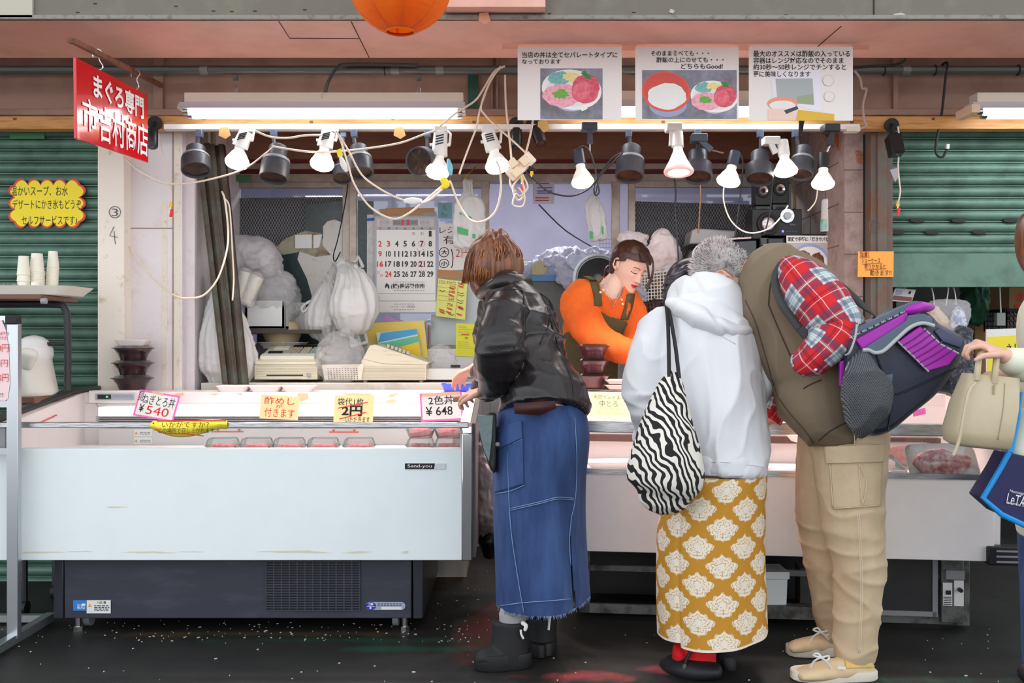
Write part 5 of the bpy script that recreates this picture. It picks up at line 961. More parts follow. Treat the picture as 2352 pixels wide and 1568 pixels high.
def dead(label,x,hx,hy,tx,ty,R,face=False,d=4.42,frame=True):
    """unlit charcoal spot: stem at x, head between (hx,hy) back and (tx,ty) front"""
    r=thing('dark_spotlight',label,'spotlight',P(x,297,d),'unlit charcoal spotlights'); 
    B().pbox(x-7,296,x+7,314,d-.012,.03).build('rail_adapter',mat('slate adapter',(66,78,100),.4),r,bevel=.002); B().tube([P(x,312,d),P(x+(hx-x)*.3,hy-2,d)],.009,10).build('stem',LD,r)
    A=P(hx,hy,d); Z=P(tx,ty,d-.05 if not face else d-.10); k=px(R,d)
    b=B(); b.lathe(A,Z,[(0,k*.62),(.02,k*.66),(.45,k*.66),(.46,k*.80),(.52,k*.80),(.53,k),(1.0,k*1.0),(1.0,k*.9),(.9,k*.86)],30); b.build('lamp_head',LD,r)
    B().lathe(A,Z,[(.93,k*.9),(.93,.0)],28).build('lens',mat('dark lens',(92,72,62),.15,n2=(60,44,38),ns=20),r)
    if frame: B().lathe(A,Z,[(.40,k*.85),(.40,k*.93),(.48,k*.95),(.5,k*.8)],30).build('grey_ring',mat('lamp grey ring',(136,138,140),.4),r)
dead('square-armed unlit charcoal spotlight at the far left of the rail',456,450,340,450,391,33)
dead('unlit charcoal spotlight tilted right below the first white cord loop',627,640,338,628,410,33)
dead('unlit charcoal spotlight right of the second white spotlight',812,824,338,828,398,30)
dead('round unlit lamp facing out beside the third white spotlight',981,985,368,962,371,33,True)
dead('small unlit lamp half hidden above the hanging wire',788,788,372,786,410,22,d=4.6)
dead('unlit charcoal spotlight between the two right-hand clip lamp groups, on a short stem',1445,1450,338,1446,406,33)
dead('unlit grey lamp behind the large lit reflector bulb',1603,1603,350,1604,408,32,frame=False)
dead('unlit grey lamp facing down beside the white clip lamp',1748,1746,352,1744,412,32,frame=False)
dead('unlit charcoal lamp behind the white clip lamp at the right',1829,1846,340,1840,402,27)
CLIPK=mat('slate clip',(64,72,88),.35,.2)
def clip(label,cx,cy,pts,A,Z,R,par=False,m=None,d=4.36,e=28,shade=False):
    m=m or CLIPK; r=thing('clip_lamp',label,'clip lamp',P(cx,cy,d),'lit clip lamps'); B().pbox(cx-18,cy-10,cx+18,cy+8,d-.02,.07).build('clamp_jaw',m,r,bevel=.004)
    q=[P(x,y,d) for x,y in pts]; B().tube(q[:2],[.014,.018],4).build('clamp_grip',m,r); B().tube(q[1:],.004,8).build('arm',STEEL,r); A_=P(*A,d);Z_=P(*Z,d-.04); ax=(Z_-A_); B().lathe(A_,A_+ax.normalized()*.075,[(0,.015),(.05,.024),(.95,.026),(1,.02)],20).build('socket',m,r)
    bulb_parts(r,A_+ax.normalized()*.07,Z_,px(R,d),par); spot(Z_+ax.normalized()*.03,P((cx+Z[0])/2,1030,4.2),e)
clip('lit clip lamp hanging lowest under the first menu poster',1355,289,[(1355,298),(1355,330),(1355,352)],(1328,343),(1340,428),26)
clip('large lit reflector bulb clipped below the middle menu poster',1550,291,[(1544,298),(1543,335),(1545,340)],(1556,302),(1559,397),33,True,LAMPW)
clip('lit clip lamp on a slanting steel arm right of the large reflector bulb',1608,316,[(1604,318),(1634,345),(1662,352)],(1689,348),(1671,424),27)
clip('lit white clip lamp second from the right end of the rail',1775,322,[(1768,326),(1782,352),(1786,350)],(1797,322),(1806,402),27,False,LAMPW)
clip('lit clip lamp at the right end of the rail',1913,293,[(1911,302),(1906,334),(1898,352)],(1892,352),(1890,431),26,False,DK2)
# extra lamps that the posters' rail holds out of sight toward the shop: the case's own strip
for x in (640,1340,1690,2080): 
    pass
# security cameras
def camera_(label,x,y,hx,hy,tx,ty,r,d=4.45,round_=True,mx=True):
    c=thing('security_camera',label,'camera',P(x,y,d),'black security cameras'); B().lathe(P(x,y,d+.09),P(x,y,d+.07),[(0,px(17,d)),(1,px(16,d))],24).build('mount_plate',BLK,c); B().tube([P(x,y,d+.07),P(x,y+6,d+.02),P(hx,hy,d)],.011,10).build('bracket',BLK,c)
    A=P(hx,hy,d);Z=P(tx,ty,d-.03); k=px(r,d); B().lathe(A,Z,[(0,k*.8),(.04,k),(.96,k),(1,k*.9),(1,k*.6)],24 if round_ else 4).build('camera_body',mat('camera black',(24,24,28),.35),c,bevel=0 if round_ else .003)
    B().lathe(Z-(Z-A)*.03,Z+(Z-A)*.02,[(0,k*.6),(1,k*.5)],20).build('lens',mat('camera lens',(46,46,52),.1),c)
camera_('black security camera beside the red hanging sign',356,283,351,297,350,338,12)
camera_('black security camera left of its twin under the first menu poster',1186,285,1186,297,1186,338,13)
camera_('black security camera tilted right under the first menu poster',1224,285,1230,292,1243,330,14)
camera_('squat black security camera before the raised shutter',2048,288,2050,312,2060,356,21,round_=False)
# menu posters
def bowlart(cx,cy,s,fr,kind):
    o=lambda dx,dy,rx,ry,j=0,rot=0,n=26:oval(cx+dx*s,cy+dy*s,rx*s,ry*s,n,j,rot)
    if kind=='fish': return [(o(0,12,46,38),mat('bowl shade',(176,182,206),.5)),(o(0,0,69,46,rot=.12),mat('bowl white',(240,238,234),.4)),(o(0,2,60,38),mat('bowl inner',(228,226,226),.4)),
        (o(-30,-26,24,16,.12),mat('shiso teal',(126,190,186),.5,n2=(88,154,156),ns=80)),(o(0,-30,22,10,.2),mat('yellow ginger',(234,214,130),.5,n2=(246,236,180),ns=120)),(o(-22,14,44,26,.06),mat('minced tuna pink',(240,176,190),.5,n2=(226,130,150),ns=70)),(o(32,-2,32,34,.05,.5),mat('tuna red',(206,58,84),.4,n2=(226,104,122),ns=30,stretch=(1,1,4))),(o(22,4,20,24,.05,.7),mat('tuna rose',(222,84,106),.4,n2=(236,130,146),ns=34)),(o(-26,10,18,10,.25),mat('chopped scallion',(84,160,50),.5,n2=(140,200,70),ns=140)),(o(32,-34,12,6,.3,.6),mat('shiso green',(56,130,50),.5))]
    return [(o(4,28,44,30),mat('bowl shade blue',(150,160,196),.5)),(o(0,0,56,46,rot=.15),mat('lacquer red',(222,70,40),.3)),(o(0,-3,52,40,rot=.15),mat('lacquer inside',(206,58,36),.3)),(o(2,10,44,30,.05),mat('cooked rice',(244,242,240),.7,bump=.4,bs=300))]
def poster(label,x0,x1,y0,y1,lines,art,d=4.05,tilt=0):
    blobs=[]; W_,H_=x1-x0,y1-y0; f=lambda q:[((x-x0)/W_,(y-y0)/H_) for x,y in q]
    return sheet('menu_poster',label,'poster',[(x0,y0),(x1,y0+tilt),(x1,y1+tilt),(x0,y1)],d,mat('laminated paper',(232,226,222),.25),[(s,(a-x0)/W_,(b-y0)/H_,(c-x0)/W_,(e-y0)/H_,INK,.012,0) for s,a,b,c,e in lines],'laminated menu posters',blobs=[(f(q),m) for q,m in art],thick=.0015)
rect=lambda a,b,c,e:[(a,b),(c,b),(c,e),(a,e)]
TBL=mat('photo table',(96,96,100),.4,n2=(170,170,196),ns=5,nlo=.4,nhi=.7)
poster('laminated menu poster with one tuna bowl photo, left of the three',1189,1428,108,276,[('当店の丼は全てセパレートタイプに',1199,119,1418,133),('なっております',1199,136,1288,147)],[(rect(1241,157,1384,274),TBL)]+bowlart(1313,206,1.0,None,'fish')+[([(1333,252),(1346,246),(1350,250),(1337,256)],mat('bowl white',(240,238,234),.4))])
poster('laminated menu poster with a red rice bowl and a tuna bowl, middle of the three',1459,1697,108,276,[('そのまま食べても・・・',1495,116,1628,129),('酢飯の上にのせても・・・',1508,131,1662,144),('どちらもGood!',1564,146,1660,158)],[(rect(1475,161,1692,273),TBL)]+bowlart(1530,211,1.0,None,'rice')+bowlart(1640,222,.79,None,'fish'))
mw=mat('microwave white',(232,230,240),.4)
poster('laminated menu poster about microwaving the rice, right of the three',1720,1959,107,277,[('最大のオススメは酢飯の入っている',1730,116,1952,131),('容器はレンジ対応なのでそのまま',1730,132,1937,146),('約30秒～50秒レンジでチンすると',1730,147,1943,161),('更に美味しくなります',1730,163,1861,177)],
 [([(1769,168),(1885,160),(1886,257),(1777,230)],mw),([(1781,181),(1866,180),(1870,241),(1830,238),(1785,228)],mat('oven cavity',(168,176,176),.4)),([(1830,222),(1866,216),(1869,241),(1830,236)],mat('oven plate',(150,164,130),.4)),([(1833,252),(1916,262),(1916,277),(1828,277)],mat('mustard table',(222,178,46),.5)),(oval(1797,238,35,16,24),mat('bowl salmon',(232,150,130),.4)),(oval(1797,242,30,11,24),mat('cooked rice',(244,242,240),.7)),(rect(1764,250,1828,276),mat('hand skin print',(240,206,192),.5)),([(1800,254),(1830,244),(1834,250),(1806,262)],mat('photo dark',(50,50,66),.4)),(oval(1902,185,13,13,24),mat('dial outline',(190,190,192),.4)),(oval(1902,185,12,12,24),mat('laminated paper',(232,226,222),.25)),(oval(1904,222,12,12,24),mat('dial outline',(190,190,192),.4)),(oval(1904,222,11,11,24),mat('laminated paper',(232,226,222),.25))])
for q,w in [((1154,104,1190,112),'left of the first menu poster'),((1428,100,1462,116),'between the first two menu posters'),((1697,104,1722,116),'between the last two menu posters'),((1955,104,1996,114),'right of the last menu poster')]: tag(B().poly(rect(*q),4.06,.001).build('clear_tape',glass('tape film',(250,236,230),.12,.2)),'clear tape stuck on the soffit '+w,'tape','clear tapes of the menu posters')
o=B().poly([(1836,256),(1851,258),(1842,314),(1834,312)],4.3,.004).build('black_strap',BLK); tag(o,'black strap hanging beside the right menu poster','strap')
# red hanging sign, square to the stall front
sg=thing('hanging_sign','glossy red hanging sign with white brushed characters','sign',(-1.7,4.1,1.9)); Xs=lambda x,d:(x-CX)*d/F
d0=3.72; d1=d0*1000/ (1000*(1-.0)) 
tl=P(175,132,3.62); bl=P(176,318,3.62); d1=3.62*186/157.; tr=P(338,217,4.29); br_=P(341,374,4.29)
U=((tr-tl)+(br_-bl))/2; D_=((bl-tl)+(br_-tr))/2; o0=tl; nrm=U.cross(D_).normalized(); nrm=-nrm if nrm.y>0 else nrm
SRED=mat('gloss red paint',(214,18,28),.16,coat=.6); b=B().prism([o0,o0+U,o0+U+D_,o0+D_],-nrm*.012); b.build('board',SRED,sg,bevel=.002)
fr=(o0,U,D_); b=B(); text(b,'まぐろ専門',fr,.20,.08,.92,.40,.03,lift=.003)
text(b,'市',fr,.06,.45,.24,.86,.012,lift=.003); text(b,'吉村商店',fr,.27,.46,.985,.93,.012,lift=.003); b.build('lettering',mat('white sign paint',(246,246,244),.35),sg)
st=B().tube([P(160,92,3.45),P(172,96,3.5),P(372,197,4.62)],[.012,.013,.013],4).build('wooden_stick',mat('weathered stick',(128,78,54),.7,n2=(84,54,40),ns=18)); tag(st,'weathered wooden stick holding the red sign out from the wall','stick')
for i,(x,y,d,x2,y2) in enumerate([(226,124,3.82,229,158),(313,170,4.17,312,202)]):
    A=P(x,y,d); Z=P(x2,y2,d); h=B().tube([A+V((-.02,0,-.012)),A+V((-.02,0,.008)),A+V((0,0,.018)),A+V((.014,0,.004)),A+V((.004,0,-.016)),A.lerp(Z,.5)+V((.005,0,0)),Z+V((.012,0,.012)),Z+V((.008,0,-.002)),Z+V((-.006,0,-.006))],.0028,6,sub=4).build('s_hook',STEEL); tag(h,f"steel S-hook holding the red sign, {'nearer the street' if i==0 else 'nearer the wall'}",'hook','hooks of the red sign')
# cloud card, orange note
cl_=thing('cloud_card','yellow cloud-shaped card with red rim about soup and water on the green shutter','notice',P(108,520,4.72)); d=4.72
def cloud(cx,cy,w,h,nx,ny,k):
    q=[]
    for (xa,ya,xb,yb,n_) in ((-1,-1,1,-1,nx),(1,-1,1,1,ny),(1,1,-1,1,nx),(-1,1,-1,-1,ny)):
        for i in range(n_):
            for t in np.linspace(0,1,9)[:-1]:
                u=(i+t)/n_; x=cx+(xa+(xb-xa)*u)*w; y=cy+(ya+(yb-ya)*u)*h; nx_,ny_=(yb-ya)/2,-(xb-xa)/2; s=math.sin(PI*t)**.7*k; q.append((x+nx_*s,y+ny_*s))
    return q
B().poly(cloud(108,467,76,44,5,3,13),d,.002).build('card',mat('red card rim',(226,60,32),.5),cl_); b=B(); blob(b,pf(d),cloud(108,467,72,41,5,3,12),.0008); b.build('panel',mat('cloud yellow',(250,228,34),.55),cl_)
b=B(); fr=pf(d); text(b,'温かいスープ、お水',fr,26,427,156,450,.0,rot=0,lift=.0018); text(b,'デザートにかき氷もどうぞ。',fr,29,458,192,480,.0,lift=.0018); text(b,'セルフサービスです♪',fr,50,495,178,516,.0,lift=.0018); b.build('lettering',mat('marker black',(38,40,48),.7),cl_)
sheet('orange_note','orange handwritten note taped on the brown post by the raised shutter','note',[(1971,577),(2050,580),(2052,636),(1967,639)],4.62,mat('orange paper',(250,170,72),.55),
 [('注意',.07,.04,.26,.22,INK,.01,0),('ショーケース',.10,.26,.62,.46,INK,0,0),('寄りかかると',.18,.49,.78,.69,INK,0,0),('動きます!!',.34,.72,.94,.95,INK,0,0)],None,None,
 [([(.12,.50),(.68,.46)],.003,REDI),([(.2,.73),(.8,.68)],.003,REDI),([(.06,.03),(.16,.0),(.3,.04),(.28,.14),(.32,.22),(.18,.26),(.05,.24),(.08,.14),(.06,.03)],.003,REDI)])
# lantern
ln=thing('paper_lantern','round orange paper lantern cut off by the top of the photo','lantern',P(919,-40,3.3)); d=3.3; c=P(919,-38,d); R=px(117,d)
b=B(); N=64
prof=[(z,math.sqrt(max(0,1-z*z))) for z in np.linspace(-.96,.96,70)]
b.rings([[c+V((r*R*(1+.012*abs(math.sin(z*34)))*math.cos(2*PI*k/N),r*R*(1+.012*abs(math.sin(z*34)))*math.sin(2*PI*k/N),z*R*.97)) for k in range(N)] for z,r in prof],False)
LM=mat('orange lantern paper',(250,140,30),.7,transl=.45,n2=(236,112,14),ns=5); b.build('paper_shade',LM,ln,angle=180)
B().lathe(c+V((0,0,-R*.96)),c+V((0,0,-R*.90)),[(0,R*.27),(1,R*.30),(1,R*.26)],40,cap=False).build('bottom_ring',mat('lantern ring',(226,106,20),.6),ln); b=B()
for k in range(8):
    a=2*PI*k/8+.2; b.tube([c+V((.998*math.sqrt(1-z*z)*R*math.cos(a),.998*math.sqrt(1-z*z)*R*math.sin(a),z*R*.97)) for z in np.linspace(-.95,.5,14)],.0035,4)
b.build('seam',mat('lantern seam',(228,100,14),.7),ln)
# cables and small hanging bits
def cable(label,pts,r=.0045,m=CORDW,name='cable',cat='cable',group=None,d=None):
    q=[P(p[0],p[1],p[2] if len(p)>2 else d) for p in pts]; o=B().tube(q,r,6,sub=6).build(name,m,angle=180); return tag(o,label,cat,group)
D4=4.34
cable('cream cable swooping across the white wall panel to the steel channels',[(297,565,4.72),(320,600,4.7),(360,648,4.6),(405,680,4.5),(440,684,4.5),(470,676,4.5),(500,640,4.5),(520,580,4.5),(524,530,4.5),(517,462,4.55),(510,440,4.6)])
cable('cream cable looping down beside the steel channels to the hanging bag',[(514,455),(526,470),(531,520),(534,580),(537,640),(534,690)],r=.004,d=4.6)
cable('cream cable running from the red sign up to the dark spotlight',[(285,362,4.6),(320,392),(370,418),(420,422),(490,410),(560,388),(610,352),(627,338)],d=4.38)
cable('white cable from the dark spotlight to the third white spotlight',[(627,336),(660,342),(720,349),(780,347),(850,340),(920,328),(970,310),(1000,300)],d=D4)
cable('white cable sagging between the first two white spotlights',[(585,300),(620,314),(660,317),(700,311),(740,310)],d=D4)
cable('white cable looping low before the calendar',[(775,305),(785,330),(800,380),(815,425),(850,475),(900,502),(935,492),(975,462),(1030,415)],d=4.28)
cable('white cable with the inline switch above the calendar',[(772,300),(800,345),(830,400),(870,432),(915,455),(960,466),(985,460),(1010,440),(1035,415)],d=4.27)
o=B().limb([(930,461,4.25,5,.008),(948,461,4.25,8,.011),(966,461,4.25,5,.008)],14,4).build('inline_switch',WT); tag(o,'oval white inline switch on the cable above the calendar','switch')
cable('pinkish cable drooping over the flat carrier bag',[(1035,418),(1055,470),(1080,505),(1110,508),(1138,485),(1150,440),(1148,390),(1140,370)],d=4.26)
cable('pale cable descending from the pipe to the power strip knot',[(1155,153),(1140,165),(1120,200),(1105,245),(1115,265),(1140,290),(1180,325),(1215,358)],d=4.3)
cable('pale cable hanging straight from the pipe to the strip',[(1160,172),(1162,240),(1168,300),(1175,370),(1172,420),(1185,440)],d=4.29)
cable('pale cable zigzagging from the pipe past the cameras',[(1150,152),(1125,190),(1103,250),(1095,290),(1080,330),(1065,370),(1055,400)],d=4.31)
cable('cream cable from the fluorescent fixture up to the pipe',[(1010,290),(1050,258),(1090,232),(1110,205),(1135,165),(1160,152)],d=4.33)
cable('pale cable passing the tilted security camera',[(1224,275),(1218,310),(1208,350),(1195,395),(1205,440),(1190,460),(1178,430),(1195,405)],d=4.27)
cable('pale cable looping below the power strip',[(1200,400),(1212,430),(1195,450),(1185,445),(1178,470),(1200,473),(1205,450),(1190,430)],r=.0035,d=4.24)
cable('dark cable drooping from the power strip to the clip lamp',[(1205,390),(1220,408),(1228,412),(1260,440),(1310,450),(1350,435),(1372,410),(1400,380),(1430,352)],r=.004,m=CORDK,d=4.3)
cable('dark cable looping behind the lowest clip lamp',[(1325,343),(1340,336),(1355,350),(1368,390),(1372,420),(1376,440),(1368,448),(1364,430),(1375,405),(1405,365),(1430,350)],r=.004,m=CORDK,d=4.31)
cable('black cable hanging down from the large reflector bulb',[(1548,400),(1552,440),(1551,480),(1554,530),(1560,610)],r=.004,m=CORDK,d=4.6)
cable('brown cable hanging behind the large reflector bulb',[(1608,412),(1609,450),(1606,500),(1604,535)],r=.004,m=mat('brown cord',(160,120,90),.6),d=4.9)
cable('thin white cable drooping in front of the subwoofer',[(1663,424),(1662,460),(1675,500),(1700,527),(1730,535),(1765,525),(1790,503),(1810,472)],r=.003,d=4.4)
cable('dark cable down to the microwave beside the slanted arm lamp',[(1696,348),(1706,370),(1703,430),(1695,490),(1688,545)],r=.0035,m=CORDK,d=4.5)
cable('dark wires dangling before the subwoofer',[(1775,400),(1772,450),(1768,490),(1755,540)],r=.0035,m=CORDK,d=4.6)
cable('thin pale cable under the right end clip lamp',[(1878,431),(1874,460),(1862,478),(1855,484)],r=.003,d=4.5)
cable('grey conduit hose bending down beside the right menu poster',[(1962,162),(1975,180),(1980,203),(1990,206),(1982,240),(1985,275),(1990,288),(1975,296)],r=.006,m=mat('pinkish hose',(176,150,140),.5),d=4.5)
cable('dark wiring strapped along the pipe at the right',[(1960,156),(2000,152),(2050,150),(2075,142),(2080,134)],r=.006,m=CORDK,d=4.56)
cable('dark cable curving from the pipe down to the long fixture',[(960,150,4.58),(900,148,4.58),(800,148,4.58),(775,155,4.55),(755,185,4.45),(747,212,4.42)],r=.008,m=mat('grey cable',(86,82,80),.5))
cable('white camera lead hanging on the white wall panel',[(362,300),(372,340),(382,400),(392,440),(394,465)],r=.004,d=4.5)
for (x,y) in ((393,472),(1222,398),(1200,412),(2063,470)):
    w=['on the white wall panel','beside the tilted security camera','below the power strip','under the squat camera'][[393,1222,1200,2063].index(x)]
    t=thing('cable_plug','yellow plug of the loose camera lead '+w,'plug',P(x,y,4.45),'loose camera lead plugs'); B().tube([P(x,y-9,4.45),P(x-1,y+4,4.45)],[.006,.008],8).build('plug_body',mat('yellow plug',(244,196,40),.5),t); B().tube([P(x-1,y+4,4.45),P(x-2,y+10,4.45)],.004,8).build('pin',STEEL,t)
    if x!=1222: o=B().tube([P(x+2,y+8,4.44),P(x-1,y+26,4.44)],.007,8).build('cable_plug',mat('red plug',(228,40,40),.5)); tag(o,'red plug of the loose camera lead '+w,'plug','loose camera lead plugs')
cable('white camera lead hanging under the squat camera',[(2062,290,4.5),(2066,320,4.5),(2064,360,4.44),(2063,385,4.44),(2066,420,4.44),(2068,440,4.44),(2063,465,4.44)],r=.0035)
o=B().poly([(2044,390),(2062,385),(2064,406),(2056,418)],4.44,.001).build('paper_tag',mat('grey tag',(176,170,186),.6)); tag(o,'grey paper tag taped on the lead under the squat camera','tag')
hk=thing('long_hook','long black S-hook hanging from the pipe before the raised shutter','hook',P(2165,150,4.6)); B().tube([P(2168,168,4.64),P(2164,150,4.63),P(2176,146,4.58),P(2172,180,4.57),P(2163,260,4.57),P(2150,330,4.57),P(2152,355,4.57),P(2165,360,4.57),P(2174,345,4.57),P(2176,336,4.57)],.006,8,sub=5).build('hook_rod',BLK,hk); B().tube([P(2176,342,4.57),P(2177,331,4.57)],.0085,8).build('cap',WT,hk)
ps=thing('power_strip','tangled white power strip with plugs glowing among the cords','power strip',P(1195,385,4.28)); c=P(1196,382,4.27); B().obox(c,V((.05,0,.045)),V((.018,0,-.02)),V((0,.015,0))).build('strip_body',mat('white strip',(248,232,214),.4),ps,bevel=.004)
for i,(x,y) in enumerate(((1178,375),(1186,396),(1205,370))): B().obox(P(x,y,4.25),V((.014,0,.012)),V((.012,0,-.014)),V((0,.016,0))).build('plug',mat('plug cream',(246,226,190),.4),ps,bevel=.003)
B().tube([P(1214,386,4.26),P(1232,391,4.26)],[.012,.005],8).build('black_plug',BLK,ps)
for x,y,lb,m in ((1248,290,'scrap of yellow paper stuck beside the tilted camera',mat('buff scrap',(226,186,110),.6)),(516,305,'brown tape scrap hanging from the rail beside the first spotlight',TPB),(918,305,'brown tape scrap hanging from the rail before the brown panel',TPB),(1113,42,'peeling salmon tape flap on the beam edge',mat('salmon tape',(214,150,118),.5))):
    d=4.42 if y>100 else 3.72; o=B().poly([(x-12,y-12),(x+8,y-14),(x+14,y+6),(x+2,y+14),(x-14,y+6)],d,.002).build('tape_scrap',m); tag(o,lb,'tape')
cd_=sheet('yellow_tag','yellow tag on the cable beside the second white spotlight','tag',[(772,345),(783,340),(788,357),(776,362)],4.27,YEL,())
o=B().limb([(783,362,4.27,4,.008),(789,378,4.27,7,.011),(795,392,4.27,4,.007)],12,4).build('inline_switch',WT); tag(o,'white inline switch below the yellow cable tag','switch')
o=B().limb([(1030,368,4.26,4,.01),(1033,384,4.25,7,.013),(1035,400,4.25,4,.008)],12,4).build('blue_clip',mat('sky blue clip',(120,196,220),.4)); tag(o,'sky blue clip tying the cords under the third white spotlight','clip')
o=B().limb([(1018,412,4.25,8,.01),(1024,424,4.25,9,.012),(1014,430,4.25,4,.006)],12,4).build('yellow_ribbon',YEL); tag(o,'yellow ribbon knotted on the cords above the calendar','ribbon')
sheet('window_sticker','clear bag label with blue and red print on the window above the opening','label',[(1224,419),(1273,419),(1273,468),(1223,468)],5.566,mat('label clear',(200,198,214),.3),(),None,None,[([(.2,y),(.9,y)],.006,mat('sticker blue',(60,70,170),.5)) for y in(.25,.4,.5)]+[([(.12,y),(.75,y)],.006,mat('sticker red',(170,50,60),.5)) for y in(.05,.72,.84)])
bp=B(); bp.tube([P(1826,290,5.55),P(1826,480,5.55)],.02,10); tag(bp.build('drain_pipe',mat('beige pipe',(168,152,124),.5)),'beige pipe running down the back corner beside the speakers','pipe')
for i,(x0,y0,x1,y1) in enumerate([(1885,300,1975,352),(1890,310,1978,362),(1900,318,1978,370)]): o=B().tube([P(x0-20,y0-20,5.0),P(x0,y0,4.95),P((x0+x1)/2,y1-8,4.85),P(x1,y1,4.7)],.012,8,sub=4).build('pipe_bundle',mat('brown pipe',(150,104,84),.6)); tag(o,['uppermost','middle','lowest'][i]+' brown pipe of the bundle entering the right wall','pipe','brown pipes at the right wall')
o=B().poly([(1912,300),(1935,318),(1948,362),(1930,352),(1915,322)],4.8,.01).build('brown_sheet',mat('brown flap',(150,96,58),.7)); tag(o,'torn brown flap over the pipes by the right end of the rail','flap')
for i,x in enumerate((472,490)): o=B().tube([P(x,290,4.9),P(x,334,4.9)],.013,10).build('conduit',mat('beige pipe',(168,152,124),.5)); tag(o,['left','right'][i]+' beige conduit stub above the leaning steel channels','pipe','beige conduit stubs')
o=B().tube([P(1238,470,5.58),P(1300,530,5.9),P(1376,576,6.3)],.004,6,sub=4).build('black_wire',CORDK); tag(o,'dark wire slanting through the window opening','wire')
o=B().pbox(518,402,576,416,5.52,.005).build('green_tape',mat('green tape',(74,128,60),.4)); tag(o,'green tape on the window head behind the steel channels','tape')
# ================================================================ people
def pxy(c): return CX+c.x*F/c.y, CY-(c.z-CH)*F/c.y
def inpoly(x,y,q):
    r=False; n=len(q)
    for i in range(n):
        x1,y1=q[i]; x2,y2=q[(i+1)%n]
        if (y1>y)!=(y2>y) and x<(x2-x1)*(y-y1)/(y2-y1)+x1: r=not r
    return r
def cut(me,cond,keep=True,off=0):                            # copy of the faces whose centre meets cond, moved out along the normals
    bm=bmesh.new(); bm.from_mesh(me); bm.normal_update()
    bmesh.ops.delete(bm,geom=[f for f in bm.faces if bool(cond(f.calc_center_median(),f.normal))!=keep],context='FACES')
    if off:
        nr=[v.normal.copy() for v in bm.verts]
        for v,n in zip(bm.verts,nr): v.co+=n*off
    m=bpy.data.meshes.new('cut'); bm.to_mesh(m); bm.free(); m.shade_smooth(); return m
def setm(me,m): me.materials.clear(); me.materials.append(m); return me
SKIN=(236,196,176)
def skinmat(n='skin'): return mat(n,SKIN,.45,attr='Col',spec=.4)
PROF=[(-11.6,6.6,-4,1.4),(-11.2,7.8,-1.5,2.8),(-10.2,8.7,2,4.0),(-8.5,8.7,4.6,5.1),(-6,8.9,6.8,6.0),(-4,9.0,8,6.7),(-2,8.9,8.8,7.1),(0,8.8,9.4,7.3),(2,9.2,9.7,7.4),(4,9.3,9.8,7.5),(6,8.9,9.5,7.3),(8,7.6,8.5,6.5),(10,5.2,6.4,4.9),(11.2,2.8,4,3),(11.6,.6,.8,.6)]
def prof(z):
    for i in range(len(PROF)-1):
        a,b=PROF[i],PROF[i+1]
        if z<=b[0]:
            t=max(0,(z-a[0])/(b[0]-a[0])); return [a[k]+(b[k]-a[k])*t for k in(1,2,3)]
    return PROF[-1][1:]
SZ=[(p[0],) for p in PROF]
def sprof(z): return [sum(w*prof(z+d)[k] for d,w in((-.6,.25),(0,.5),(.6,.25))) for k in range(3)]
G_=lambda x,z,cx,cz,sx,sz: math.exp(-((x-cx)/sx)**2-((z-cz)/sz)**2)
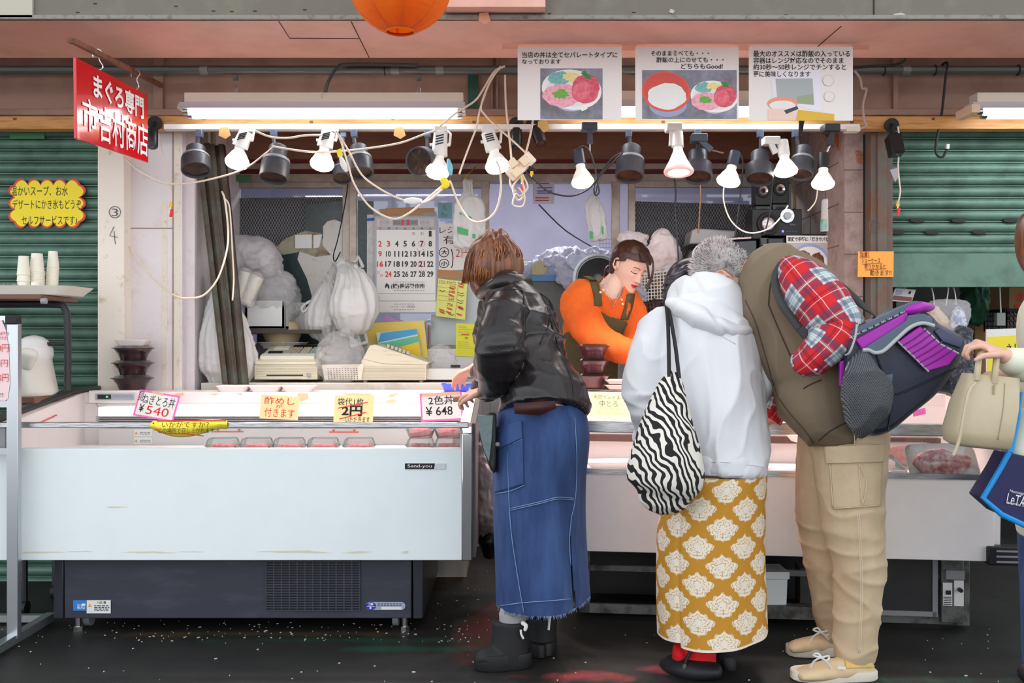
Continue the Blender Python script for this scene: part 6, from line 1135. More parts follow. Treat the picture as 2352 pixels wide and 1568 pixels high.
def head(C,f,u,s=1.0,face=True,nu=150,nv=150):
    """points and colours of a head: f looks forward, u up, centre between the ears"""
    f=V(f).normalized(); u=(V(u)-f*V(u).dot(f)).normalized(); X=(-f).cross(u); M=Matrix((X,-f,u)).transposed().to_4x4(); M=Matrix.Translation(C)@M@Matrix.Scale(s*.01,4)
    R=[];col=[]; sk=V(lin(SKIN)[:3]); lip=V(lin((196,62,58))[:3]); brow=V(lin((92,60,48))[:3]); eye=V(lin((52,34,32))[:3]); bl=V(lin((238,160,144))[:3]); 
    for i in range(nv+1):
        z=-11.6+23.2*i/nv; fr,bk,w=sprof(z); ring=[]
        for j in range(nu):
            a=2*PI*j/nu; x=w*sgp(math.sin(a),.92); ca=math.cos(a); mid=(fr-bk)/2; hf=(fr+bk)/2; y=-(mid+hf*sgp(ca,.88)) 
            c=sk.copy()
            if face and ca>.1:
                k=max(0,ca); ax=abs(x)
                d=0; d+=(.35+1.75*min(1,max(0,(1.2-z)/5.0)))*math.exp(-(x/(.75+.06*max(0,-z)))**2)*(1 if z>-4.0 else math.exp(-((z+4.0)/.55)**2))*(1 if z<1 else math.exp(-((z-1)/1.5)**2))
                d+=.55*G_(ax,z,1.0,-4.0,.6,.5); d-=.55*G_(ax,z,2.9,.3,1.5,1.0); d+=.38*G_(ax,z,3.1,-.1,1.1,.75); d+=.30*G_(ax,z,0,-6.3,1.9,.5)+.36*G_(ax,z,0,-7.3,1.5,.55)-.22*G_(ax,z,0,-6.8,2.2,.16); d+=.35*G_(ax,z,0,-10,1.6,1.1); d+=.32*G_(ax,z,4.2,-3.2,1.8,1.8); d-=.25*G_(ax,z,0,-8.5,2.2,.5); d+=.2*G_(ax,z,2.8,1.8,2,.6)
                y-=d*k
                c=c.lerp(bl,.55*G_(ax,z,4.2,-3.0,1.6,1.3)); 
                lt=-6.75+ .85*(1-(ax/2.35)**2)**.5*(1-.18*math.exp(-(x/.35)**2)) if ax<2.35 else -99; lb=-6.75-.95*(1-(ax/2.35)**2)**.6 if ax<2.35 else 99
                if lb+.35*(ax/2.35)**2<z+.0<lt+.3*(ax/2.35)**2: c=lip.copy()
                if abs(z+6.72-.3*(ax/2.35)**2)<.10 and ax<2.3: c=eye.lerp(lip,.3)
                bz=2.0+.35*math.sin((ax-1.5)/3.3*PI)
                if 1.4<ax<4.9 and abs(z-bz)<.28*(1-.5*(ax-1.4)/3.5): c=brow.copy()
                ez=-.25-.42*math.sin(max(0,min(1,(ax-1.6)/3.1))*PI)
                if 1.6<ax<4.8 and abs(z-ez)<.21: c=eye.copy()
                elif 1.8<ax<4.6 and abs(z-ez-.75)<.09: c=c.lerp(brow,.4)
                if G_(ax,z,.75,-4.5,.28,.2)>.45: c=c.lerp(eye,.5)
            ring.append(M@V((x,y,z))); col.append((*c,1))
        R.append(ring)
    return R,col,M
def ear(b,M,side,s=1):
    pts=[(.2,-2.6),( -.9,-2.4),(-1.6,-1.0),(-2.0,.9),(-1.4,2.4),(0,2.9),(1.0,2.1),(1.1,.9)]
    q=[M@V((side*(7.3+.5*(i>0)+.9*(1<i<6)),-p[0]*1.0+.6,p[1])) for i,p in enumerate(pts)]; k=.01*s
    b.tube(q,[.5*k,.62*k,.5*k,.42*k,.42*k,.45*k,.42*k,.3*k],8,sub=3); b.ball(M@V((side*7.5,.6,0)),(.9*k,1.3*k,2.2*k),10); b.tube([M@V((side*7.4,.2,-2.9)),M@V((side*7.6,.5,-2.2))],[.4*k,.6*k],8)
def hand(b,Wp,fwd,nrm,thumb,s=1.0,curl=(.35,.4,.45,.5),spread=.06,tc=.5):
    """palm and five fingers; fingers curl toward nrm, thumb leaves on the side of vector thumb"""
    f=V(fwd).normalized(); n=(V(nrm)-f*V(nrm).dot(f)).normalized(); t=f.cross(n); t=t if t.dot(V(thumb))>0 else -t; W_=V(Wp)
    C=[W_+f*(k*s) for k in(-.02,.0,.03,.06,.085)]; b.ell(C,[.024*s,.026*s,.036*s,.040*s,.037*s],[.019*s,.017*s,.016*s,.014*s,.011*s],16,up=n)
    for i,(ln,bx) in enumerate(((.070,.029),(.079,.0095),(.073,-.0105),(.057,-.029))):
        d=(f+t*spread*(1.5-i)*.8).normalized(); p=W_+f*(.083-.004*abs(i-1))*s+t*bx*s; q=[p-d*.02*s,p]; a=0
        for j,fr in enumerate((.46,.30,.24)):
            a+=curl[i]*(.8 if j==0 else 1.1); q.append(q[-1]+(d*math.cos(a)+n*math.sin(a))*ln*fr*s)
        b.tube(q,[.0088*s,.0092*s,.0086*s,.0078*s,.0062*s],10); b.ball(q[-1],.0064*s,8)
    p=W_+f*.022*s+t*.024*s; d=(f*.62+t*.75+n*.25*tc).normalized(); q=[p-t*.01*s,p,p+d*.036*s]; d2=(f*.85+t*.3+n*.5*tc).normalized(); q+=[q[-1]+d2*.030*s,q[-1]+(d2+n*.3*tc).normalized()*.052*s]
    b.tube(q,[.014*s,.0135*s,.0105*s,.0095*s,.007*s],10); b.ball(q[-1],.0072*s,8); return t
def body(root,b,heads,name='body',voxel=.005,skin=SKIN,smooth=2):
    me=fuse(b,name,voxel,smooth,mats=skinmat()); B2=B(); B2.mesh(me,Matrix.Identity(4)); cols=[lin(skin)]*len(B2.v); bpy.data.meshes.remove(me)
    for R,col,_ in heads: B2.rings(R,True); cols+=col
    m=B2.data(name,skinmat(),180); a=m.color_attributes.new('Col','FLOAT_COLOR','POINT'); a.data.foreach_set('color',np.array(cols,dtype=np.float32).ravel()); return link(name,m,root)
def cloth(name,limbs,m,parent,voxel=.007,smooth=3,foldf=None,label=None,n=24,raw=None):
    b=B()
    for L_ in limbs: b.limb(L_,n,5)
    if raw: raw(b)
    me=fuse(b,name,voxel,smooth,m)
    if foldf: fold(me,foldf)
    o=link(name,me,parent,label=label); return o
def wmesh(o):                                                 # mesh copy in world coordinates
    m=o.data.copy(); m.transform(wm(o)); return m
def ridge(c,s,ax=(1,1,1),seed=0): v=V((c.x*ax[0]+seed,c.y*ax[1],c.z*ax[2]))*s; return (1-abs(noise.noise(v))*2)
def shrink(L_,k=.78,dk=.8): return [(p[0],p[1],p[2],p[3]*k,p[4]*dk) for p in L_]
def strands(name,paths,r,m,parent,label=None,n=4):
    b=B()
    for q in paths: k=len(q); b.tube(q,[r*(1-.75*max(0,(i/(k-1)-.55)/.45)) for i in range(k)],n)
    return b.build(name,m,parent,180,label=label,fix=False)
def skirt(name,rows,m,parent,folds,ns=220,nr=90,hem=None,gap=None):
    """rows: (y,xl,xr,d,half depth) top to bottom"""
    q=[V(r) if False else r for r in rows]; C=[V((r[1],r[2],r[0])) for r in q]; D_=[V((r[3],r[4],0)) for r in q]; k=max(2,nr//(len(rows)-1)); C,_=cr(C,[0]*len(C),k); D_,_=cr(D_,[0]*len(D_),k); R=[]; uv=[]
    for i,(c,dd) in enumerate(zip(C,D_)):
        t=i/(len(C)-1); a_=P(c.x,c.z,dd.x); b_=P(c.y,c.z,dd.x); mid=(a_+b_)/2; rx=(b_.x-a_.x)/2; ring=[]
        for j in range(ns):
            an=2*PI*j/ns; s=1+folds(an,t); z=mid.z+(hem(an,t) if hem else 0)
            ring.append(V((mid.x+rx*math.cos(an)*s,mid.y-dd.y*math.sin(an)*s,z))); uv.append((an,t,z,rx))
        R.append(ring)
    return R,uv
# ---------------------------------------------------------------- woman in the leather jacket
LEA=mat('black leather',(27,24,26),.33,n2=(42,31,29),ns=5,bump=.08,bs=160,coat=.12); DEN=mat('blue denim',(40,64,112),.85,n2=(62,92,144),ns=9,nlo=.42,nhi=.72,bump=.15,bs=500,stretch=(1.6,1.6,.35)); STI=mat('denim stitching',(120,150,190),.8)
w1=thing('person','person with brown bob, black leather jacket and denim skirt reaching for a coin tray','person',P(1235,1520,3.52))
tor=[(1158,668,3.74,48,.085),(1185,720,3.72,76,.14),(1206,780,3.68,82,.15),(1226,850,3.64,82,.15),(1244,905,3.60,93,.165),(1247,948,3.575,102,.185,0)]
armL=[(1168,700,3.60,44,.07),(1150,760,3.50,50,.075),(1146,820,3.48,54,.075),(1138,862,3.52,40,.06),(1126,892,3.60,25,.042)]
armR=[(1140,700,3.86,40,.06),(1125,770,4.0,34,.055),(1118,825,4.12,26,.05),(1104,852,4.26,19,.042)]
legs=[[(1190,960,3.56,55,.09),(1185,1150,3.55,45,.075),(1180,1300,3.52,32,.055),(1178,1440,3.50,26,.04)],[(1290,960,3.62,50,.09),(1275,1150,3.66,42,.075),(1262,1300,3.68,32,.055),(1250,1420,3.70,26,.04)]]
b=B()
for L_ in (tor,armL): b.limb(shrink(L_,.75,.7),16,4)
b.limb(shrink(armR,.7,.7)[:3]+[(1100,852,4.28,15,.022),(1090,846,4.40,13,.02)],16,4)
for L_ in legs: b.limb(shrink(L_,.72,.9),16,4)
b.limb([(1240,900,3.6,60,.10),(1240,990,3.6,62,.10)],16,4); b.limb([(1150,690,3.78,26,.05),(1134,640,3.80,26,.05),(1130,600,3.82,26,.05)],16,4); b.limb([(1130,880,3.56,17,.026),(1118,900,3.62,14,.02)],14,4)
hand(b,P(1118,898,3.63),(-.75,.45,-.12),(-.1,.3,-.9),(-.3,-.6,.5),.95,(.55,.6,.65,.7),.03)
hand(b,P(1086,845,4.41),(-.62,.5,-.45),(.15,-.2,-.9),(-.7,-.2,.5),.92,(.35,.4,.45,.5),.08)
hd=head(P(1136,612,3.84),(-.55,.80,-.22),(-.12,-.05,1),.98,True,90,90); ear(b,hd[2],-1); ear(b,hd[2],1)
body(w1,b,[hd],skin=(226,172,150))
def lf(c): return .015*max(0,ridge(c,4.2,(.8,.8,1.7)))**3+.007*noise.noise(c*7)+.005*max(0,ridge(c,10,(.7,.7,1.8),3))**3
jk=cloth('leather_jacket',[tor,armL,armR],LEA,w1,.007,3,lf)
B().limb([(1120,905,3.585,10,.02),(1110,884,3.60,10,.02)],10,2)
cf=cloth('cuff',[[(1132,884,3.555,28,.047),(1121,899,3.60,25,.042)],],LEA,jk,.004,1); cloth('cuff',[[(1108,850,4.22,21,.047),(1099,853,4.30,19,.04)]],mat('plum knit cuff',(64,50,60),.8),jk,.004,1,label='plum-dark inner cuff')
cloth('collar',[[(1108,672,3.80,14,.03),(1125,660,3.72,16,.03),(1155,652,3.68,17,.03),(1185,650,3.72,15,.03),(1204,652,3.82,12,.03)]],LEA,jk,.005,2,lf)
b=B()
for q in ([(1122,690),(1140,668),(1180,664),(1202,668)],[(1202,668),(1205,720),(1200,770),(1180,800)],[(1236,662),(1258,706),(1262,740),(1240,790)],[(1258,706),(1282,790),(1312,868),(1320,930)]):
    pts=[]
    for x,y in q:
        pts.append((x,y))
    m_=wmesh(jk); from mathutils.bvhtree import BVHTree
    bm=bmesh.new(); bm.from_mesh(m_); tr_=BVHTree.FromBMesh(bm); bm.free(); O=V((0,0,CH)); dense,_=cr([V((x,y,0)) for x,y in pts],[0]*len(pts),6); line=[]
    for p in dense:
        dr_=(P(p.x,p.y,1)-O).normalized(); h=tr_.ray_cast(O,dr_)
        if h[0]: line.append(h[0]-dr_*.001)
    if len(line)>2: b.tube(line,.0028,6)
b.build('seam',mat('leather seam',(24,20,22),.4),jk,180)
o=B().add([P(1180,926,3.395),P(1274,920,3.395),P(1278,938,3.395),P(1240,954,3.39),P(1182,950,3.395)],[(0,1,2,3,4)]).build('lining_flap',mat('maroon lining',(64,26,22),.6),jk,solid=.004)
# hair
HB=mat('brown hair',(86,50,34),.36,n2=(148,90,52),ns=26,nlo=.42,nhi=.66,stretch=(2.2,2.2,.12))
b=B(); b.limb([(1140,548,3.85,26,.05),(1137,570,3.84,52,.10),(1136,600,3.84,62,.118),(1135,625,3.84,61,.115),(1130,645,3.86,50,.095)],40,6); me=fuse(b,'hair',.006,3,HB)
fold(me,lambda c:.010*ridge(V((c.x,c.y,c.z*.12)),26)*1.0-.016*math.exp(-((pxy(c)[0]-1140-.05*(pxy(c)[1]-545))/5)**2)*(pxy(c)[1]<600)); hr_=link('hair',me,w1)
random.seed(11); ps=[]; hc=P(1137,600,3.84)
for i in range(620):
    a=random.uniform(0,2*PI); r0=random.uniform(.02,.75); k=random.uniform(.97,1.06); q=[]
    for t in np.linspace(0,1,9):
        th=(.25+r0*.4)+t*(1.95-r0*.35); rr=math.sin(min(th,1.62)); z=math.cos(th)*.092 if th<1.57 else -(th-1.57)*.135
        aa=a+.12*math.sin(t*3+i); q.append(hc+V((math.cos(aa)*rr*px(62,3.84)*k,math.sin(aa)*rr*.118*k,z+.004))+V((-.02*max(0,t-.5)*2,0,0)))
    if q[-1].z<P(0,668,3.84).z: q=[p for p in q if p.z>P(0,664,3.84).z]
    if len(q)>3: ps.append(q)
strands('hair_strands',ps[:320],.0016,mat('dark brown hair',(84,46,28),.35),hr_); strands('hair_strands',ps[320:],.0016,mat('light brown hair',(186,116,62),.35),hr_)
fm_=B().limb([(1097,664,3.86,9,.04),(1101,676,3.86,10,.05),(1108,684,3.87,7,.04)],16,4).build('face_mask',mat('pink face mask',(244,224,226),.7),w1); B().tube([P(1101,660,3.80),P(1108,652,3.78),P(1112,640,3.77)],.0018,6).build('ear_loop',WT,fm_)
# denim skirt
def df(an,t): return .030*t*math.sin(5*an+1.0)+.018*t*math.sin(11*an+.5*t)+.012*math.sin(3*an+4*t)
rows=[(926,1152,1340,3.60,.15),(1000,1134,1351,3.60,.19),(1100,1131,1342,3.60,.19),(1200,1133,1341,3.60,.20),(1300,1138,1346,3.60,.21),(1368,1141,1351,3.60,.215)]
R,uv=skirt('denim_skirt',rows,DEN,w1,df,hem=lambda an,t:px(-1,3.6)*(9*math.sin(an-.0)*t-10*math.cos(an)*-1*t*-1*.0)+.012*t*math.cos(an))
b=B(); N=len(R[0]); vs=[p for r in R for p in r]; fs=[]
for i in range(len(R)-1):
    for j in range(N):
        k=(j+1)%N; an=2*PI*(j+.5)/N; t=i/(len(R)-1); w=.10*max(0,(t-.55)/.45)
        if abs(an-.85)<w*.5 and t>.55: continue
        fs.append((i*N+j,i*N+k,(i+1)*N+k,(i+1)*N+j))
b.add(vs,fs); ds=b.build('denim_skirt',DEN,w1,180,solid=.003)
tS=None
def surf_lines(o,lines,w,m,name,parent,label=None,lift=.0012,sub=6,closed=False):
    """thin raised cords following the visible surface of o along pixel lines"""
    bm=bmesh.new(); bm.from_mesh(wmesh(o)); tr_=BVHTree.FromBMesh(bm); bm.free(); O=V((0,0,CH)); b=B()
    for q in lines:
        dense,_=cr([V((x,y,0)) for x,y in q],[0]*len(q),sub); line=[]
        for p in dense:
            dr_=(P(p.x,p.y,1)-O).normalized(); h=tr_.ray_cast(O,dr_)
            if h[0]:
                if line and (line[-1]-h[0]).length>.12:
                    if len(line)>1: b.tube(line,w,5)
                    line=[]
                line.append(h[0]-dr_*lift)
        if len(line)>1: b.tube(line,w,5)
    return b.build(name,m,parent,180,label=label) if b.v else None
def surf_patch(o,poly,m,name,parent,off=.004,label=None,nx=24,ny=24):
    """panel lying on the visible surface of o inside a four-cornered pixel outline (tl,tr,br,bl)"""
    bm=bmesh.new(); bm.from_mesh(wmesh(o)); tr_=BVHTree.FromBMesh(bm); bm.free(); O=V((0,0,CH)); tl,tr2,br2,bl2=[V((*p,0)) for p in poly]; b=B(); g={}; 
    for j in range(ny+1):
        for i in range(nx+1):
            p=tl.lerp(tr2,i/nx).lerp(bl2.lerp(br2,i/nx),j/ny); dr_=(P(p.x,p.y,1)-O).normalized(); h=tr_.ray_cast(O,dr_)
            if h[0]: g[i,j]=len(b.v); b.v.append(h[0]-dr_*off)
    for j in range(ny):
        for i in range(nx):
            k=[(i,j),(i+1,j),(i+1,j+1),(i,j+1)]
            if all(x in g for x in k):
                q=[g[x] for x in k]
                if max((b.v[a]-b.v[c]).length for a in q for c in q)<.08: b.f.append(q); b.m.append(0)
    return b.build(name,m,parent,180,solid=off*.9,label=label) if b.f else None
pk_=surf_patch(ds,[(1136,1002),(1200,985),(1203,1112),(1136,1132)],DEN,'cargo_pocket',ds,.006); surf_patch(ds,[(1133,984),(1198,966),(1200,1006),(1134,1036)],DEN,'pocket_flap',pk_,.011); B().lathe(P(1143,1020,3.385),P(1143,1020,3.375),[(0,.008),(1,.007)],14).build('snap_button',FRM,pk_)
surf_lines(ds,[[(1170,1168),(1240,1152),(1280,1142),(1318,1144)],[(1172,1172),(1240,1156),(1280,1146),(1318,1148)],[(1136,1133),(1170,1128),(1204,1114)],[(1136,1037),(1200,1008)],[(1136,1031),(1198,1001)],[(1166,1040),(1172,1200),(1190,1330),(1203,1405)],[(1320,960),(1325,1050),(1322,1140),(1312,1190)],[(1142,1392),(1200,1384),(1280,1378),(1320,1374)],[(1312,1190),(1308,1260),(1320,1370)]],.0016,STI,'stitching',ds,lift=.008)
random.seed(5); b=B()
for i in range(170):
    an=random.uniform(.15,PI-.1); j=int(an/(2*PI)*N); p=R[-1][j]; b.tube([p+V((0,-.001,.002)),p+V((random.uniform(-.006,.006),-.003,random.uniform(-.014,-.004)))],.0009,3)
b.build('frayed_hem',STI,ds,180); B().limb([(1318,1170,3.56,10,.02),(1316,1290,3.56,14,.03),(1312,1382,3.56,15,.03)],16,4).build('slit_lining',mat('grey lining',(132,140,152),.8),ds)
# boots
def boot(name,pts,sole,m,par,lab=None):
    o=cloth(name,pts,m,par,.005,2,label=lab); return o
BT1=mat('black boot fabric',(26,27,30),.7,bump=.1,bs=200)
k1=boot('boot',[[(1172,1424,3.50,43,.06,0),(1172,1450,3.50,42,.06),(1170,1490,3.50,44,.062),(1168,1515,3.50,50,.06)],[(1190,1512,3.50,26,.05),(1150,1508,3.49,28,.055),(1112,1508,3.47,20,.045),(1100,1514,3.465,13,.035)]],None,BT1,w1)
zs=P(0,1536,3.48).z
def sole(par,x0,x1,d,w,z0,z1,m,dd=0):
    a=P(x0,1500,d).x; c=P(x1,1500,d).x; rr=lambda k,z:[V(((a+c)/2+(c-a)/2*k*sgp(math.cos(t),.7),d+dd*math.cos(t)+w*k*sgp(math.sin(t),.7)*(1 if math.cos(t)<0 else .85),z)) for t in np.linspace(0,2*PI,60,endpoint=False)]
    R=[rr(.97,z0),rr(1.0,z0+.004),rr(1.0,z1-.004),rr(.98,z1)]
    for r in R[1:3]:
        for i in range(0,60,2): r[i]=r[i]+V((0,0,0)) 
    return B().rings(R).build('sole',m,par)
sole(k1,1089,1222,3.485,.055,.002,.055,BLK,.012); B().limb([(1200,1430,3.45,5,.006),(1208,1436,3.44,5,.006),(1206,1446,3.44,4,.006)],10,3).build('pull_tab',WT,k1); B().tube([P(1196,1446,3.435),P(1197,1456,3.435),P(1202,1466,3.438)],.004,6).build('reflector',WT,k1)
k2=boot('boot',[[(1246,1412,3.66,34,.055,0),(1246,1450,3.66,33,.055),(1246,1485,3.66,33,.058)],[(1254,1484,3.66,24,.05),(1246,1484,3.74,26,.05),(1240,1490,3.82,22,.04)]],None,BT1,w1); sole(k2,1213,1279,3.70,.13,.002,.05,BLK); B().tube([P(1264,1412,3.575),P(1262,1426,3.575),P(1260,1446,3.575)],.0045,6).build('pull_tab',WT,k2)
for q in ([(1178,1408,3.50,32,.045),(1178,1432,3.50,31,.045)],[(1248,1400,3.68,30,.045),(1248,1414,3.67,29,.045)]): B().limb(q,20,4).build('sock',mat('grey sock',(160,162,162),.9,bump=.2,bs=300),w1)
bg1=thing('shoulder_bag','grey quilted shoulder bag with black strap hanging before the denim skirt','bag',P(1115,1085,3.4)); B().poly([(1118,950),(1140,950),(1140,1060),(1136,1090),(1126,1078),(1108,1030),(1102,1000)],3.46,.07).build('bag_body',mat('black nylon',(30,32,34),.5),bg1,bevel=.01); B().poly([(1097,954),(1132,955),(1129,1010),(1123,1060),(1112,1035),(1100,985)],3.43,.04).build('quilted_front',mat('grey green quilting',(104,120,122),.6,bump=.4,bs=50),bg1)
lp=cloth('bag_loop',[],BLK,w1) if False else None
o=B().tube([P(1240,672,3.58),P(1262,690,3.60),P(1270,712,3.62),P(1256,690,3.58),P(1285,765,3.56)],.003,6,sub=4).build('bag_strap',CORDK,bg1)
wl=thing('wallet','tan leather wallet held over the ¥648 card','wallet',P(1058,920,3.78)); B().prism([P(1040,912,3.76),P(1082,908,3.72),P(1084,920,3.72),P(1041,924,3.76)],(0,.02,.004)).build('wallet_body',mat('tan leather',(150,114,88),.5,n2=(120,86,64),ns=12),wl,bevel=.003)
# ---------------------------------------------------------------- shop assistant
KNIT=mat('orange rib knit',(250,112,30),.75,n2=(244,98,22),ns=5); OLV=mat('olive apron',(92,82,50),.8,n2=(84,74,44),ns=6)
def ribs(m,s=900):
    t=m.node_tree; N=t.nodes; L=t.links; p=N['Principled BSDF']; tc=N.new('ShaderNodeTexCoord'); w=N.new('ShaderNodeTexWave'); w.inputs['Scale'].default_value=60; w.inputs['Distortion'].default_value=1.5; mp=N.new('ShaderNodeMapping'); mp.inputs['Rotation'].default_value=(0,.75,0); L.new(tc.outputs['Object'],mp.inputs[0]); L.new(mp.outputs[0],w.inputs[0]); u=N.new('ShaderNodeBump'); u.inputs['Strength'].default_value=.5; u.inputs['Distance'].default_value=.004; L.new(w.outputs['Fac'],u.inputs['Height']); L.new(u.outputs[0],p.inputs['Normal'])
ribs(KNIT)
w2=thing('person','shop assistant in an orange ribbed top and olive apron smiling down behind the second case','person',V((.4,5.05,0)))
tor=[(1408,660,4.96,40,.09),(1398,690,4.95,60,.11),(1374,740,4.98,78,.12),(1356,800,5.02,64,.11),(1352,860,5.05,60,.11),(1352,930,5.06,66,.12)]
aL=[(1340,672,4.92,32,.075),(1330,705,4.86,42,.08),(1360,765,4.78,37,.07),(1410,795,4.72,32,.06),(1460,815,4.66,28,.055),(1500,835,4.6,24,.05)]
aR=[(1440,690,5.0,30,.07),(1462,740,4.95,30,.06),(1455,800,4.85,30,.06),(1452,820,4.8,28,.055)]
b=B(); 
for L_ in (tor,aL,aR): b.limb(shrink(L_,.80,.80),16,4)
b.limb([(1342,920,5.06,45,.1),(1340,1100,5.06,40,.08),(1336,1250,5.06,26,.06),(1334,1308,5.06,22,.05)],14,4); b.limb([(1380,920,5.06,45,.1),(1384,1100,5.06,40,.08),(1386,1250,5.06,26,.06),(1388,1308,5.06,22,.05)],14,4); b.limb([(1334,1292,5.05,16,.04),(1334,1296,4.93,14,.03)],12,3); b.limb([(1388,1292,5.05,16,.04),(1388,1296,4.93,14,.03)],12,3)
b.limb([(1402,690,4.93,34,.07),(1408,660,4.93,27,.058),(1420,640,4.96,25,.055),(1430,622,4.98,26,.055)],18,5)
hand(b,P(1500,836,4.58),(.8,-.35,-.35),(-.2,.1,-.9),(0,-1,.2),.95); hand(b,P(1455,826,4.76),(.5,-.6,-.5),(-.2,.1,-.9),(-.4,-.8,.2),.95)
hd=head(P(1444,614,4.93),(.55,-.72,-.42),(.39,-.24,.92),.99); ear(b,hd[2],-1,.99); ear(b,hd[2],1,.99)
body(w2,b,[hd])
NECK=[(1362,610),(1366,640),(1376,652),(1384,668),(1396,682),(1412,688),(1424,684),(1430,672),(1436,640),(1420,600)]
def kf(c): return .005*noise.noise(c*11)+.004*max(0,ridge(c,9,(1,1,1.2),2))**2
o=cloth('orange_top',[tor[:5],aL,aR],KNIT,w2,.007,3,kf); wmk=wmesh(o); cutm=cut(wmk,lambda c,n:inpoly(*pxy(c),NECK) and c.y<5.0,False); bpy.data.objects.remove(o); setm(cutm,KNIT); top=link('orange_top',cutm,w2,solid=.004)
tw=B().limb(tor,150,40).data('t',OLV,180)
AP=[(1378,714),(1400,726),(1436,736),(1438,772),(1442,800),(1420,840),(1410,935),(1288,935),(1286,776),(1312,760),(1336,738)]
ap=cut(tw,lambda c,n:n.y<.25 and inpoly(*pxy(c),AP),True,.012); setm(ap,OLV); apn=link('apron',ap,w2,solid=.004)
for q in ([(1346,633),(1362,645),(1371,672),(1374,702)],[(1449,675),(1444,705),(1434,735)]): 
    bm=bmesh.new(); bm.from_mesh(wmesh(top)); tr_=BVHTree.FromBMesh(bm); bm.free(); O=V((0,0,CH)); b=B(); L1=[];L2=[]
    dense,_=cr([V((x,y,0)) for x,y in q],[0]*len(q),5)
    for p in dense:
        pr_=[]
        for dx in (-9,9):
            dr_=(P(p.x+dx,p.y,1)-O).normalized(); h=tr_.ray_cast(O,dr_); pr_.append(h[0]-dr_*.007 if h[0] and abs(h[0].y-4.9)<.2 else P(p.x+dx,p.y,4.86))
        L1.append(pr_[0]);L2.append(pr_[1])
    b.rings([[a,c] for a,c in zip(L1,L2)],False,False); b.build('apron_strap',OLV,apn,180,solid=.004)
b=B()
for x,y in ((1379,671),(1386,666),(1428,688),(1430,698)): B().ball(P(x,y,4.82 if x<1400 else 4.85),.006,10).build('button',mat('pearl',(246,240,232),.25),top)
b=B().tube([P(1386,638,4.845),P(1392,668,4.835),P(1402,690,4.83),P(1408,700,4.83),P(1414,692,4.83),P(1421,672,4.86)],.0012,6,sub=4); nk=b.build('necklace',STEEL,w2); B().ball(P(1409,704,4.825),.005,8).build('pendant',STEEL,nk)
B().ball(hd[2]@V((-7.9,.2,-3.0)),.0035,8).build('earring',STEEL,w2)
HD2=mat('dark brown hair gloss',(62,38,30),.32,n2=(92,56,40),ns=30,nlo=.45,nhi=.7,stretch=(1,1,.3))
Mi=hd[2].inverted(); hm=B().rings(hd[0],True).data('h',HD2,180)
def hairline(p): x,y,z=p; return z>5.6-.20*abs(x)-.0*y+ (0 if y<-4 else 0) if y<-3.2 else (z>2.6-.45*(y+3.2) if y<1.7 else z>-7.5+.0*y)
def onhair(c,n): p=Mi@c; return hairline(p)
hc_=cut(hm,onhair,True,.0); 
for v in hc_.vertices:
    p=Mi@v.co; k=1.075+.03*max(0,(p.z-4)/7)+.02*noise.noise(p*.5); v.co=hd[2]@V((p.x*k,p.y*k+.3,p.z*k+.4*(p.z>0)))
setm(hc_,HD2); hr2=link('hair',hc_,w2,solid=.012)
random.seed(4); ps=[]; M2=hd[2]
for i in range(420):
    sgn=random.choice((-1,-1,1)); q=[]; t0=random.uniform(-.2,1); 
    a0=random.uniform(.05,1.0)
    for t in np.linspace(0,1,10):
        # from the parting at the front top, over the side, back to the low knot
        x=sgn*(.6+6.9*math.sin(min(1,t*1.25)*PI*.55*(.25+a0*.75))); y=-8.2+a0*5+t*(17.5-a0*5); z=(9.6-.25*a0-6*t*t*a0-.9*t) if True else 0
        fr_,bk_,w_=sprof(max(-10,min(11,z))); rr=math.sqrt((x/w_)**2+(y/ (fr_ if y<0 else bk_))**2)+1e-6; k=1.13/rr; x,y=(x*k,y*k) if z<8 else (x*min(k,1.2),y*min(k,1.2)); q.append(M2@V((x,y,z)))
    ps.append(q)
strands('hair_strands',ps,.0011,mat('brown hair light',(104,64,46),.35),hr2)
B().limb([(1412,618,5.02,14,.03),(1402,624,5.04,16,.035),(1394,634,5.05,9,.02)],18,4).build('hair_knot',HD2,hr2)
ps=[]
for i in range(40):
    k=random.uniform(-1,1); q=[(1478+3*k,572+2*k,4.83),(1494+3*k,588,4.81),(1500+2*k,606,4.80),(1499+2.5*k,626,4.80),(1494+3*k,645+2*k,4.81),(1484+4*k,664+5*k,4.82)]; d_,_=cr([P(*a) for a in q],[0]*6,3); ps.append(d_)
for i in range(26):
    k=random.uniform(-1,1); q=[(1470+4*k,576,4.82),(1484+3*k,598,4.80),(1489+2*k,620,4.80),(1490+3*k,640,4.81)]; d_,_=cr([P(*a) for a in q],[0]*4,3); ps.append(d_)
strands('hair_strands',ps,.0016,HD2,hr2,label='loose strands beside the face')
# ---------------------------------------------------------------- woman in the white hoodie
HOOD=mat('white sweatshirt',(238,239,243),.85,n2=(230,231,236),ns=3,bump=.06,bs=400); MUS=mat('mustard damask knit',(198,140,40),.85,attr='Damask',bump=.1,bs=600); BLKH=mat('black hair',(34,30,40),.3,n2=(66,60,76),ns=26,stretch=(1,1,.3))
w3=thing('person','person in white hoodie and mustard damask skirt seen from behind, bending toward the case','person',P(1635,1550,3.42))
tor=[(1622,700,3.60,56,.10),(1614,745,3.56,96,.14),(1622,810,3.52,122,.16),(1634,890,3.50,116,.165),(1648,970,3.48,106,.165),(1657,1040,3.46,99,.165),(1657,1088,3.45,97,.165,0)]
aL=[(1528,745,3.56,40,.08),(1494,810,3.52,46,.08),(1482,880,3.52,46,.075),(1490,950,3.56,38,.065),(1496,1000,3.62,30,.05)]
aR=[(1704,765,3.60,44,.09),(1742,826,3.53,36,.075),(1750,876,3.52,29,.065),(1722,930,3.62,28,.055)]
b=B(); 
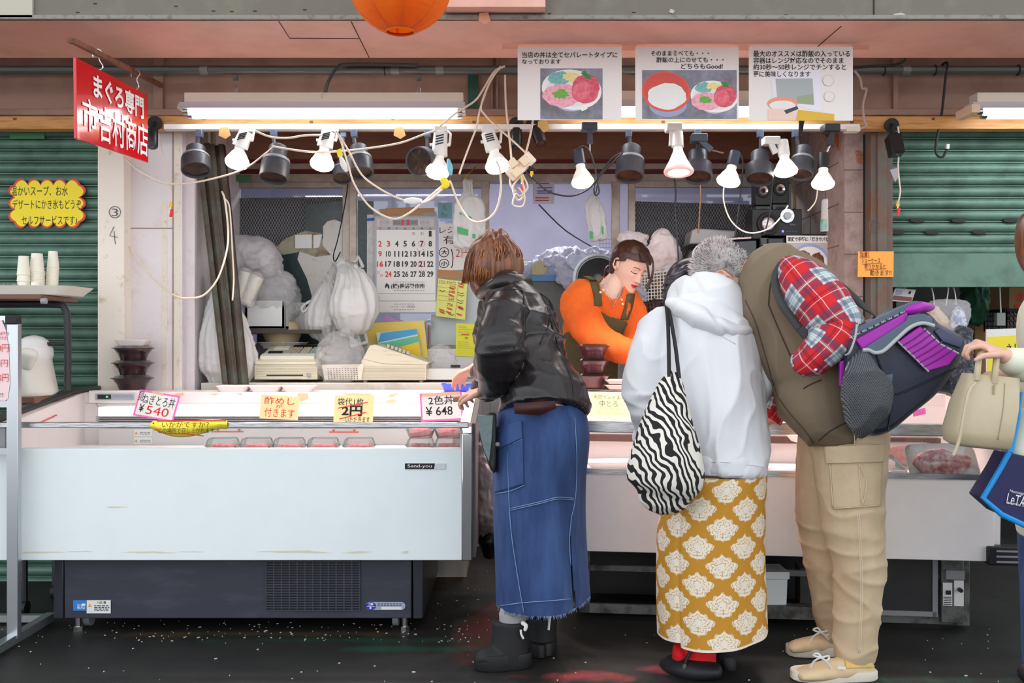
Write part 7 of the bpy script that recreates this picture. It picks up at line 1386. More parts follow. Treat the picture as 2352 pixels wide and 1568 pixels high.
for L_ in (tor,aL,aR): b.limb(shrink(L_,.75,.72),16,4)
b.limb([(1600,1080,3.46,50,.09),(1598,1300,3.46,38,.07),(1594,1480,3.44,30,.05),(1594,1530,3.44,28,.045)],14,4); b.limb([(1690,1080,3.46,50,.09),(1680,1300,3.47,38,.07),(1664,1470,3.50,28,.05),(1660,1510,3.52,24,.045)],14,4)
b.limb([(1605,720,3.62,30,.06),(1590,680,3.70,28,.055),(1580,655,3.76,26,.05)],14,4)
hand(b,P(1498,1006,3.62),(.1,.3,-.9),(.4,.6,0),(.8,-.3,0),.9,(.5,.5,.5,.5)); hand(b,P(1722,936,3.74),(-.2,.5,-.8),(-.6,.4,0),(-.5,.5,.4),.9,(.5,.5,.5,.5))
hd=head(P(1586,668,3.78),(-.25,.78,-.57),(-.20,.45,.86),.92,True,90,90); body(w3,b,[hd])
hm3=B().rings(hd[0],True).data('h',BLKH,180); Mi3=hd[2].inverted(); hc3=cut(hm3,lambda c,n:(Mi3@c).y>-5.5 or (Mi3@c).z>4,True,.012); setm(hc3,BLKH); link('hair',hc3,w3,solid=.01)
def hf(c):
    x,y=pxy(c); return .006*noise.noise(c*6)+.018*max(0,ridge(c,4.2,(1,1,.6),5))**3+.007*max(0,ridge(c,9,(1,1,.8),2))**3+(.006*math.sin(y*.12+x*.03)*math.exp(-((x-1480)/40)**2)*(y>900))
hd_=cloth('white_hoodie',[tor,aL,aR],HOOD,w3,.007,3,hf)
cloth('hood',[[(1548,698,3.62,20,.06),(1572,676,3.62,36,.09),(1612,668,3.58,44,.11),(1650,686,3.55,50,.11),(1680,718,3.54,46,.09),(1708,748,3.54,26,.06)],[(1552,706,3.50,16,.06),(1600,728,3.42,26,.07),(1660,756,3.42,22,.07),(1706,760,3.47,17,.05)]],HOOD,hd_,.006,3,lambda c:.012*math.exp(-((pxy(c)[0]-1640-.6*(pxy(c)[1]-720))/9)**2)*-1+.007*max(0,ridge(c,9,(1,1,1),8))**2)
cloth('hem_band',[[(1658,1060,3.452,101,.172),(1658,1091,3.447,99,.17,0)]],HOOD,hd_,.006,2); cloth('cuff',[[(1494,984,3.60,31,.053),(1500,1012,3.63,27,.045,0)]],HOOD,hd_,.005,2)
surf_lines(hd_,[[(1612,1061),(1680,1062),(1762,1074)],[(1533,705),(1600,740),(1690,790)]],.0012,mat('white seam',(214,215,220),.9),'seam',hd_)
b=B(); 
for k in range(9):
    t=k/8; b.limb([(1532+t*12,690-10*t,3.70,10,.03),(1540+t*26,650-22*t,3.72,13,.04),(1575+t*30,628-6*t,3.76,14,.05),(1612+t*14,626+12*t,3.82,12,.04)],12,5)
b.ball(P(1578,664,3.76),(px(50,3.76),.09,px(48,3.76)),20); me=fuse(b,'hair',.005,2,BLKH); fold(me,lambda c:.004*math.sin((pxy(c)[1]*.9+pxy(c)[0]*.35)*.55)+.003*noise.noise(c*60)); link('hair',me,w3)
random.seed(8); ps=[]
for i in range(160):
    k=random.uniform(0,1); q=[(1528+8*k,700-16*k,3.655),(1538+22*k,660-26*k,3.65),(1568+30*k,630-12*k,3.665),(1606+18*k,622+6*k,3.70)]; d_,_=cr([P(*a) for a in q],[0]*4,3); w=random.uniform(-.012,.012); ps.append([p+V((w,-.004+abs(w),w*.5)) for p in d_])
strands('hair_strands',ps,.0013,mat('black hair sheen',(58,54,70),.3),bpy.data.objects[[o.name for o in w3.children if o.name.startswith('hair')][0]] if w3.children else w3)
def mf(an,t): return .022*t*math.sin(4*an+.7)+.012*t*math.sin(9*an+2)+.006*math.sin(2*an+3*t)-.035*math.exp(-((an-2.42)/.05)**2)*min(1,t*3)
rows=[(1085,1560,1758,3.46,.17),(1110,1532,1756,3.46,.18),(1200,1515,1752,3.46,.19),(1300,1512,1752,3.46,.195),(1390,1513,1755,3.46,.20),(1448,1515,1757,3.46,.205)]
R,uv=skirt('damask_skirt',rows,MUS,w3,mf,ns=520,nr=330,hem=lambda an,t:t*(.016*math.cos(an)-.010*math.sin(an)*(1 if an<2.42 else -1.2)))
gold=lin((200,142,42)); ivo=lin((242,232,214)); cols=[]
def motif(x,y):                                               # x,y in motif units, half size 1
    a,bq=abs(x),y; th=math.atan2(bq,a+1e-6); r=a**1.15+abs(bq*(1.0 if bq>0 else .95))**1.15+.10*math.cos(9*th+.6)
    if r>1.0: return False
    if a>.72 and abs(bq-.12)>.30: return False
    q=(r*3.3+.20*math.cos(7*th))%1
    return not (q<.17 and r>.12) and not (a<.03 and -.7<bq<.55 and r>.3)
for an,t,z,rx in uv:
    if t>.972: cols.append(ivo); continue
    U_=(an-PI/2)*.168*1.02; y=(z-P(0,1110,3.46).z); cw=.0765; chh=.124; c_=round(U_/cw); fx=U_/cw-c_; yy=y/chh+(.5 if c_%2 else 0); fy=yy-round(yy); hit=motif(fx*cw/.054,fy*chh/.043)
    if not hit and abs(fx)>.2:
        c2_=c_+(1 if fx>0 else -1); fx2=U_/cw-c2_; yy=y/chh+(.5 if c2_%2 else 0); fy=yy-round(yy); hit=motif(fx2*cw/.054,fy*chh/.043)
    cols.append(ivo if hit else gold)
me=B().rings(R,False).data('damask_skirt',MUS,180); a=me.color_attributes.new('Damask','FLOAT_COLOR','POINT'); a.data.foreach_set('color',np.array(cols,dtype=np.float32).ravel()); link('damask_skirt',me,w3,solid=.003)
SHB=mat('black shoe',(24,24,32),.6)
s1=cloth('shoe',[[(1646,1540,3.36,17,.04),(1600,1538,3.38,24,.05),(1560,1530,3.44,24,.05),(1540,1520,3.52,16,.045)]],SHB,w3,.005,2); B().tube([P(1588,1492,3.375),P(1576,1515,3.37),P(1570,1542,3.37)],.006,6).build('strap',BLK,s1); B().obox(P(1572,1530,3.362),V((.006,0,.001)),V((0,.003,0)),V((0,0,.008))).build('buckle',STEEL,s1)
s2=cloth('shoe',[[(1672,1520,3.47,18,.045),(1664,1516,3.56,24,.05),(1655,1510,3.66,16,.04)]],SHB,w3,.005,2); B().limb([(1668,1462,3.49,33,.055),(1661,1512,3.52,29,.055)],18,4).build('sock',mat('dark sock',(40,36,40),.9),w3)
B().limb([(1606,1476,3.43,40,.055),(1606,1524,3.42,38,.055)],20,4).build('sock',mat('red ribbed sock',(222,22,30),.8,bump=.3,bs=120),w3); B().limb([(1562,1494,3.43,17,.04),(1558,1518,3.45,15,.04)],18,4).build('sock',mat('red ribbed sock',(222,22,30),.8,bump=.3,bs=120),w3)
# zebra bag
def zebra():
    m=mat('zebra canvas',(236,232,222),.85); t=m.node_tree; N=t.nodes; L=t.links; p=N['Principled BSDF']; tc=N.new('ShaderNodeTexCoord'); w=N.new('ShaderNodeTexWave'); w.inputs['Scale'].default_value=15; w.inputs['Distortion'].default_value=15; w.inputs['Detail'].default_value=1.6; w.inputs['Detail Scale'].default_value=.75; w.inputs['Detail Roughness'].default_value=.6; mp=N.new('ShaderNodeMapping'); mp.inputs['Rotation'].default_value=(0,.5,0); L.new(tc.outputs['Object'],mp.inputs[0]); L.new(mp.outputs[0],w.inputs[0]); r=N.new('ShaderNodeValToRGB'); r.color_ramp.interpolation='LINEAR'; r.color_ramp.elements[0].position=.46; r.color_ramp.elements[0].color=lin((28,28,30)); r.color_ramp.elements[1].position=.50; r.color_ramp.elements[1].color=lin((236,232,222)); L.new(w.outputs['Fac'],r.inputs[0]); L.new(r.outputs[0],p.inputs['Base Color']); return m
zb_=thing('tote_bag','zebra-striped tote bag with thin black straps hanging from the hooded shoulder','bag',P(1530,1155,3.25)); me=fuse(B().limb([(1547,860,3.30,15,.02),(1541,890,3.29,30,.04),(1534,950,3.27,52,.07),(1530,1020,3.25,74,.10),(1529,1080,3.24,88,.11),(1528,1112,3.24,84,.105),(1524,1138,3.24,60,.075)],36,6),'bag_body',.006,2,zebra()); fold(me,lambda c:.003*max(0,ridge(c,8,(1,1,.5),4))**2-.012*math.exp(-((pxy(c)[0]-1553-.08*(pxy(c)[1]-900))/5)**2)*max(0,1-(pxy(c)[1]-860)/160)); link('bag_body',me,zb_)
for q in ([(1537,866,3.275),(1536,800,3.34),(1534,740,3.41),(1531,706,3.47),(1530,698,3.53)],[(1560,868,3.28),(1552,800,3.34),(1542,740,3.40),(1534,706,3.47),(1530,698,3.53)]): B().tube([P(*p) for p in q],.0065,6,sub=4).build('strap',BLK,zb_)
# ---------------------------------------------------------------- grey-haired man
VEST=mat('olive brown vest',(128,112,90),.7,n2=(118,102,82),ns=4,bump=.05,bs=300); KHA=mat('khaki cotton',(213,191,159),.85,n2=(201,177,143),ns=7,bump=.12,bs=350); KST=mat('khaki stitching',(224,206,176),.9)
def plaid():
    m=mat('red plaid flannel',(200,40,48),.85); t=m.node_tree; N=t.nodes; L=t.links; p=N['Principled BSDF']; tc=N.new('ShaderNodeTexCoord'); sp=N.new('ShaderNodeSeparateXYZ'); L.new(tc.outputs['UV'],sp.inputs[0]); col=None
    def stripe(o,per,ph,w):
        a=N.new('ShaderNodeMath'); a.operation='MULTIPLY_ADD'; a.inputs[1].default_value=1/per; a.inputs[2].default_value=ph; L.new(o,a.inputs[0]); f=N.new('ShaderNodeMath'); f.operation='FRACT'; L.new(a.outputs[0],f.inputs[0]); c=N.new('ShaderNodeMath'); c.operation='LESS_THAN'; c.inputs[1].default_value=w; L.new(f.outputs[0],c.inputs[0]); return c.outputs[0]
    src=None; base=lin((214,34,42))
    def mix(fac,c,k):
        nonlocal src; mm=N.new('ShaderNodeMath'); mm.operation='MULTIPLY'; mm.inputs[1].default_value=k; L.new(fac,mm.inputs[0]); x=N.new('ShaderNodeMix'); x.data_type='RGBA'; L.new(mm.outputs[0],x.inputs[0])
        if src is None: x.inputs[6].default_value=base
        else: L.new(src,x.inputs[6])
        x.inputs[7].default_value=lin(c); src=x.outputs[2]
    per=.105; bands=[]
    for o in (sp.outputs[0],sp.outputs[1]):
        bands.append(stripe(o,per,0,.50)); mix(bands[-1],(150,44,60),.55)
    x_=N.new('ShaderNodeMath'); x_.operation='MULTIPLY'; L.new(bands[0],x_.inputs[0]); L.new(bands[1],x_.inputs[1]); mix(x_.outputs[0],(206,220,222),.9)
    for o in (sp.outputs[0],sp.outputs[1]):
        mix(stripe(o,per,-.06,.10),(56,66,104),.55); mix(stripe(o,per,-.36,.08),(56,66,104),.5); mix(stripe(o,per,-.2,.08),(130,176,176),.4); mix(stripe(o,per,.25,.02),(236,200,200),.8); mix(stripe(o,per,.38,.06),(120,18,30),.5); mix(stripe(o,per,-.24,.015),(240,240,240),.8)
    L.new(src,p.inputs['Base Color']); return m
PLA=plaid()
def sleeve(name,pts,parent,n=40,sub=14,ff=None):
    b=B(); b.limb(pts,n,sub,cap=False); me=b.data(name,PLA,180); uvl=me.uv_layers.new(name='UV'); nr=len(b.v)//n; L_=[0]; C=[sum((b.v[i*n+k] for k in range(n)),V((0,0,0)))/n for i in range(nr)]
    for i in range(1,nr): L_.append(L_[-1]+(C[i]-C[i-1]).length)
    for p in me.polygons:
        ks=[me.loops[l].vertex_index for l in p.loop_indices]; js=[k%n for k in ks]; wr=max(js)-min(js)>n/2
        for l,k in zip(p.loop_indices,ks): j=k%n; j=j+n if wr and j<n/2 else j; uvl.data[l].uv=(j/n*.40,L_[min(k//n,nr-1)])
    if ff: fold(me,ff)
    return link(name,me,parent,solid=.004)
m1=thing('person','grey-haired person in plaid shirt, olive vest and khaki cargo trousers leaning over the second case','person',P(1930,1540,3.48))
tor=[(1772,634,3.50,78,.15),(1812,690,3.47,110,.17),(1856,775,3.46,127,.18),(1884,855,3.45,120,.18),(1890,925,3.44,101,.175),(1910,992,3.45,66,.165,0)]
aL=[(1822,640,3.34,44,.085),(1856,668,3.25,60,.09),(1896,712,3.20,60,.085),(1920,752,3.18,54,.08),(1898,790,3.17,48,.07),(1866,822,3.18,40,.06),(1842,840,3.21,30,.05)]
aR=[(1740,690,3.66,40,.08),(1752,800,3.72,36,.07),(1790,880,3.74,34,.06),(1785,930,3.74,32,.055),(1768,960,3.74,24,.05)]
l1=[(1952,985,3.44,84,.15),(1953,1060,3.42,80,.14),(1958,1180,3.40,68,.12),(1972,1300,3.40,56,.105),(1968,1400,3.40,50,.095),(1964,1496,3.40,46,.085)]
l2=[(1900,1000,3.54,60,.13),(1886,1080,3.57,56,.12),(1884,1180,3.60,52,.11),(1896,1290,3.62,46,.095),(1906,1380,3.64,38,.08),(1910,1448,3.65,30,.07)]
b=B()
for L_ in (tor,l1,l2,aL,aR): b.limb(shrink(L_,.75,.72),16,4)
b.limb([(1762,650,3.52,40,.07),(1728,632,3.55,34,.065),(1700,622,3.56,34,.065)],18,5); b.limb([(1964,1480,3.40,30,.05),(1964,1520,3.40,26,.045)],14,3); b.limb([(1908,1440,3.65,20,.04),(1906,1470,3.65,20,.04)],14,3)
hand(b,P(1862,836,3.36),(.3,.5,-.5),(-.3,.2,-.8),(-.5,0,.6),.95,(.5,.5,.5,.5)); hand(b,P(1764,964,3.74),(-.4,.2,-.5),(0,.3,-.9),(-.5,-.6,.2),1.0,(.4,.4,.4,.4))
hd=head(P(1668,626,3.58),(-.35,.42,-.84),(-.85,.15,.50),1.0); ear(b,hd[2],-1,1); ear(b,hd[2],1,1)
body(m1,b,[hd],skin=(232,178,156))
HG=mat('grey cropped hair',(186,180,178),.7,n2=(96,92,92),ns=22,nlo=.45,nhi=.7); Mi=hd[2].inverted(); hm=B().rings(hd[0],True).data('h',HG,180)
def mh(c,n): x,y,z=Mi@c; return (z>6.0 if y<-4 else z>1.5-.6*(y+4) if y<1.2 else z>-6.6+.25*abs(x)) and not (abs(x)>6.0 and -1.6<y<2.2 and z<3)
hc_=cut(hm,mh,True,.004); setm(hc_,HG); hg=link('hair',hc_,m1,solid=.004)
random.seed(9); ps=[[],[]]
wmh=wmesh(hg); vs=[(v.co.copy(),v.normal.copy()) for v in wmh.vertices]
for i in range(2600):
    c,n=random.choice(vs); p=Mi@c
    if n.length<.1: continue
    cd_=(c-hd[2]@V((0,0,0))).normalized(); d_=(cd_+V((random.uniform(-.5,.5),random.uniform(-.5,.5),random.uniform(-.2,.5)))*.6).normalized(); ln=random.uniform(.010,.020)*(1.3 if p.z>3 else .7); ps[0 if random.random()<(.85 if p.z>2 else .5) else 1].append([c-cd_*.002,c+d_*ln*.6,c+d_*ln])
strands('hair_strands',ps[0],.0007,mat('white hair',(244,232,230),.6),hg,n=3); strands('hair_strands',ps[1],.0007,mat('dark grey hair',(92,88,88),.6),hg,n=3)
def vf(c): x,y=pxy(c); return .007*noise.noise(c*5)+.012*max(0,ridge(c,4.5,(1,1,.8),6))**3
ve=cloth('vest',[tor],VEST,m1,.007,3,vf); cloth('vest_collar',[[(1806,662,3.48,74,.13),(1768,638,3.50,60,.12),(1738,618,3.51,53,.105,0)]],VEST,ve,.006,2,vf)
surf_lines(ve,[[(1712,690),(1735,740),(1762,830),(1790,915),(1850,990),(1868,1018)],[(1790,612),(1770,650),(1765,700)],[(1765,700),(1790,760),(1830,850)],[(1845,892),(1862,882),(1886,872)],[(1880,1012),(1905,990),(1945,968)]],.0024,mat('vest seam',(74,58,50),.7),'seam',ve)
def sf(c): x,y=pxy(c); return .008*noise.noise(c*8)+.009*max(0,ridge(c,9,(1,1,1),1))**2*(1 if y>690 else .4)
sh=sleeve('shirt_sleeve',aL,m1,ff=sf); sleeve('shirt_sleeve',aR[1:],m1,ff=sf); B().ball(P(1873,848,3.125),.006,10).build('cuff_button',WT,sh)
tr0=cloth('cargo_trousers',[l1,l2,[(1915,980,3.46,74,.15),(1940,1010,3.47,92,.15)]],KHA,m1,.007,3,lambda c:.006*noise.noise(c*6)+.007*max(0,ridge(c,7,(1,1,2.0),2))**2*(.4+.6*(pxy(c)[1]>1170)))
pk=surf_patch(tr0,[(1905,1060),(2026,1058),(2022,1160),(1912,1168)],KHA,'cargo_pocket',tr0,.008); surf_patch(tr0,[(1895,1026),(2028,1020),(2028,1060),(1898,1064)],KHA,'pocket_flap',pk,.015)
surf_lines(tr0,[[(1897,1062),(2026,1057)],[(1912,1168),(2022,1160)],[(1973,1064),(1976,1110),(1982,1160)],[(1974,1064),(1990,1110),(1981,1160)],[(1962,970),(1963,1018)],[(1974,1180),(1980,1300),(1980,1400),(1976,1500)],[(1970,1180),(1976,1300),(1976,1400),(1972,1500)],[(1895,1024),(2026,1018)],[(1906,1064),(1913,1166)]],.0016,KST,'stitching',tr0,lift=.017)
TAN=mat('tan suede',(226,200,162),.85,n2=(216,186,146),ns=8); TAN2=mat('mustard canvas',(222,190,112),.85); SOL=mat('off-white rubber',(228,220,204),.6)
def shoe(pts,xa,xb,d,w,par,lx,ly,dl,zb=.0,dd=0):
    s=cloth('shoe',pts,TAN,par,.005,2); sole(s,xa,xb,d,w,zb+.002,zb+.034,SOL,dd)
    b=B()
    for q in ([(0,0),(-14,8),(-22,22)],[(2,0),(14,10),(26,26)],[(0,0),(-16,-6),(-6,-10),(4,0)],[(2,0),(20,-4),(16,6),(4,2)]): b.tube([P(lx+x,ly+y,dl+.02*abs(x)/20) for x,y in q],.0035,6,sub=3)
    b.build('lace',WT,s); return s
n1=shoe([[(1966,1512,3.38,40,.05),(1990,1530,3.38,18,.045)],[(1985,1532,3.38,24,.046),(1930,1536,3.365,26,.05),(1870,1544,3.35,18,.05),(1838,1549,3.345,12,.042)]],1816,2014,3.365,.052,m1,1884,1510,3.29); surf_patch(n1,[(1940,1512),(2006,1506),(2008,1532),(1944,1534)],TAN2,'canvas_side',n1,.004)
B().limb([(1880,1524,3.31,10,.02),(1930,1528,3.31,10,.02)],12,3); B().poly([(1924,1530),(1943,1531),(1943,1537),(1924,1536)],3.30,.004).build('side_label',WT,n1)
shoe([[(1905,1466,3.64,24,.045),(1915,1476,3.64,12,.04)],[(1908,1476,3.64,20,.042),(1872,1480,3.63,20,.046),(1832,1484,3.62,14,.044),(1818,1487,3.62,10,.04)]],1806,1926,3.63,.048,m1,1884,1452,3.575)
B().limb([(1962,1500,3.40,38,.06),(1964,1520,3.40,36,.055)],18,4).build('sock',mat('grey sock',(160,162,162),.9,bump=.2,bs=300),m1)
# cooler bag on his back
NAV=mat('navy nylon',(40,46,66),.45,n2=(34,38,54),ns=6,bump=.12,bs=20); PUR=mat('purple nylon',(168,28,172),.45,bump=.2,bs=25); SLT=mat('slate nylon',(82,96,116),.5); GRP=mat('grey piping',(176,182,180),.6)
cb_=thing('cooler_bag','navy and purple cooler bag with mesh pocket slung behind the khaki trousers','bag',P(2060,995,3.3))
out=[(1942,768),(2020,722),(2098,694),(2118,712),(2140,725),(2160,745),(2214,775),(2216,800),(2196,845),(2150,905),(2095,950),(2040,992),(1990,996),(1960,940),(1937,880)]
D0,D1=3.10,3.36; b=B(); cx_,cy_=2065,850; R=[]
for dd,k in ((D0+.0,.90),(D0+.02,.97),(D0+.06,1.0),(D1-.05,1.0),(D1,.93)):
    q=[V((cx_+(x-cx_)*k,cy_+(y-cy_)*k,0)) for x,y in out]; d_,_=cr([q[-1]]+q+[q[0],q[1]],[0]*(len(q)+3),5); R.append([P(p.x,p.y,dd) for p in d_[5:-6]])
b.rings(R); bb_=b.build('bag_body',NAV,cb_,60,bevel=.004)
def panel(name,pts,dep,th,m,par,label=None,sub=0): 
    if sub: q=[V((x,y,0)) for x,y in pts]; d_,_=cr([q[-1]]+q+[q[0],q[1]],[0]*(len(q)+3),sub); pts=[(p.x,p.y) for p in d_[sub:-sub-1]]
    return B().poly(pts,dep,th).build(name,m,par,bevel=.003,label=label)
panel('top_panel',[(1966,780),(2085,716),(2085,738),(1980,802)],D0-.012,.03,PUR,cb_,'purple top panel'); B().limb([(2088,712,3.10,12,.03),(2104,706,3.14,14,.04),(2118,706,3.2,12,.04)],16,4).build('end_panel',PUR,cb_,label='purple rounded top end')
panel('flap',[(1982,802),(2082,738),(2088,724),(2124,720),(2140,732),(2146,748),(2118,744),(2080,762),(2040,800),(2012,812),(1994,806)],D0-.026,.035,SLT,cb_,'slate front flap')
pipe=[(1982,804),(1996,804),(2010,810),(2030,805),(2060,778),(2090,752),(2118,742),(2146,748)]; B().tube([P(x,y,D0-.028) for x,y in pipe],.006,8,sub=4).build('piping',GRP,cb_)
pp_=panel('quilted_pocket',[(2064,784),(2114,748),(2122,756),(2160,792),(2200,812),(2180,838),(2132,852)],D0-.022,.03,PUR,cb_,'purple quilted pocket')
b=B()
for i in range(1,7): t=i/7; a=V((2064,784,0)).lerp(V((2132,852,0)),t); c=V((2116,748,0)).lerp(V((2200,812,0)),t); b.tube([P(a.x,a.y,D0-.0225),P((a.x+c.x)/2,(a.y+c.y)/2+2,D0-.024),P(c.x,c.y,D0-.0225)],.0022,6)
b.build('quilt_seam',mat('purple seam',(110,16,116),.6),pp_); B().tube([P(x,y,D0-.02) for x,y in ((2062,784),(2100,820),(2133,853))],.003,6).build('piping',GRP,pp_); B().tube([P(x,y,D0-.02) for x,y in ((2122,754),(2160,790),(2202,812))],.003,6).build('piping',GRP,pp_)
me=fuse(B().limb([(1984,806,3.10,8,.02),(1982,850,3.08,36,.045),(1992,910,3.07,54,.055),(1982,965,3.09,34,.045),(1974,988,3.12,14,.03)],28,6),'mesh_pocket',.006,2,film_mat('grey net mesh',560,(176,180,184),(78,84,92),0)); fold(me,lambda c:.010*max(0,ridge(c,9,(1,1,.7),7))**2); link('mesh_pocket',me,cb_)
panel('band',[(1940,766),(2098,692),(2108,690),(2112,698),(1946,778)],D0-.004,.03,SLT,cb_,'slate zip band'); b=B(); fr=pf(D0-.005)
for i in range(11): text(b,'NILS',fr,1950+i*14.6,771-i*7,1961+i*14.6,775-i*7,.02,rot=-25,lift=.003)
b.build('lettering',mat('pale lettering',(206,214,214),.6),cb_)
B().tube([P(1968,745,D0-.01),P(1964,775,D0-.02),P(1952,808,D0-.02),P(1942,815,D0)],.0035,6,sub=4).build('elastic_cord',GRP,cb_); panel('side_handle',[(1930,830),(1944,826),(1946,860),(1938,888),(1931,886)],D0+.02,.02,PUR,cb_,'purple side handle'); panel('buckle',[(2030,862),(2052,858),(2050,880),(2028,890)],D0-.03,.02,SLT,cb_); B().poly(oval(2198,781,9,7,20,0,.3),D0-.003,.006).build('round_badge',SLT,cb_)
b=B()
for q in ([(2012,812),(2030,860),(2052,905),(2120,880),(2196,845)],[(1996,806),(1968,850),(1945,890)],[(2052,905),(2040,990)]): b.tube([P(x,y,D0-.003) for x,y in q],.003,6,sub=4)
b.build('seam',mat('navy seam',(22,26,40),.6),cb_)
panel('upper_side',[(2146,760),(2160,752),(2212,780),(2208,800),(2165,785)],D0-.008,.02,mat('navy gloss nylon',(52,62,92),.35),cb_)
for q,w in (([(1795,606,3.30),(1780,640,3.27),(1792,690,3.22),(1822,735,3.20),(1850,770,3.18)],9),([(1800,604,3.36),(1860,612,3.40),(1930,655,3.38),(1985,705,3.28),(2010,726,3.14)],8)):
    d_,_=cr([P(*p) for p in q],[0]*len(q),5); b=B(); 
    R=[]
    for i,p in enumerate(d_): t=(d_[min(i+1,len(d_)-1)]-d_[max(i-1,0)]).normalized(); s_=t.cross(V((0,1,0))).normalized()*px(w,3.25); R.append([p-s_,p+s_])
    b.rings(R,False,False); b.build('shoulder_strap',mat('charcoal webbing',(58,60,60),.7),cb_,180,solid=.005)
B().obox(P(1845,762,3.16),V((.011,0,-.012)),V((0,.005,0)),V((.010,0,.009))).build('strap_buckle',DK2,cb_)
# ---------------------------------------------------------------- person at the right edge
CRJ=mat('cream jacket',(234,236,214),.8,n2=(226,228,204),ns=4); 
p5=thing('person','person in a cream jacket at the right edge holding a beige handbag','person',P(2440,1545,3.3))
tor=[(2440,640,3.35,60,.1),(2452,720,3.33,100,.14),(2450,850,3.32,100,.14),(2446,1000,3.32,104,.15),(2440,1120,3.32,100,.15)]
aL=[(2420,720,3.2,46,.07),(2420,830,3.05,46,.06),(2372,838,2.98,44,.055),(2328,830,2.97,31,.048)]
b=B()
for L_ in (tor,aL): b.limb(shrink(L_,.75,.72),16,4)
b.limb([(2400,1080,3.32,50,.09),(2398,1300,3.32,40,.07),(2396,1540,3.32,26,.045)],14,4); b.limb([(2480,1080,3.34,50,.09),(2478,1300,3.34,40,.07),(2476,1540,3.34,26,.045)],14,4); b.limb([(2440,680,3.35,26,.055),(2430,610,3.33,26,.055)],14,4); b.limb([(2335,828,2.97,22,.03),(2312,820,2.96,18,.026),(2302,816,2.96,17,.023)],14,4)
hand(b,P(2306,816,2.96),(-.86,.1,.42),(-.25,.25,-.9),(-.3,-.75,.3),1.0,(.85,.95,1.0,1.05),.02,.9); hand(b,P(2330,858,3.05),(-.9,.0,-.1),(-.1,.2,-.95),(-.2,-.8,.3),.95,(.5,.55,.6,.65),.02)
hd=head(P(2428,552,3.33),(-.9,.35,-.2),(0,0,1),1.0); body(p5,b,[hd],skin=(232,184,164))
cj=cloth('jacket',[tor,aL,[(2395,1000,3.2,30,.08),(2360,1060,3.15,34,.07),(2348,1150,3.15,18,.06),(2350,1225,3.16,9,.04)],[(2365,970,3.16,34,.05),(2340,1030,3.13,30,.05),(2332,1060,3.13,22,.04)]],CRJ,p5,.007,3,lambda c:.006*noise.noise(c*6)+.006*max(0,ridge(c,6,(1,1,1),3))**2); cloth('cuff',[[(2342,834,2.972,33,.05),(2322,830,2.97,31,.048)]],CRJ,cj,.005,2)
b=B().limb([(2426,470,3.33,40,.07),(2424,500,3.33,72,.12),(2420,550,3.33,80,.125),(2424,590,3.34,74,.11),(2440,620,3.38,50,.08)],30,5); me=fuse(b,'hair',.007,2,HB); link('hair',me,p5)
cloth('jeans',[[(2440,1100,3.33,92,.14),(2440,1160,3.33,92,.14)],[(2398,1160,3.32,56,.1),(2396,1350,3.32,48,.08),(2394,1530,3.32,40,.07)],[(2480,1160,3.34,54,.1),(2478,1350,3.34,46,.08),(2476,1530,3.34,40,.07)]],DEN,p5,.009,2)
for x in (2396,2476): cloth('shoe',[[(x,1540,3.33,26,.05),(x-30,1548,3.30,26,.045)]],SHB,p5,.008,2)
BGE=mat('beige leather',(200,186,156),.45,n2=(190,174,142),ns=4,bump=.05,bs=150)
hb_=thing('handbag','soft beige leather handbag with a short handle held at the right edge','bag',P(2250,1040,3.02)); q=[]
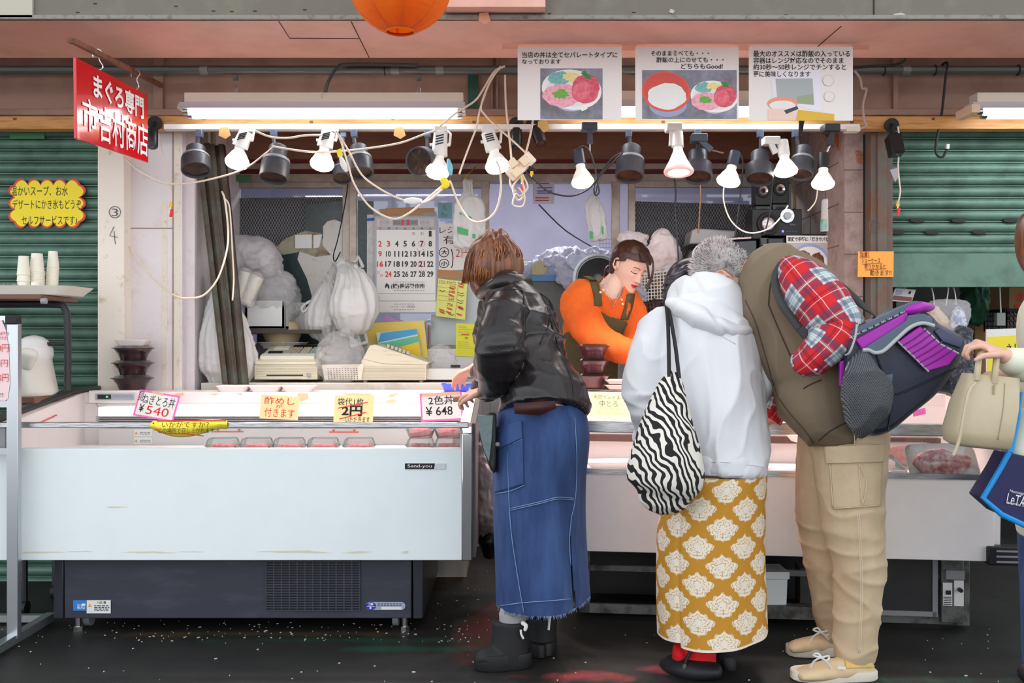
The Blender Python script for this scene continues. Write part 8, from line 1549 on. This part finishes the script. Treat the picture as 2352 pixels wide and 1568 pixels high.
def hbr(y,xl,xr,dep,k=.55): 
    a=P(xl,y,2.98);c=P(xr,y,2.98); return [V(((a.x+c.x)/2+(c.x-a.x)/2*sgp(math.cos(t),k),2.98+dep*sgp(math.sin(t),k),a.z+ (a.x-(a.x+c.x)/2)*0+.10*((c.x-a.x)/2*sgp(math.cos(t),k))*-1.0)) for t in np.linspace(0,2*PI,40,endpoint=False)]
R=[hbr(1026,2190,2300,.06),hbr(1018,2178,2308,.075),hbr(990,2176,2314,.08),hbr(930,2192,2326,.075),hbr(872,2212,2334,.05),hbr(862,2216,2336,.045),hbr(866,2220,2332,.04),hbr(900,2210,2326,.05)]
hbo=B().rings(R).build('bag_body',BGE,hb_,70); 
B().tube([P(2244,872,2.93),P(2246,845,2.93),P(2252,815,2.95),P(2272,806,2.96),P(2288,818,2.95),P(2286,850,2.93),P(2284,880,2.93)],.0095,8,sub=4).build('handle',BGE,hb_); B().tube([P(2240,880,2.915),P(2225,900,2.90),P(2212,960,2.89),P(2203,1010,2.89),P(2190,1045,2.89)],.005,6,sub=4).build('drawstring',BGE,hb_); B().tube([P(2284,884,2.92),P(2282,905,2.915)],.003,6).build('stitching',mat('beige stitch',(168,152,120),.7),hb_)
surf_lines(hbo,[[(2308,880),(2304,940),(2292,1010)]],.0014,mat('beige stitch',(168,152,120),.7),'seam',hbo)
tt=thing('tote_bag','navy insulated tote with bright blue trim hanging beside the cream jacket','bag',P(2310,1195,3.05)); q=[(2258,1143),(2300,1075),(2318,1040),(2420,1060),(2420,1240),(2345,1200),(2300,1180)]
B().prism([P(x,y,3.06) for x,y in q],(0,.1,0)).build('tote_body',mat('navy fabric',(30,34,84),.6),tt,bevel=.004); B().tube([P(x,y,3.055) for x,y in ((2318,1038),(2300,1072),(2258,1143),(2300,1181),(2345,1202),(2420,1240))],.009,8).build('trim',mat('azure trim',(24,150,228),.5),tt); B().tube([P(2318,1040,3.08),P(2326,1000,3.1),P(2334,960,3.12),P(2340,900,3.12)],.012,6).build('handle',mat('azure trim',(24,150,228),.5),tt)
b=B(); fr=pf(3.058); text(b,'LeTAO',fr,2312,1137,2372,1162,.0,rot=12,lift=.002); text(b,'Nostalgic Modern',fr,2318,1131,2390,1139,.0,rot=13,lift=.002); text(b,'Exquisite Sweets Maker',fr,2310,1158,2400,1166,.0,rot=12,lift=.002); b.build('lettering',WT,tt)
